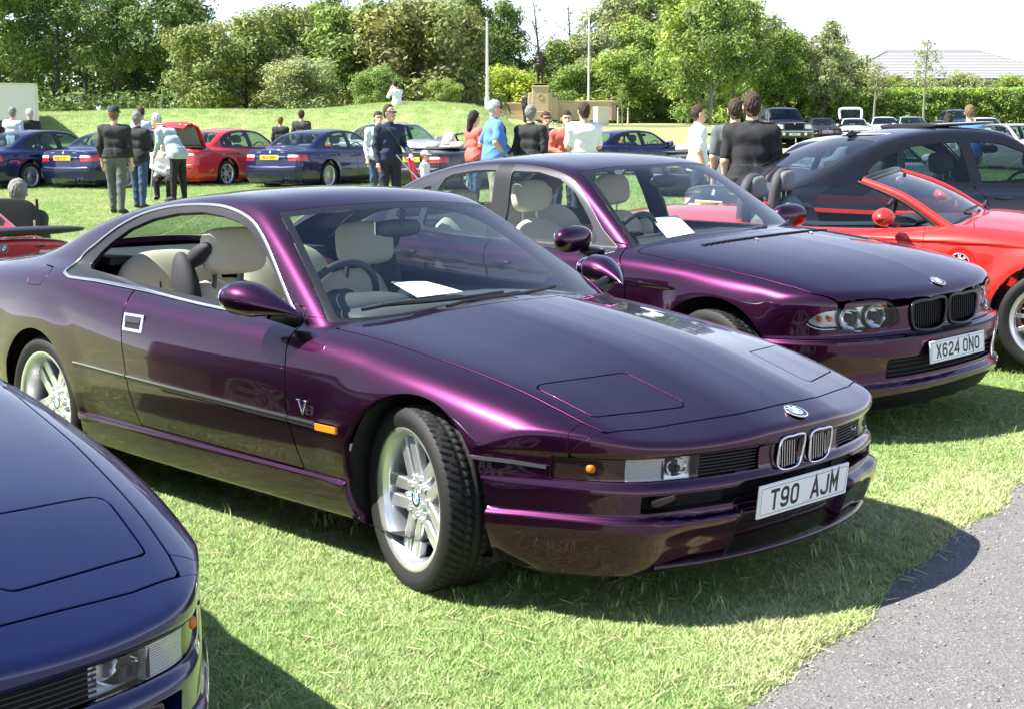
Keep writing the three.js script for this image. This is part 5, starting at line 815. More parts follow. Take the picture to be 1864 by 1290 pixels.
// ---------------------------------------------------------------- memorial, flagpoles, building, box van, cones
const stoneTone = [[0.5, 0.39, 0.24], [0.47, 0.37, 0.24], [0.53, 0.42, 0.27], [0.45, 0.34, 0.21]].map((c) => std(c, 0.9));
let MEM_STATUE;
const MEM = manTurn(180);
{
  const al = 88, base = spot(al, 0)[1] - 0.1, yTop = (px) => (279 - px) * al / 2585 + 1.468, X = (px) => across(px, al);
  // courses of stone blocks, each block a piece of the wall
  const wall = (name, label, px0, px1, top, depth, off) => {
    const w = X(px1) - X(px0), h = yTop(top) - base, c = spot(al + off, X((px0 + px1) / 2)), t = thing(name, label, 'wall', [c[0], base, c[2]], MEM), rows = 5, bh = (h - 0.12) / rows, r = rng(px0), cols = max(2, round(w / 0.9));
    part('wall_core', box(w - 0.02, h - 0.13, depth - 0.02, 0, (h - 0.13) / 2, 0), stoneTone[3], t);
    for (let i = 0; i < rows; i++) for (let k = 0; k < cols + (i % 2); k++) { const bw = w / cols, x0 = max(-w / 2, -w / 2 + (k - (i % 2) / 2) * bw), x1 = min(w / 2, -w / 2 + (k + 1 - (i % 2) / 2) * bw); if (x1 - x0 < 0.05) continue; part('stone', box(x1 - x0 - 0.012, bh - 0.012, depth, (x0 + x1) / 2, bh * (i + 0.5), (r() - 0.5) * 0.008), stoneTone[floor(r() * 3)], t); }
    part('coping', box(w + 0.08, 0.12, depth + 0.1, 0, h - 0.06, 0, 0.02), stoneTone[0], t); return t;
  };
  wall('memorial_wall', 'long sandstone wall left of the statue, half hidden by the bank', 838, 953, 189, 0.45, 0); wall('memorial_wall', 'long sandstone wall right of the statue with a dark end post', 1010, 1113, 185, 0.45, 0);
  const c = spot(al - 0.4, X(983)), p = thing('statue_plinth', 'stepped sandstone plinth under the bronze statue', 'plinth', [c[0], base, c[2]], MEM), W = (a) => a * al / 2585, h = (px) => yTop(px) - base;
  part('outer_step', box(W(62), h(180), 1.0, 0, h(180) / 2, 0, 0.02), stoneTone[1], p); part('inner_step', box(W(42), h(172), 1.2, 0, h(172) / 2, 0, 0.02), stoneTone[2], p); part('pedestal', box(W(29), h(163), 1.5, 0, h(163) / 2, 0, 0.02), stoneTone[0], p); part('pedestal_cap', box(W(31), 0.1, 1.6, 0, h(163) + 0.05, 0, 0.02), stoneTone[2], p); part('pedestal_foot', box(W(36), 0.5, 1.8, 0, 0.25, 0, 0.03), stoneTone[3], p); part('carved_wreath', new THREE.TorusGeometry(0.16, 0.025, 8, 28).translate(0, h(163) - 0.55, 0.755), stoneTone[3], p);
  for (let i = 0; i < 5; i++) { const hh = h(163) / 5; part('stone_joint', box(W(29) + 0.004, 0.012, 1.504, 0, hh * i + 0.6, 0), stoneTone[3], p); }
  MEM_STATUE = { at: [c[0], base + h(163) + 0.1, c[2]] };
  const e = spot(al, X(1115)), post = thing('wall_post', 'dark carved post at the right end of the memorial wall', 'post', [e[0], base, e[2]], MEM); part('shaft', box(0.3, h(186), 0.5, 0, h(186) / 2, 0, 0.03), std([0.2, 0.15, 0.11], 0.8), post); part('finial', puff(0.32, 0.3, 0.32, 0, 0.6).translate(0, h(186) + 0.14, 0), std([0.1, 0.06, 0.05], 0.7), post);
  const b = spot(al - 2.5, X(1088)), bx = thing('stone_block', 'pale stone block standing in front of the memorial wall', 'block', [b[0], b[1] - 0.1, b[2]], MEM + 0.4); part('block_body', box(0.75, 1.15, 0.6, 0, 0.55, 0, 0.02), std([0.55, 0.53, 0.47], 0.8), bx); part('block_cap', box(0.8, 0.06, 0.66, 0, 1.15, 0, 0.01), std([0.6, 0.58, 0.53], 0.8), bx);
  const k = spot(al - 4, X(1140)), kerb = part('path', box(9, 0.12, 1.2, 0, 0, 0), std([0.5, 0.43, 0.34], 0.9)); kerb.position.set(k[0], k[1] + 0.02, k[2]); kerb.rotation.y = MEM; kerb.userData.kind = 'structure';
}
[[888, 45, 'left'], [1070, 38, 'right']].forEach(([px, top, side]) => { const al = side === 'left' ? 65 : 91, [x, y, z] = spot(al, across(px, al)), h = (279 - top) * al / 2585 + 1.468 - y, f = thing('flagpole', `bare white flagpole on the ${side} side of the statue`, 'flagpole', [x, y, z]); part('pole', cyl(0.045, 0.085, h, 12).translate(0, h / 2, 0), M.white, f); part('pole_base', cyl(0.11, 0.13, 1.2, 12).translate(0, 0.8, 0), M.white, f); part('finial', new THREE.SphereGeometry(0.09, 12, 8).translate(0, h + 0.06, 0), M.satin, f); });
{ // the long low building with a hipped slate roof
  const al = 118, X = (px) => across(px, al), y0 = spot(al, X(1700))[1], Y = (px) => (279 - px) * al / 2585 + 1.468 - y0, c = spot(al, X(1712)), b = thing('building', 'low building with a pale hipped slate roof behind the hedge', 'building', [c[0], y0, c[2]], MEM);
  const L = X(1712) - X(1490), Rr = X(1905) - X(1712), d = 5, e = Y(152), t = Y(98), rl = X(1712) - X(1602), rr = X(1771) - X(1712), slate = std([0.3, 0.3, 0.305], 0.75), slate2 = std([0.26, 0.26, 0.265], 0.8), face = (pts) => { const g = new THREE.BufferGeometry(); g.setAttribute('position', new THREE.Float32BufferAttribute(pts.flat(), 3)); g.setAttribute('uv', new THREE.Float32BufferAttribute(pts.flatMap((p) => [p[0], p[1]]), 2)); g.setIndex(pts.length === 3 ? [0, 1, 2] : [0, 1, 2, 0, 2, 3]); g.computeVertexNormals(); return g; };
  const A = [-L, e, d], B = [Rr, e, d], Cc = [Rr, e, -d], D = [-L, e, -d], R1 = [-rl, t, 0], R2 = [rr, t, 0];
  part('wall', box(L + Rr - 1.2, e, d * 2 - 1.2, (Rr - L) / 2, e / 2, 0), std([0.3, 0.27, 0.22], 0.9), b); 
  const roof = part('roof', [face([A, B, R2, R1]), face([Cc, D, R1, R2]), face([D, A, R1]), face([B, Cc, R2])], slate, b);
  for (let i = 1; i < 18; i++) { const f = i / 18, q = (P, Q) => [lerp(P[0], Q[0], f), lerp(P[1], Q[1], f) + 0.02, lerp(P[2], Q[2], f)], s = q(A, R1), u = q(B, R2); part('slate_course', bar(s, u, 0.018, 4), slate2, roof); }
  for (const [P, Q] of [[R1, R2], [A, R1], [B, R2]]) part('ridge_tile', bar(P, Q, 0.09, 6), slate2, roof);
  part('gutter', bar([-L, e - 0.05, d], [Rr, e - 0.05, d], 0.09, 8), M.trim, b); part('fascia_board', box(L + Rr, 0.3, 0.06, (Rr - L) / 2, e - 0.22, d - 0.1), M.trim, b);
  for (const [px, w] of [[1566, 1.6], [1680, 1.6], [1740, 1.6], [1838, 2]]) { const x = X(px) - X(1712); const wd = part('window', box(w, 0.8, 0.1, x, e - 0.9, d - 0.6), M.trim, b); part('pane', box(w - 0.16, 0.64, 0.02, x, e - 0.9, d - 0.54), std([0.02, 0.025, 0.03], 0.1), wd); }
}
{ // white box body of a lorry at the left edge
  const al = 46, [x, y, z] = spot(al, across(-25, al)), h = (279 - 155) * al / 2585 + 1.468 - y, w = 100 * 2 * al / 2585, t = thing('box_lorry', 'large plain white box body of a lorry behind the cars at the left edge', 'lorry', [x, y, z], manTurn(159)), lm = std([0.62, 0.62, 0.57], 0.5);
  part('box_body', box(w, h - 0.9, 5, 0, h / 2 + 0.45, -2.5, 0.04), lm, t); part('edge_rail', [box(0.07, h - 0.9, 0.07, w / 2, h / 2 + 0.45, 0), box(w, 0.07, 0.07, 0, h, 0)], std([0.55, 0.58, 0.42], 0.5), t); part('chassis', box(w * 0.8, 0.3, 5, 0, 0.75, -2.5), M.trim, t);
  for (const sx of [-1, 1]) for (const zz of [-1, -4]) wheel(t, [sx * (w / 2 - 0.3), 0.45, zz], { R: 0.45, r: 0.28, w: 0.28, cap: false, style: 'five' }, sx); for (const wl of t.children.filter((c) => c.name === 'wheel')) wl.rotation.y += PI / 2;
}
[[1148, 258], [1176, 266], [1201, 272], [1221, 276], [1131, 252]].forEach(([px, by], i) => {
  const al = 52 + i, [x, y, z] = spot(al, across(px, al)), c = thing('traffic_cone', ['orange and white cone half hidden behind the blue car', 'tallest traffic cone right of the blue car mirror', 'small traffic cone left of the dark convertible', 'traffic cone nearest the man in the white polo shirt', 'traffic cone behind the blue car roof'][i], 'traffic cone', [x, y, z]);
  part('cone_base', box(0.36, 0.04, 0.36, 0, 0.02, 0, 0.01), std([0.05, 0.05, 0.05], 0.8), c); part('cone_body', lathe([[0.14, 0.04], [0.105, 0.25], [0.105, 0.25]], 20), std([0.75, 0.1, 0.03], 0.6), c); part('reflective_band', lathe([[0.106, 0.25], [0.062, 0.55]], 20), std([0.85, 0.85, 0.85], 0.4), c); part('cone_tip', lathe([[0.062, 0.55], [0.03, 0.74], [0.001, 0.745]], 20), std([0.75, 0.1, 0.03], 0.6), c);
});
[1123, 1141].forEach((px, i) => { const q = spot(84, across(px, 84)), s = thing('tree_stake', `pale wooden stake on the ${i ? 'right' : 'left'} of the sapling by the memorial`, 'stake', q); part('stake_post', cyl(0.05, 0.05, 1.1, 8).translate(0, 0.55, 0), std([0.5, 0.45, 0.35], 0.9), s); part('stake_tie', new THREE.TorusGeometry(0.06, 0.015, 6, 12).rotateX(PI / 2).translate(0, 0.95, 0), M.trim, s); });
// ---------------------------------------------------------------- the red roadster and the black saloon to the right
{
  const flank = (x, y) => { const l = 0.8 - 0.03 * (x + 0.5); return 0.016 * sst(l + 0.012, l - 0.012, y) * sst(0.45, 0.66, y); };
  const Z = saloonForm({
    open: true, yc: nat(-3.4, 0.86, -3.0, 0.93, -2.6, 0.95, -2.1, 0.935, -1.5, 0.915, -0.9, 0.93, -0.6, 0.945, -0.3, 0.925, 0, 0.885, 0.3, 0.81, 0.55, 0.71, 0.7, 0.63), drop: pch(0, 0, 0.3, 0.01, 0.55, 0.03, 0.7, 0.045, 0.74, 0.055, 0.85, 0.1, 1, 0.2),
    plan: nat(-3.3, 0.8, -2.5, 0.89, -1.8, 0.865, -1, 0.865, -0.4, 0.885, 0, 0.89, 0.5, 0.86, 0.8, 0.8), tuck: pch(-0.1, 0.25, -0.02, 0.13, 0, 0.09, 0.03, 0.055, 0.07, 0.03, 0.14, 0.012, 0.25, 0.004, 0.4, 0), under: pch(0.16, 0.09, 0.25, 0.05, 0.4, 0.015, 0.55, 0), wheels: [0, -2.495], hub: 0.33, flare: 0.02, low: 0.16, noseX: 0.76,
    noseProf: pch(0.2, -0.02, 0.4, 0.02, 0.55, 0, 0.7, -0.12), nosePlan: nat(0, 0, 0.4, 0.05, 0.65, 0.16, 0.85, 0.38), tailX: -3.3, tailPlan: nat(0, 0, 0.5, 0.05, 0.85, 0.28), tailProf: pch(0.2, -0.1, 0.5, 0.02, 0.9, -0.05), roof: nat(-2, 1, -1, 1), glass: [0.7, 0.9, 0.4], screen: [-0.47, 0.93, 1.95, 0.4], crease: flank,
  });
  const car = new THREE.Group(), P = M.scarlet, F = Z.F, add = (n, m, mat, s = 0) => part(n, solid(m, s), mat, car);
  let m = skin({ F, xr: -2.9, xf: 0.15, yc: 0.5, ns: 130, nc: 36, nt: 130, ref: [[0, 0.13, 0.3], [0.85, 0.17, 1.2], [0.93, 0.4, 1.2], [0.9, 0.7, 1.3], [0.75, 0.9, 1.2], [0.4, 0.92], [0, 0.94]] });
  for (const wx of Z.wheels) m = outside(m, (x, y, z) => (z < 0.4 ? 1 : hypot(x - wx, y - 0.33) - 0.375));
  m = outside(m, (x, y, z) => (y < 0.7 ? 1 : rpoly([[-2.1, -0.68], [-2.1, 0.68], [-0.88, 0.7], [-0.62, 0.66], [-0.56, 0.3], [-0.56, -0.3], [-0.62, -0.66], [-0.88, -0.7]], 0.08)(x, z)));
  let door; [door, m] = carve(m, (x, y, z) => (z < 0.55 ? 1 : poly([[-0.86, 1.0], [-0.8, 0.86], [-0.79, 0.4], [-0.84, 0.27], [-1.9, 0.27], [-1.97, 0.45], [-2.0, 0.9], [-2.0, 1.0]])(x, y)), 0.003); [1, -1].forEach((s) => add('door', edged(door, 0.03), P, s));
  let hood; [hood, m] = carve(m, (x, y, z) => (y < 0.6 ? 1 : rpoly([[0.62, -0.5], [0.62, 0.5], [0.3, 0.68], [-0.5, 0.72], [-0.54, 0.5], [-0.5, 0], [-0.54, -0.5], [-0.5, -0.72], [0.3, -0.68]], 0.03)(x, z)), 0.0038); add('bonnet', edged(hood, 0.02), P);
  add('body_shell', edged(m, 0.05), P);
  part('floor_pan', [box(2.2, 0.02, 1.4, -1.4, 0.3, 0), box(0.03, 0.55, 1.36, -2.12, 0.6, 0), box(1.4, 0.5, 0.03, -1.4, 0.58, 0.74), box(1.4, 0.5, 0.03, -1.4, 0.58, -0.74)], M.cabin, car);
  // windscreen with its frame
  const top = (z) => [-1.2 - 0.2 * z * z, 1.21 - 0.11 * z * z, z], foot = (z) => [-0.56 - 0.42 * z * z, 0.925 - 0.06 * z * z, z * 1.22];
  const g = new THREE.PlaneGeometry(1, 1, 24, 8), p = g.attributes.position; for (let i = 0; i < p.count; i++) { const z = p.getX(i) * 1.12, v = p.getY(i) + 0.5, a = foot(z), b = top(z), k = 0.03 * sin(PI * v); p.setXYZ(i, lerp(a[0], b[0], v) + k * 0.6, lerp(a[1], b[1], v) + k, lerp(a[2], b[2], v)); } g.computeVertexNormals(); part('windscreen', g, M.glass, car);
  part('screen_header', tube([-0.56, -0.4, -0.2, 0, 0.2, 0.4, 0.56].map(top), 0.026, 40, 10), M.gloss, car); part('screen_base', tube([-0.56, -0.3, 0, 0.3, 0.56].map((z) => { const q = foot(z); return [q[0] + 0.02, q[1] - 0.015, q[2]]; }), 0.022, 30, 8), M.gloss, car);
  for (const s of [1, -1]) { const a = foot(0.56 * s), b = top(0.56 * s), mid = [lerp(a[0], b[0], 0.5) + 0.015, lerp(a[1], b[1], 0.5) + 0.028, lerp(a[2], b[2], 0.5)]; part('windscreen_pillar', tube([[a[0] + 0.12, a[1] - 0.06, a[2] + 0.02 * s], a, mid, b], 0.028, 20, 8), P, car); part('pillar_seal', tube([[a[0] - 0.02, a[1] - 0.03, a[2] + 0.012 * s], [mid[0] - 0.032, mid[1] - 0.012, mid[2] + 0.01 * s], [b[0] - 0.03, b[1] - 0.005, b[2] + 0.006 * s]], 0.014, 16, 6), M.trim, car);
    const wg = new THREE.ShapeGeometry(new THREE.Shape([[-0.86, 0.9], [-1.02, 1.01], [-1.2, 1.135], [-1.4, 1.15], [-1.6, 1.13], [-1.78, 1.08], [-1.92, 0.98], [-1.97, 0.9]].map((q) => new THREE.Vector2(...q))), 6), wp = wg.attributes.position; for (let i = 0; i < wp.count; i++) wp.setZ(i, (0.8 - (wp.getY(i) - 0.9) * 0.42) * s); wg.computeVertexNormals(); part('side_window', wg, M.tint, car);
    const hoop = group('roll_hoop', car); part('hoop_tube', tube([[-2.12, 0.88, 0.2 * s], [-2.1, 1.1, 0.22 * s], [-2.09, 1.16, 0.28 * s], [-2.09, 1.16, 0.46 * s], [-2.1, 1.1, 0.52 * s], [-2.12, 0.88, 0.54 * s]], 0.042, 40, 10), M.dashGrey, hoop); part('hoop_mesh', box(0.01, 0.24, 0.3, -2.1, 1.02, 0.37 * s), M.matt, hoop);
    const st = seat(car, [-1.62, 0.5, 0.36 * s], { w: 0.46, back: 0.6, lean: 0.3, rest: 0.16, material: M.grey });
    const mg = group('door_mirror', car); part('mirror_shell', puff(0.15, 0.12, 0.21, 0, 0.6).translate(-1.02, 0.975, 0.99 * s), P, mg); part('mirror_foot', puff(0.1, 0.04, 0.16, 0, 0.6).translate(-0.99, 0.915, 0.87 * s), M.gloss, mg);
    const q = project(F, [-0.5, 0.66, 1.4], [0, 0, -1]); const ring = part('badge_recess', lathe([[0.03, -0.004], [0.085, 0.0], [0.098, 0.004], [0.11, 0.0]], 36).rotateX(PI / 2).translate(-0.56, 0.68, (q[2]) * s), P, car); roundel(car, 0.064, [-0.56, 0.68, (q[2] + 0.016) * s], [0, 0.1, s]);
    part('wing_script', [0, 1, 2].map((i) => [box(0.03, 0.005, 0.004, -0.72 + i * 0.045, 0.7, 0), box(0.005, 0.035, 0.004, -0.735 + i * 0.045, 0.685, 0), box(0.03, 0.005, 0.004, -0.72 + i * 0.045, 0.67, 0)]).flat().map((b) => b.translate(0, 0, (q[2] + 0.002) * s)), M.satin, car);
    part('belt_trim', strip(F, [[-1.98, 0.902], [-1.5, 0.885], [-0.9, 0.9]], 0.012, 0.006, 20, s), M.trim, car);
    for (const wx of Z.wheels) { wheel(car, [wx, 0.33, 0.77 * s], { style: 'star', R: 0.32, r: 0.235, w: 0.235, dish: 0.03 }, s, 0, 0.4); part('wheel_arch_liner', new THREE.CylinderGeometry(0.39, 0.39, 0.4, 32, 1, true, PI * 0.37, PI * 1.26).rotateX(PI / 2).translate(wx, 0.33, 0.64 * s), M.under, car); }
  }
  part('dashboard', [puff(0.4, 0.2, 1.3, 0, 0.35).translate(-0.85, 0.8, 0), puff(0.24, 0.1, 0.34, 0, 0.5).translate(-0.98, 0.9, 0.36)], M.cabin, car); steeringWheel(car, [-1.16, 0.88, 0.36], 0.4, 0.18);
  const rm = group('rear_view_mirror', car); part('mirror_case', puff(0.04, 0.07, 0.22, 0, 0.4).translate(-1.14, 1.14, 0), M.grey, rm); part('mirror_stem', bar([-1.12, 1.15, 0], [-1.1, 1.2, 0], 0.012), M.trim, rm);
  for (const z0 of [0.45, 0.02]) { const w = group('wiper', car), at = (z) => { const q = foot(z / 1.22); return [q[0] + 0.03, q[1] + 0.035, q[2]]; }; part('wiper_arm', tube([at(z0 - 0.05), at(z0 + 0.02), at(z0 - 0.3)].map((q, i) => [q[0] - 0.02 * i, q[1] + 0.015 * i, q[2]]), 0.009, 12, 6), M.trim, w); }
  place(car, 'roadster_car', 'bright red open roadster with black roll hoops and a badge on its wing', 'car', [-0.656, 0.135, -5.545], 0.312); car.rotation.set(0.0467, 0.312, 0, 'YXZ');
  part('air_freshener', puff(0.02, 0.1, 0.05, 0, 0.7).translate(-0.78, 0.955, -0.2), M.red, car);
}
{
  const E60 = saloonForm({ ...E38.spec, roof: nat(-3.6, 1.03, -3.3, 1.16, -3.0, 1.295, -2.7, 1.4, -2.4, 1.47, -2.0, 1.515, -1.6, 1.52, -1.3, 1.495, -1.0, 1.44, -0.8, 1.38), screen: [-0.3, 0.97, 1.75, 0.45], glass: [0.785, 0.97, 0.4], wheels: [0, -2.9], crease: undefined, blend: 0.12, pinch: -2.7 });
  const car = buildSaloon(E60, { ...saloonOutline, paint: M.black, res: 0.85, seats: M.grey, cards: M.grey, trimMaterial: M.gloss, glass: M.privacy, archX: 0, front: undefined, tail: saloonTail(E60, 'K7 BMS'),
    trim: [[-3.0, 1.1], [-2.9, 1.22], [-2.72, 1.33], [-2.45, 1.405], [-2.0, 1.45], [-1.65, 1.45], [-1.4, 1.425], [-1.15, 1.34], [-0.95, 1.2], [-0.8, 1.07], [-0.66, 0.96], [-1.07, 0.955], [-1.6, 0.968], [-2.1, 0.985], [-2.6, 1.008], [-2.93, 1.03]],
    panes: [[[-1.72, 1.0], [-1.73, 1.15], [-1.77, 1.375], [-1.6, 1.378], [-1.4, 1.355], [-1.2, 1.29], [-1.02, 1.18], [-0.87, 1.03], [-0.87, 0.995]], [[-1.84, 1.005], [-1.85, 1.16], [-1.89, 1.375], [-2.1, 1.365], [-2.38, 1.335], [-2.5, 1.31], [-2.53, 1.15], [-2.54, 1.035]], [[-2.6, 1.055], [-2.59, 1.16], [-2.56, 1.285], [-2.7, 1.24], [-2.85, 1.16], [-2.92, 1.1], [-2.9, 1.07]]], pillar: [[-1.72, 0.9], [-1.73, 1.15], [-1.77, 1.38], [-1.78, 1.45], [-1.88, 1.45], [-1.89, 1.38], [-1.85, 1.16], [-1.84, 0.9]],
    screenEdge: [-0.56, 0.97, 0.76, -1.18, 1.39, 0.57], screenTop: 1.42, handles: [[-1.58, 0.86], [-2.5, 0.88]], mirror: [-0.86, 1.03, 0.86], wheel: { style: 'five' }, mirrorIn: [-1.05, 1.31],
    extra: (c) => { part('roof_antenna', (() => { const g = puff(0.26, 0.13, 0.06, 0, 0.8), p = g.attributes.position; for (let i = 0; i < p.count; i++) if (p.getX(i) > -0.05) p.setY(i, p.getY(i) * (0.45 - p.getX(i))); g.computeVertexNormals(); return g; })().translate(-2.55, 1.44, 0), M.black, c); part('sunroof_lid', puff(0.75, 0.035, 0.9, 0, 0.25).rotateZ(0.05).translate(-1.62, 1.54, 0), M.black, c); part('sunroof_seal', puff(0.06, 0.05, 0.88, 0, 0.3).translate(-2.0, 1.525, 0), M.trim, c); },
  });
  const [x, y, z] = spot(14.3, across(1950, 14.3)); place(car, 'saloon_car', 'large black saloon with a fin aerial and tilted sunroof behind the red roadster', 'car', [x, 0.2, z], carTurn(70));
}
// ---------------------------------------------------------------- the row of parked saloons seen from behind, and the cars beyond them
const lidUp = (skinPart, car, P) => { const g = solid(edged(skinPart, 0.03), 0).translate(3.36, -1.02, 0).rotateZ(-1.12).translate(-3.36, 1.02, 0); part('boot_lid', g, P, car, 'raised red boot lid'); const q = new THREE.PlaneGeometry(0.5, 1.05).rotateX(PI / 2).rotateY(0).translate(-3.66, 0.985, 0).translate(3.36, -1.02, 0).rotateZ(-1.12).translate(-3.36, 1.02, 0); part('boot_lid_lining', new THREE.BoxGeometry(0.48, 0.02, 1.05).translate(-3.66, 0.965, 0).translate(3.36, -1.02, 0).rotateZ(-1.12).translate(-3.36, 1.02, 0), M.grey, car); for (const s of [1, -1]) part('boot_strut', bar([-3.5, 0.92, 0.6 * s], [-3.42, 1.3, 0.58 * s], 0.012), M.trim, car); part('boot_floor', box(0.7, 0.02, 1.2, -3.66, 0.6, 0), M.carpet, car); return true; };
const plainSaloon = (paintMat, text, o = {}) => buildSaloon(E38, { ...saloonOutline, paint: paintMat, res: 0.55, handles: [[-1.6, 0.815], [-2.5, 0.835]], wheel: { style: o.wheels ?? 'multi', cap: false }, seats: o.seats ?? M.grey, glass: M.tint, tail: saloonTail(E38, text, o), bootLid: o.bootLid, front: o.front ? saloonFront(E38, { grille: M.chrome }) : undefined, extra: o.extra });
function rearAt(car, px, along, deg, s = 0.966) {        // put a car so that its tail stands at that bearing
  car.scale.set(s, s, s * 1.0); const [dx, dz] = facing(deg), q = spot(along, across(px, along)); car.position.set(q[0] + dx * 4.05 * s, 0, q[2] + dz * 4.05 * s); car.rotation.y = carTurn(deg); car.position.y = (q[1] + H(car.position.x, car.position.z)) / 2 - 0.01; car.rotation.order = 'YXZ'; car.rotation.z = Math.atan2(H(car.position.x, car.position.z) - q[1], 4.05 * s); return car;
}
{
  const A = plainSaloon(M.blue, 'B10 OBH', { spoiler: true }); rearAt(A, 497, 32.5, 27); place2(A, 'saloon_car', 'dark blue saloon with boot spoiler and yellow plate B10 OBH'); 
  const B = A.clone(); B.remove(B.children.find((c) => c.name === 'number_plate')); plate(B, 'KN03 BTZ', true, [E38.tailX - 0.03, 0.79, 0], 0, PI, { advance: 58 }); B.remove(B.children.find((c) => c.name === 'boot_spoiler')); rearAt(B, 124, 32.3, 27); place2(B, 'saloon_car', 'dark blue saloon with yellow rear plate behind the man in the black cap');
  const Cc = B.clone(); Cc.remove(Cc.children.find((c) => c.name === 'number_plate')); rearAt(Cc, -52, 32.4, 28); place2(Cc, 'saloon_car', 'dark blue saloon cut off by the left edge, only its right side in view');
  const D = plainSaloon(M.red, 'P5 RED', { bootLid: lidUp, wheels: 'star' }); rearAt(D, 312, 33.4, 28); place2(D, 'saloon_car', 'red saloon with its boot lid raised beside the bending man');
  const E = plainSaloon(M.navy, 'N5 BLU', {}); rearAt(E, 1040, 40, 52, 0.93); place2(E, 'saloon_car', 'mid blue saloon behind the man in the white shirt');
  const W = plainSaloon(M.white, 'W3 WHT', { wheels: 'five' }); rearAt(W, 1405, 24, 52, 0.95); place2(W, 'saloon_car', 'white saloon with dark rear window behind the man in black');
  const R = plainSaloon(M.red, 'E30 RED', { extra: (c, P) => { part('rear_spoiler', puff(0.28, 0.07, 1.62, 0, 0.35).translate(-3.98, 1.04, 0), M.trim, c); part('aerial', bar([-3.45, 1.0, 0.72], [-3.45, 1.09, 0.72], 0.008), M.satin, c); } }); rearAt(R, 6, 9.7, -54, 0.86); place2(R, 'saloon_car', 'red car with a thick black boot spoiler at the left edge behind the purple coupe');
  // open cars
  const openForm = saloonForm({ ...E38.spec, open: true, crease: undefined }), soft = (paintMat, text) => buildSaloon(openForm, { ...saloonOutline, paint: paintMat, res: 0.5, seats: M.cream, cabin: true, wheel: { cap: false, style: 'five' }, tail: saloonTail(openForm, text), handles: [], mirror: [-0.9, 1.0, 0.85],
    extra: (c, P) => { part('cockpit', box(2.2, 0.06, 1.3, -1.85, 1.0, 0, 0.02), M.cabin, c); for (const z of [0.37, -0.37]) { part('headrest', puff(0.13, 0.22, 0.3, 0, 0.3).translate(-1.8, 1.3, z), M.cream, c); part('seat_top', puff(0.2, 0.3, 0.5, 0, 0.35).translate(-1.76, 1.08, z), M.cream, c); } for (const z of [0.36, -0.36]) part('rear_headrest', puff(0.14, 0.16, 0.4, 0, 0.35).translate(-2.6, 1.12, z), M.cream, c); part('hood_cover', puff(0.6, 0.07, 1.36, 0, 0.3).translate(-3.05, 1.04, 0), M.trim, c); const a = [-0.6, 0.97, 0.74], b = [-1.15, 1.36, 0.58]; part('windscreen_frame', [tube([a, b, [b[0] - 0.02, b[1] + 0.02, 0.5], [b[0] + 0.05, b[1] + 0.05, 0], [b[0] - 0.02, b[1] + 0.02, -0.5], [b[0], b[1], -b[2]], [a[0], a[1], -a[2]]], 0.03, 60, 8)], P, c); const g = new THREE.PlaneGeometry(1.3, 0.66, 8, 1).rotateY(PI / 2).rotateZ(0.96).translate(-0.87, 1.18, 0); part('windscreen', g, M.glass, c); } });
  const S1 = soft(M.black, 'Y2 BEY'); rearAt(S1, 752, 31.5, 30, 0.93); place2(S1, 'convertible_car', 'black convertible with cream headrests behind the pushchair', 'convertible');
  const S2 = S1.clone(); rearAt(S2, 1236, 28.5, 24, 0.93); place2(S2, 'convertible_car', 'black convertible with a cream headrest behind the man in the white polo shirt', 'convertible');
  const G = plainSaloon(M.silver, 'S5 SLV', { front: true, wheels: 'five' }); G.scale.set(0.9, 1.06, 0.95); { const q = spot(39, across(800, 39)); G.position.set(...q); G.rotation.y = carTurn(128); } place2(G, 'estate_car', 'grey car parked beyond the black convertible facing the camera');
  // far row by the hedge, facing the camera
  const faces = (car, px, along, deg, s, sy = s) => { car.scale.set(s, sy, s); const q = spot(along, across(px, along)); car.position.set(...q); car.rotation.y = carTurn(deg); return car; };
  const w0 = plainSaloon(M.white, 'H1 WHT', { front: true, wheels: 'five' });
  [[1608, 72, 186, 0.9, 'small white car third from the left in the row by the hedge'], [1660, 71, 184, 0.93, 'pale silver car fourth from the left in the row by the hedge'], [1797, 70, 182, 0.92, 'white car under the hedge at the right, right of the bald man']].forEach(([px, al, deg, s, label], i) => { const c = i ? w0.clone() : w0; if (i === 1) c.traverse((o) => { if (o.material === M.white) o.material = M.silver; }); faces(c, px, al, deg, s); place2(c, 'parked_car', label); });
  const hb = w0.clone(); faces(hb, 1551, 71, 188, 0.88); place2(hb, 'parked_car', 'white car with its tailgate raised in the row by the hedge'); { const gate = part('tailgate', tube([[-3.1, 1.42, 0.6], [-3.45, 1.95, 0.62], [-3.5, 2.02, 0.5], [-3.5, 2.04, 0], [-3.5, 2.02, -0.5], [-3.45, 1.95, -0.62], [-3.1, 1.42, -0.6]], 0.07, 60, 8), M.white, hb, 'raised white tailgate'); part('tailgate_glass', box(0.02, 0.55, 1.15).rotateZ(0.58).translate(-3.3, 1.7, 0), M.tint, gate); }
  const gr = w0.clone(); gr.traverse((o) => { if (o.material === M.white) o.material = M.dark; }); faces(gr, 1497, 70, 184, 0.84, 0.9); place2(gr, 'parked_car', 'dark grey small car beside the black pickup in the row by the hedge');
  const es = w0.clone(); es.traverse((o) => { if (o.material === M.white) o.material = M.silver; }); faces(es, 1905, 44, 150, 0.95, 1.05); place2(es, 'parked_car', 'silver car cut off by the right edge below the hedge');
  const wh = w0.clone(); faces(wh, 75, 41, 40, 0.9); place2(wh, 'parked_car', 'white car behind the two men at the far left');
  const bv = w0.clone(); bv.traverse((o) => { if (o.material === M.white) o.material = M.blue; }); faces(bv, 1742, 74, 182, 0.85, 1.1); place2(bv, 'parked_car', 'dark car between the dark haired woman and the bald man by the hedge');
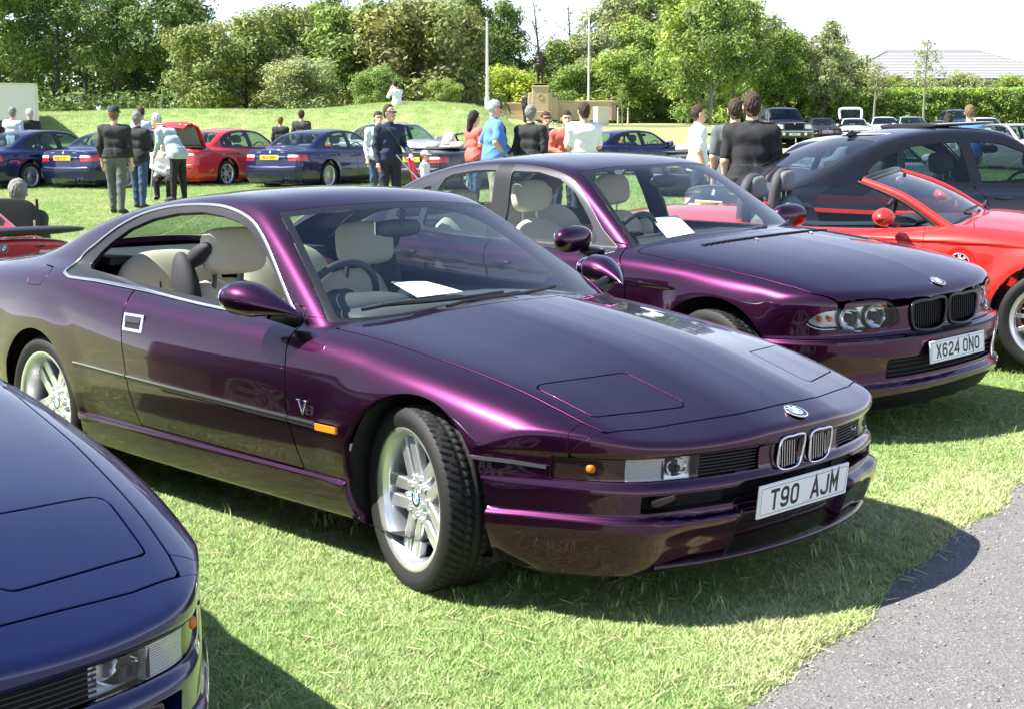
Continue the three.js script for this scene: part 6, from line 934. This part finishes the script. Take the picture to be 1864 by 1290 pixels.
  // black pickup truck
  const T = saloonForm({ ...E38.spec, yc: nat(-4, 1.3, -3, 1.3, -1.6, 1.3, -0.9, 1.28, -0.4, 1.24, 0.2, 1.2, 0.7, 1.14, 0.85, 1.1), drop: pch(0, 0, 0.5, 0.02, 0.74, 0.06, 0.9, 0.16), plan: nat(-4, 0.95, -2, 1.0, 0, 1.0, 0.9, 0.96), roof: nat(-3.4, 1.3, -3, 1.75, -2.6, 1.88, -1.8, 1.9, -1.3, 1.86, -1, 1.78), glass: [0.86, 1.25, 0.3], screen: [-0.5, 1.26, 1.0, 0.3], low: 0.45, hub: 0.42, noseProf: pch(0.4, 0, 0.62, 0.06, 0.75, 0.06, 0.78, 0, 1.1, -0.02), nosePlan: nat(0, 0, 0.5, 0.04, 0.8, 0.14, 1, 0.35), crease: undefined });
  const truck = buildSaloon(T, { ...saloonOutline, paint: M.black, res: 0.5, arch: 0.46, detail: 0.3, wheel: { R: 0.42, r: 0.24, w: 0.28, style: 'five', cap: false }, track: 0.84, glass: M.tint, trim: [[-2.9, 1.35], [-2.7, 1.7], [-2.4, 1.8], [-1.4, 1.8], [-1.1, 1.7], [-0.75, 1.32], [-1.6, 1.3], [-2.4, 1.32]], panes: [[[-1.7, 1.36], [-1.7, 1.74], [-1.4, 1.75], [-1.15, 1.66], [-0.95, 1.4], [-0.95, 1.36]]], pillar: undefined, screenEdge: [-0.6, 1.26, 0.82, -1.15, 1.8, 0.66], screenTop: 1.83, mirror: [-0.8, 1.4, 0.95], handles: [], rear: [[-2.75, 0], [-2.75, 0.5], [-3.1, 0.6], [-3.1, 0]],
    front: (car, cut, add, pair) => { const gr2 = cut((x, y, z) => (x < 0.5 ? 1 : max(abs(y - 0.94) - 0.12, z - 0.42)), 0.002); add('grille_backing', moved(gr2, -0.05), M.matt); for (const y of [0.88, 0.94, 1.0]) part('grille_slat', box(0.03, 0.02, 0.84, 0.83, y, 0), M.dark, car); const l = cut((x, y, z) => (x < 0.4 ? 1 : max(abs(y - 0.95) - 0.1, 0.5 - z, z - 0.85)), 0.002); pair('headlight', moved(l, -0.01), M.whitelamp); for (const s of [1, -1]) part('fog_lamp', cyl(0.07, 0.07, 0.05, 16).rotateZ(PI / 2).translate(0.92, 0.62, 0.5 * s), M.whitelamp, car); plate(car, 'R4 M', false, [0.935, 0.6, 0], 0, 0, {}); const bd = part('bonnet_badge', puff(0.02, 0.07, 0.07, 0, 0.5).translate(0.86, 1.08, 0), M.chrome, car); part('bull_bar', box(0.05, 0.05, 1.7, 0.93, 0.74, 0, 0.02), M.satin, car); } });
  { const q = spot(66, across(1432, 66)); truck.position.set(...q); truck.rotation.y = carTurn(176); } place2(truck, 'pickup_truck', 'big black pickup truck facing the camera at the left of the far row', 'truck');
}
function place2(c, name, label, category = 'car') { c.name = numbered(name); Object.assign(c.userData, { label, category }); scene.add(c); }
// ---------------------------------------------------------------- people: one skin over a jointed skeleton, clothes as skins a little larger
function net(field, lo, hi, cell) {                    // surface nets over a box; field < 0 inside
  const n = [0, 1, 2].map((k) => Math.ceil((hi[k] - lo[k]) / cell) + 1), [nx, ny, nz] = n, S = nx * ny, v = new Float32Array(nx * ny * nz), id = new Int32Array(v.length).fill(-1), m = { p: [], n: [], t: [] };
  for (let k = 0; k < nz; k++) for (let j = 0; j < ny; j++) for (let i = 0; i < nx; i++) v[i + nx * j + S * k] = field(lo[0] + i * cell, lo[1] + j * cell, lo[2] + k * cell);
  const off = [0, 1, nx, nx + 1, S, S + 1, S + nx, S + nx + 1], E = [[0, 1], [2, 3], [4, 5], [6, 7], [0, 2], [1, 3], [4, 6], [5, 7], [0, 4], [1, 5], [2, 6], [3, 7]];
  for (let k = 0; k < nz - 1; k++) for (let j = 0; j < ny - 1; j++) for (let i = 0; i < nx - 1; i++) {
    const b = i + nx * j + S * k; let neg = 0; for (const o of off) if (v[b + o] < 0) neg++; if (neg === 0 || neg === 8) continue;
    let x = 0, y = 0, z = 0, c = 0; for (const [p, q] of E) { const A = v[b + off[p]], B = v[b + off[q]]; if ((A < 0) === (B < 0)) continue; const t = A / (A - B); x += (p & 1) + t * ((q & 1) - (p & 1)); y += ((p >> 1) & 1) + t * (((q >> 1) & 1) - ((p >> 1) & 1)); z += (p >> 2) + t * ((q >> 2) - (p >> 2)); c++; }
    const P = [lo[0] + (i + x / c) * cell, lo[1] + (j + y / c) * cell, lo[2] + (k + z / c) * cell], e = cell * 0.4, g = [field(P[0] + e, P[1], P[2]) - field(P[0] - e, P[1], P[2]), field(P[0], P[1] + e, P[2]) - field(P[0], P[1] - e, P[2]), field(P[0], P[1], P[2] + e) - field(P[0], P[1], P[2] - e)], l = hypot(...g) || 1;
    id[b] = m.p.length; m.p.push(P); m.n.push(g.map((q) => q / l));
  }
  for (let k = 1; k < nz - 1; k++) for (let j = 1; j < ny - 1; j++) for (let i = 1; i < nx - 1; i++) { const b = i + nx * j + S * k; [[1, nx, S], [nx, S, 1], [S, 1, nx]].forEach(([d, u, w]) => { if ((v[b] < 0) === (v[b + d] < 0)) return; const q = [id[b], id[b - u], id[b - u - w], id[b - w]]; if (q.some((x) => x < 0)) return; v[b] < 0 ? m.t.push([q[0], q[1], q[2]], [q[0], q[2], q[3]]) : m.t.push([q[0], q[2], q[1]], [q[0], q[3], q[2]]); }); }
  return m;
}
function raw(m) { const g = new THREE.BufferGeometry(); g.setAttribute('position', new THREE.Float32BufferAttribute(m.p.flat(), 3)); g.setAttribute('normal', new THREE.Float32BufferAttribute(m.n.flat(), 3)); g.setAttribute('uv', new THREE.Float32BufferAttribute(m.p.flatMap((q) => [q[0], q[1]]), 2)); g.setIndex(m.t.flat()); return g; }
const cap = (a, b, ra, rb, sx = 1) => { const d = [b[0] - a[0], b[1] - a[1], b[2] - a[2]], L = d[0] ** 2 + d[1] ** 2 + d[2] ** 2 || 1e-9; return (x, y, z) => { const t = clamp(((x - a[0]) * d[0] + (y - a[1]) * d[1] + (z - a[2]) * d[2]) / L); return hypot((x - a[0] - d[0] * t) / sx, y - a[1] - d[1] * t, z - a[2] - d[2] * t) - (ra + (rb - ra) * t); }; };
const join = (list, k) => (x, y, z) => { let f = 1e3; for (const c of list) f = smin(f, c(x, y, z), k); return f; };
const SKIN = [[0.62, 0.38, 0.27], [0.55, 0.32, 0.22], [0.66, 0.44, 0.33]].map((c) => phy(c, 0.55));
const cloth = (c) => std(c, 0.85);
// o: tall, top/legs/hair colours, sleeve 'long'|'short', arms per side [elbow, hand] in body terms, lean, step, sit, look
function person(o) {
  const s = (o.tall ?? 1.76) / 1.76, W = (o.wide ?? 1), lean = o.lean ?? 0, step = o.step ?? 0.04, sit = o.sit, hipY = sit ? 0.5 : 0.93, bow = (y) => [0, 0, lean * max(0, y - hipY) * (1 + max(0, y - hipY))];
  const B = (x, y, z = 0) => { const q = bow(y); return [x, y - lean * lean * 0.35 * max(0, y - hipY), z + q[2]]; }, off = sit ? 0.5 - 0.93 : 0;
  const hip = (k) => [0.095 * k, hipY - 0.02, 0], knee = (k) => (sit ? [0.13 * k, 0.46, 0.42] : [0.1 * k, 0.5, step * k * 0.7 + 0.015]), ankle = (k) => (sit ? [0.12 * k, 0.09, 0.38] : [0.105 * k, 0.085, step * k * 1.2 - 0.02 * 0]), toe = (k) => { const a = ankle(k); return [a[0] + 0.03 * k, 0.045, a[2] + 0.16]; };
  const sh = (k) => B(0.19 * k * W, 1.42 + off), arms = { down: (k) => [B(0.245 * k * W, 1.14 + off, -0.03), B(0.235 * k * W, 0.88 + off, 0.06)], front: (k) => [B(0.235 * k * W, 1.16 + off, 0.02), B(0.1 * k, 1.1 + off, 0.27)], hip: (k) => [B(0.33 * k * W, 1.17 + off, -0.09), B(0.18 * k * W, 1.02 + off, 0.08)], pocket: (k) => [B(0.29 * k * W, 1.15 + off, -0.07), B(0.2 * k * W, 0.93 + off, 0.06)], push: (k) => [B(0.24 * k * W, 1.17 + off, 0.04), B(0.2 * k, 1.0 + off, 0.36)], face: (k) => [B(0.26 * k * W, 1.22 + off, 0.16), B(0.06 * k, 1.52 + off, 0.2)], reach: (k) => [B(0.22 * k * W, 1.2 + off, 0.14), B(0.16 * k, 1.0 + off, 0.4)] };
  const A = [1, -1].map((k) => { const q = (o.arms ?? ['down', 'down'])[k > 0 ? 0 : 1]; return { k, s: sh(k), e: arms[q](k)[0], h: arms[q](k)[1] }; });
  const hd = B(0, 1.66 + off, 0.02), nk = B(0, 1.5 + off, -0.005), turn = o.look ?? 0, face = (x, y, z) => [hd[0] + x * cos(turn) + z * sin(turn), hd[1] + y, hd[2] - x * sin(turn) + z * cos(turn)], g = o.girth ?? 0;
  const torso = [cap(B(0.085, 1.36 + off), B(-0.085, 1.36 + off), 0.105 * W, 0.105 * W), cap(B(0.055, 1.2 + off, 0.005 + g * 0.4), B(-0.055, 1.2 + off, 0.005 + g * 0.4), 0.105 * W + g, 0.105 * W + g), cap(B(0.06, 1.04 + off, 0.005 + g * 0.5), B(-0.06, 1.04 + off, 0.005 + g * 0.5), 0.108 * W + g, 0.108 * W + g), cap(B(0.075, 0.94 + off), B(-0.075, 0.94 + off), 0.112 * W + g * 0.5, 0.112 * W + g * 0.5)];
  const shoulders = A.map((a) => cap(B(0.08 * a.k, 1.42 + off), a.s, 0.066, 0.062)), upper = A.map((a) => cap(a.s, a.e, 0.058, 0.044)), fore = A.map((a) => cap(a.e, a.h, 0.042, 0.028)), legs = [1, -1].flatMap((k) => [cap(hip(k), knee(k), 0.088, 0.06), cap(knee(k), ankle(k), 0.058, 0.038)]), feet = [1, -1].map((k) => cap(ankle(k), toe(k), 0.042, 0.03));
  const hands = A.flatMap((a) => { const d = V(...a.h).sub(V(...a.e)).normalize(), side = V(d.z, 0, -d.x).normalize(); if (side.lengthSq() < 0.1) side.set(0, 0, 1); const at = (u, w, q = 0) => [a.h[0] + d.x * u + side.x * w, a.h[1] + d.y * u + q, a.h[2] + d.z * u + side.z * w]; const out = [cap(at(0.01, 0), at(0.075, 0), 0.03, 0.032)]; [-0.024, -0.008, 0.008, 0.024].forEach((w, i) => out.push(cap(at(0.08, w), at([0.14, 0.155, 0.15, 0.135][i], w * 0.9, -0.01), 0.0095, 0.008))); out.push(cap(at(0.03, -0.026), at(0.085, -0.052), 0.012, 0.009)); return out; });
  const head = [cap(face(0, 0.045, -0.015), face(0, 0.03, -0.02), 0.093, 0.093, 0.85), cap(face(0, -0.05, 0.025), face(0, -0.075, 0.045), 0.06, 0.045), cap(nk, face(0, -0.05, -0.02), 0.058, 0.055), cap(B(0, 1.42 + off), nk, 0.07, 0.057)], nose = cap(face(0, 0.005, 0.085), face(0, -0.028, 0.105), 0.012, 0.016), ears = [1, -1].map((k) => cap(face(0.08 * k, 0.02, -0.01), face(0.083 * k, -0.02, -0.012), 0.014, 0.012));
  const fHead = join(head, 0.035), fNose = join([nose], 0.01), fEar = join(ears, 0.01), headF = (x, y, z) => smin(smin(fHead(x, y, z), nose(x, y, z), 0.02), fEar(x, y, z), 0.012);
  const trunkF = join([...torso, ...shoulders], 0.07), upF = join(upper, 0.02), foF = join(fore, 0.02), legF = join(legs, 0.04), footF = join(feet, 0.02), handF = join(hands, 0.01), armF = (x, y, z) => smin(upF(x, y, z), foF(x, y, z), 0.03);
  const bodyF = (x, y, z) => smin(smin(smin(smin(trunkF(x, y, z), armF(x, y, z), 0.05), legF(x, y, z), 0.05), handF(x, y, z), 0.012), smin(headF(x, y, z), footF(x, y, z), 0.01), 0.02);
  const p = thing('person', o.label, 'person', o.at, o.turn), C2 = o.cell ?? (hypot(o.at[0] - EYE[0], o.at[2] - EYE[1]) < 30 ? 0.017 : 0.022), mz = 0.5 + abs(lean) * 0.8; p.scale.setScalar(s);
  const x0 = -0.48, y1 = 1.86 + off, put = (name, f, mat, y0, yy, cell = C2, lo, hi) => { const m = net(f, lo ?? [x0, y0, -0.4], hi ?? [0.48, yy, mz], cell); if (m.p.length) part(name, raw(m), mat, p); };
  const fine = o.cell ? 0.02 : 0.0085, hLo = [hd[0] - 0.2, hd[1] - 0.26, hd[2] - 0.22], hHi = [hd[0] + 0.2, hd[1] + 0.2, hd[2] + 0.24];
  const sockets = [1, -1].map((k) => cap(face(0.034 * k, 0.022, 0.098), face(0.036 * k, 0.022, 0.098), 0.02, 0.02, 1.3)), lips = cap(face(-0.02, -0.062, 0.088), face(0.02, -0.062, 0.088), 0.009, 0.009), brow = [1, -1].map((k) => cap(face(0.015 * k, 0.042, 0.088), face(0.055 * k, 0.04, 0.074), 0.009, 0.007));
  const faceF = (x, y, z) => { let f = smax(headF(x, y, z), -min(sockets[0](x, y, z), sockets[1](x, y, z)), 0.018); f = smin(f, min(brow[0](x, y, z), brow[1](x, y, z)), 0.012); return smin(f, lips(x, y, z), 0.008); };
  const limbs = (x, y, z) => smin(smin(smin(trunkF(x, y, z), armF(x, y, z), 0.05), legF(x, y, z), 0.05), footF(x, y, z), 0.02);
  const skinMat = SKIN[o.skin ?? 0]; {
    const pieces = [raw(net(limbs, [x0, -0.03, -0.4], [0.48, y1 - 0.3, mz], C2)), raw(net(o.cell === 0.035 ? headF : faceF, hLo, hHi, fine))];
    A.forEach((a, i) => { const f = join(hands.slice(i * 6, i * 6 + 6), 0.006), l = [0, 1, 2].map((c) => a.h[c] - 0.2), h = [0, 1, 2].map((c) => a.h[c] + 0.2); if (o.cell !== 0.035) pieces.push(raw(net(f, l, h, 0.0095))); });
    part('body', pieces, skinMat, p);
  }
  const wrinkle = (x, y, z) => 0.004 * sin(x * 9 + y * 13 + z * 7 + (o.at[0] * 7) % 6) * sin(y * 5 - x * 11 + 1) - 0.009 * pow(abs(sin(x * 10 - y * 17 + z * 12 + sin(x * 17 + y * 6) * 1.3 + o.at[2])), 5) * (0.35 + 0.65 * pow(abs(sin(y * 4.4 + x * 3 + 0.4)), 2));
  const hem = (o.hem ?? 0.86) + off, cuff = o.sleeve === 'short' ? (x, y, z) => (A.some((a) => hypot(x - a.e[0], y - a.e[1], z - a.e[2]) < 0.0) ? 1 : -1) : () => -1;
  const sleeveF = o.sleeve === 'short' ? join(A.map((a) => cap(a.s, [lerp(a.s[0], a.e[0], 0.82), lerp(a.s[1], a.e[1], 0.82), lerp(a.s[2], a.e[2], 0.82)], 0.066, 0.06)), 0.02) : join(A.flatMap((a) => [cap(a.s, a.e, 0.064, 0.053), cap(a.e, [lerp(a.e[0], a.h[0], 0.93), lerp(a.e[1], a.h[1], 0.93), lerp(a.e[2], a.h[2], 0.93)], 0.052, 0.04)]), 0.03);
  const loose = o.loose ?? 0.016, topF = (x, y, z) => { let f = smin(trunkF(x, y, z) - loose - (y < 1.1 + off ? 0.008 : 0), sleeveF(x, y, z), 0.05) + wrinkle(x, y, z); f = smax(f, hem - y + lean * 0.12 * 0 , 0.012); return smax(f, y - nk[1] - 0.05 + max(0, 0.11 - hypot(x - nk[0], z - nk[2])) * 0.8, 0.012); };
  const neckTop = o.collar ? (x, y, z) => smin(topF(x, y, z), smax(cap(B(0, 1.44 + off), B(0, 1.5 + off), 0.082, 0.072)(x, y, z), y - 1.55 - off, 0.01), 0.02) : topF;
  put('top', neckTop, o.top, hem - 0.05, y1 - 0.2);
  if (!o.noLegs) { put('trousers', (x, y, z) => smax(smax(smin(join([torso[3], torso[2]], 0.05)(x, y, z) - 0.008, legF(x, y, z) - 0.014, 0.04) + wrinkle(x + 3, y, z), y - 1.0 - off, 0.01), (sit ? -1 : 0.075 - y), 0.01), o.legs, 0, 1.05 + off); put('shoes', (x, y, z) => smax(footF(x, y, z) - 0.014, y - 0.13, 0.01), o.shoes ?? M.cabin, -0.03, 0.17, 0.018); }
  const hairK = o.hairCut ?? 'short', loc = (x, y, z) => { const dx = x - hd[0], dz = z - hd[2]; return [dx * cos(turn) - dz * sin(turn), y - hd[1], dx * sin(turn) + dz * cos(turn)]; };
  if (hairK !== 'bald') { const bulk = hairK === 'short' ? 0.012 : 0.022; put('hair', (x, y, z) => { const [a, b, c] = loc(x, y, z); let f = fHead(x, y, z) - bulk + 0.005 * sin(a * 75 + c * 40 + sin(b * 50)) * sin(b * 60 + c * 55) + 0.003 * sin(a * 190 + b * 60) * sin(c * 170); f = smax(f, -(b + 0.095 - sst(-0.075, 0.055, c) * 0.172 - (hairK === 'thin' ? 0.02 + 0.05 * sst(-0.1, 0, c) : 0)), 0.012); if (hairK === 'long') { const d = cap(face(0, -0.02, -0.08), face(0.02, -0.2, -0.12), 0.075, 0.045)(x, y, z) + 0.006 * sin(a * 80); f = smin(f, d, 0.04); } return f; }, o.hair, 0, 0, o.cell ? 0.014 : 0.01, hairK === 'long' ? [hLo[0], hLo[1] - 0.1, hLo[2] - 0.06] : hLo, hHi); }
  if (o.cap) { put('cap', (x, y, z) => { const [a, b, c] = loc(x, y, z); const f = smax(fHead(x, y, z) - 0.02, -(b - 0.045), 0.008), brim = max(abs(b - 0.052 + max(0, c - 0.09) * 0.25) - 0.006, hypot(a, c - 0.09) - 0.085, 0.03 - c); return smin(f, brim, 0.008); }, o.cap, 0, 0, 0.01, hLo, hHi); }
  if (o.glasses) part('glasses', [box(0.05, 0.032, 0.012, 0.034, 0.028, 0.088), box(0.05, 0.032, 0.012, -0.034, 0.028, 0.088), box(0.15, 0.008, 0.008, 0, 0.04, 0.086), box(0.006, 0.01, 0.1, 0.08, 0.038, 0.036), box(0.006, 0.01, 0.1, -0.08, 0.038, 0.036)].map((g2) => g2.rotateY(turn).translate(...hd)), M.gloss, p);
  else part('eyes', [new THREE.SphereGeometry(0.012, 10, 8).scale(1.2, 0.7, 0.6).translate(0.032, 0.022, 0.082), new THREE.SphereGeometry(0.012, 10, 8).scale(1.2, 0.7, 0.6).translate(-0.032, 0.022, 0.082)].map((g2) => g2.rotateY(turn).translate(...hd)), M.piping, p);
  o.more?.(p, { hd, face, A, B }); return p;
}
const HAIR = { grey: std([0.2, 0.195, 0.185], 0.9), white: std([0.42, 0.41, 0.39], 0.9), dark: std([0.014, 0.01, 0.009], 0.8), brown: std([0.045, 0.027, 0.016], 0.85), fair: std([0.16, 0.1, 0.045], 0.85) };
const TOP = { black: cloth([0.018, 0.019, 0.022]), navy: cloth([0.018, 0.028, 0.06]), pale: cloth([0.52, 0.6, 0.72]), mist: cloth([0.36, 0.45, 0.5]), white: cloth([0.78, 0.79, 0.82]), blue: cloth([0.1, 0.24, 0.62]), coral: cloth([0.72, 0.14, 0.12]), rust: cloth([0.62, 0.15, 0.1]), grey: cloth([0.1, 0.115, 0.13]), charcoal: cloth([0.04, 0.042, 0.048]) };
const LEGS = { grey: cloth([0.1, 0.11, 0.105]), jeans: cloth([0.04, 0.075, 0.15]), black: cloth([0.012, 0.012, 0.014]), navy: cloth([0.02, 0.026, 0.05]), khaki: cloth([0.3, 0.27, 0.2]) };
const stand = (px, along, deg) => ({ at: spot(along, across(px, along)), turn: manTurn(deg) });
{
  person({ ...stand(217, 24, 4), tall: 1.77, top: TOP.black, legs: LEGS.grey, hair: HAIR.fair, cap: cloth([0.025, 0.025, 0.03]), step: 0.09, wide: 1.06, hem: 0.95, label: 'person in black jumper, grey trousers and dark cap seen from behind' });
  person({ ...stand(258, 25.2, 20), tall: 1.68, top: TOP.black, legs: LEGS.jeans, hair: HAIR.grey, arms: ['front', 'front'], step: 0.05, collar: true, label: 'grey haired person in dark jacket and jeans beside the person in the cap' });
  person({ ...stand(266, 36, 8), tall: 1.82, top: TOP.pale, legs: LEGS.khaki, hair: HAIR.brown, hairCut: 'thin', label: 'balding person in a pale blue shirt beyond the raised red boot lid' });
  person({ ...stand(330, 27.5, -62), tall: 1.7, lean: 0.42, top: TOP.mist, legs: LEGS.black, hair: HAIR.white, hairCut: 'thin', arms: ['reach', 'reach'], wide: 1.08, girth: 0.02, label: 'bending white haired person in a grey blue jacket with a walking stick', more: (p, { A }) => { const h = A[0].h; const st = part('walking_stick', [bar([h[0], h[1], h[2] + 0.05], [h[0] + 0.03, 0.02, h[2] + 0.16], 0.014), bar([h[0], h[1], h[2] - 0.02], [h[0], h[1], h[2] + 0.1], 0.016)], M.satin, p); } });
  person({ ...stand(303, 28.2, 170), tall: 1.6, sit: true, top: TOP.white, legs: LEGS.black, hair: HAIR.white, hairCut: 'thin', arms: ['front', 'front'], label: 'seated person in white behind the bending person with the stick' });
  person({ ...stand(35, 36, 12), tall: 1.83, top: TOP.pale, legs: LEGS.khaki, hair: HAIR.grey, label: 'person in a pale blue shirt seen from behind at the far left' });
  person({ ...stand(66, 37, -40), tall: 1.8, top: TOP.black, legs: LEGS.navy, hair: HAIR.white, collar: true, label: 'white haired person in a dark jacket at the far left beside the lorry' });
  person({ ...stand(3, 35, -60), tall: 1.66, top: TOP.black, legs: LEGS.navy, hair: HAIR.fair, label: 'fair haired person cut off by the left edge' });
  person({ ...stand(516, 40, 10), tall: 1.62, top: TOP.black, legs: LEGS.navy, hair: HAIR.fair, label: 'shorter fair haired person in black in front of the bank' });
  person({ ...stand(554, 40, 5), tall: 1.8, top: TOP.charcoal, legs: LEGS.navy, hair: HAIR.brown, label: 'taller brown haired person in dark jacket in front of the bank' });
  person({ ...stand(712, 23.5, 150), tall: 1.78, top: TOP.navy, legs: LEGS.navy, hair: HAIR.brown, hairCut: 'thin', glasses: true, arms: ['push', 'down'], look: 0.5, collar: true, label: 'person in a navy hooded top and dark glasses pushing a pushchair', more: (p, { B }) => part('shoulder_strap', tube([B(-0.14, 1.5, -0.02), B(-0.05, 1.38, 0.14), B(0.1, 1.15, 0.16), B(0.19, 1.0, 0.08)], 0.016, 20, 6), M.piping, p) });
  person({ ...stand(692, 27, 160), tall: 1.7, top: TOP.pale, legs: LEGS.jeans, hair: HAIR.dark, label: 'person mostly hidden behind the person in the navy hooded top' });
  { const q = spot(50.5, across(727, 50.5)); person({ at: [q[0], q[1] - 0.52, q[2]], turn: manTurn(-40), tall: 1.75, sit: true, top: TOP.white, legs: LEGS.navy, hair: HAIR.dark, cap: TOP.black, arms: ['face', 'face'], lean: 0.1, label: 'person in white sitting on top of the grass bank holding something to the face' }); }
  person({ ...stand(864, 26, 50), tall: 1.7, top: TOP.coral, legs: LEGS.jeans, hair: HAIR.dark, hairCut: 'long', wide: 0.9, arms: ['front', 'front'], skin: 2, label: 'dark haired person in a coral red top' });
  person({ ...stand(900, 22.5, 72), tall: 1.84, top: TOP.blue, legs: LEGS.khaki, hair: HAIR.white, glasses: true, arms: ['hip', 'hip'], sleeve: 'short', girth: 0.035, wide: 1.08, collar: true, label: 'white haired person in a blue polo shirt and dark glasses, hand on hip' , more: (p, { B }) => part('camera_strap', tube([B(-0.13, 1.5, 0), B(-0.02, 1.4, 0.16), B(0.12, 1.2, 0.2), B(0.22, 1.02, 0.1)], 0.014, 20, 6), M.piping, p) });
  person({ ...stand(966, 22.5, 28), tall: 1.76, top: TOP.black, legs: LEGS.navy, hair: HAIR.grey, wide: 1.05, collar: true, label: 'grey haired person in a black jacket with back turned' });
  person({ ...stand(993, 24.5, 160), tall: 1.68, top: cloth([0.08, 0.03, 0.07]), legs: LEGS.jeans, hair: HAIR.brown, glasses: true, skin: 1, label: 'person in a dark purple top and dark glasses behind the black jacket' });
  person({ ...stand(1027, 23, 172), tall: 1.68, top: TOP.rust, legs: LEGS.navy, hair: HAIR.dark, arms: ['front', 'front'], lean: 0.12, collar: true, label: 'dark haired person in an orange red fleece looking down' });
  person({ ...stand(1062, 21.5, -18), tall: 1.8, top: TOP.white, legs: LEGS.navy, hair: HAIR.brown, sleeve: 'short', arms: ['front', 'front'], wide: 1.05, loose: 0.03, label: 'person in a loose white shirt seen from behind' });
  person({ ...stand(955, 84, 60), tall: 1.75, top: TOP.black, legs: LEGS.black, hair: HAIR.grey, skin: 1, cell: 0.035, label: 'tiny distant person in black by the memorial wall' });
  person({ ...stand(1267, 20.5, 84), tall: 1.77, top: TOP.white, legs: LEGS.navy, hair: HAIR.brown, sleeve: 'short', collar: true, label: 'person in a white polo shirt in profile facing right' });
  person({ ...stand(1364, 14.6, 8), tall: 1.84, top: TOP.black, legs: LEGS.black, hair: HAIR.brown, sleeve: 'short', wide: 1.04, girth: 0.02, collar: true, loose: 0.024, label: 'broad person in a black polo shirt seen from behind in the middle distance' });
  person({ ...stand(1334, 17, 4), tall: 1.82, top: TOP.grey, legs: LEGS.jeans, hair: HAIR.brown, sleeve: 'short', label: 'person in grey partly hidden behind the broad person in black' });
  person({ ...stand(1717, 27, 20), tall: 1.64, top: TOP.white, legs: LEGS.jeans, hair: HAIR.dark, hairCut: 'long', wide: 0.9, label: 'dark curly haired person beyond the black saloon' });
  person({ ...stand(1755, 27, 8), tall: 1.8, top: TOP.blue, legs: LEGS.navy, hair: HAIR.fair, hairCut: 'thin', label: 'nearly bald person in blue beyond the black saloon' });
  { // sitting in a folding chair behind the red car
    const al = 14, q = spot(al, across(38, al)); person({ at: [q[0], q[1] - 0.32, q[2]], turn: manTurn(-5), tall: 1.76, sit: true, top: TOP.charcoal, legs: LEGS.grey, hair: HAIR.grey, collar: true, wide: 1.05, label: 'grey haired person sitting in a folding chair at the left, seen from behind' });
    const c = thing('folding_chair', 'black folding chair under the seated grey haired person at the left', 'chair', q, manTurn(-5)); part('chair_back', puff(0.62, 0.5, 0.03, 0, 0.3).translate(0.06, 0.62, -0.24), M.cabin, c); part('chair_seat', puff(0.5, 0.03, 0.46, 0, 0.3).translate(0, 0.3, 0), M.cabin, c); for (const [a, b] of [[1, 1], [1, -1], [-1, 1], [-1, -1]]) part('leg', bar([0.24 * a, 0, 0.22 * b], [-0.2 * a, 0.34, 0.22 * b], 0.012), M.dark, c); for (const a of [1, -1]) part('back_post', bar([0.28 * a + 0.04, 0.28, -0.22], [0.3 * a + 0.06, 0.86, -0.27], 0.014), M.dark, c);
  }
  { // pushchair with a child
    const al = 23.2, q = spot(al, across(775, al)), c = thing('pushchair', 'red and dark pushchair pushed by the person in navy', 'pushchair', q, manTurn(100)); part('seat', [puff(0.36, 0.06, 0.34, 0, 0.3).translate(0, 0.5, 0.05), puff(0.36, 0.5, 0.06, 0, 0.3).rotateX(-0.3).translate(0, 0.74, -0.18)], cloth([0.55, 0.03, 0.06]), c); part('footrest', box(0.3, 0.02, 0.14, 0, 0.22, 0.4), M.trim, c);
    for (const s of [1, -1]) { part('frame', [bar([0.2 * s, 1.02, -0.42], [0.2 * s, 0.16, 0.36], 0.013), bar([0.2 * s, 0.62, -0.06], [0.2 * s, 0.12, -0.26], 0.013)], M.satin, c); for (const z of [0.36, -0.26]) part('wheel', new THREE.TorusGeometry(0.08, 0.022, 8, 20).rotateY(PI / 2).translate(0.22 * s, 0.1, z), M.rubber, c); } part('handle', bar([-0.2, 1.02, -0.42], [0.2, 1.02, -0.42], 0.016), M.trim, c);
    person({ at: [q[0], q[1] + 0.02, q[2]], turn: manTurn(100), tall: 1.06, sit: true, top: TOP.white, legs: LEGS.jeans, hair: HAIR.fair, cap: cloth([0.8, 0.79, 0.75]), arms: ['front', 'front'], label: 'small child in white with a white sun hat in the pushchair' }).position.y += 0.24;
  }
  { // bronze figure
    const bronze = std([0.045, 0.036, 0.03], 0.45, { metalness: 0.7 }), n0 = scene.children.length, s = person({ at: MEM_STATUE.at, turn: manTurn(180), tall: 1.95, top: bronze, legs: bronze, hair: bronze, shoes: bronze, arms: ['hip', 'pocket'], step: 0.08, collar: true, wide: 1.25, girth: 0.03, loose: 0.04, label: 'dark bronze statue of a standing figure on the stone plinth' });
    s.name = 'statue'; used.set('person', used.get('person') - 1); s.userData.category = 'statue'; s.traverse((c) => { if (c.isMesh) c.material = bronze; }); part('statue_base', cyl(0.34, 0.38, 0.14, 20).translate(0, -0.04, 0), bronze, s); s.position.y += 0.1;
  }
}
renderer.render(scene, camera);
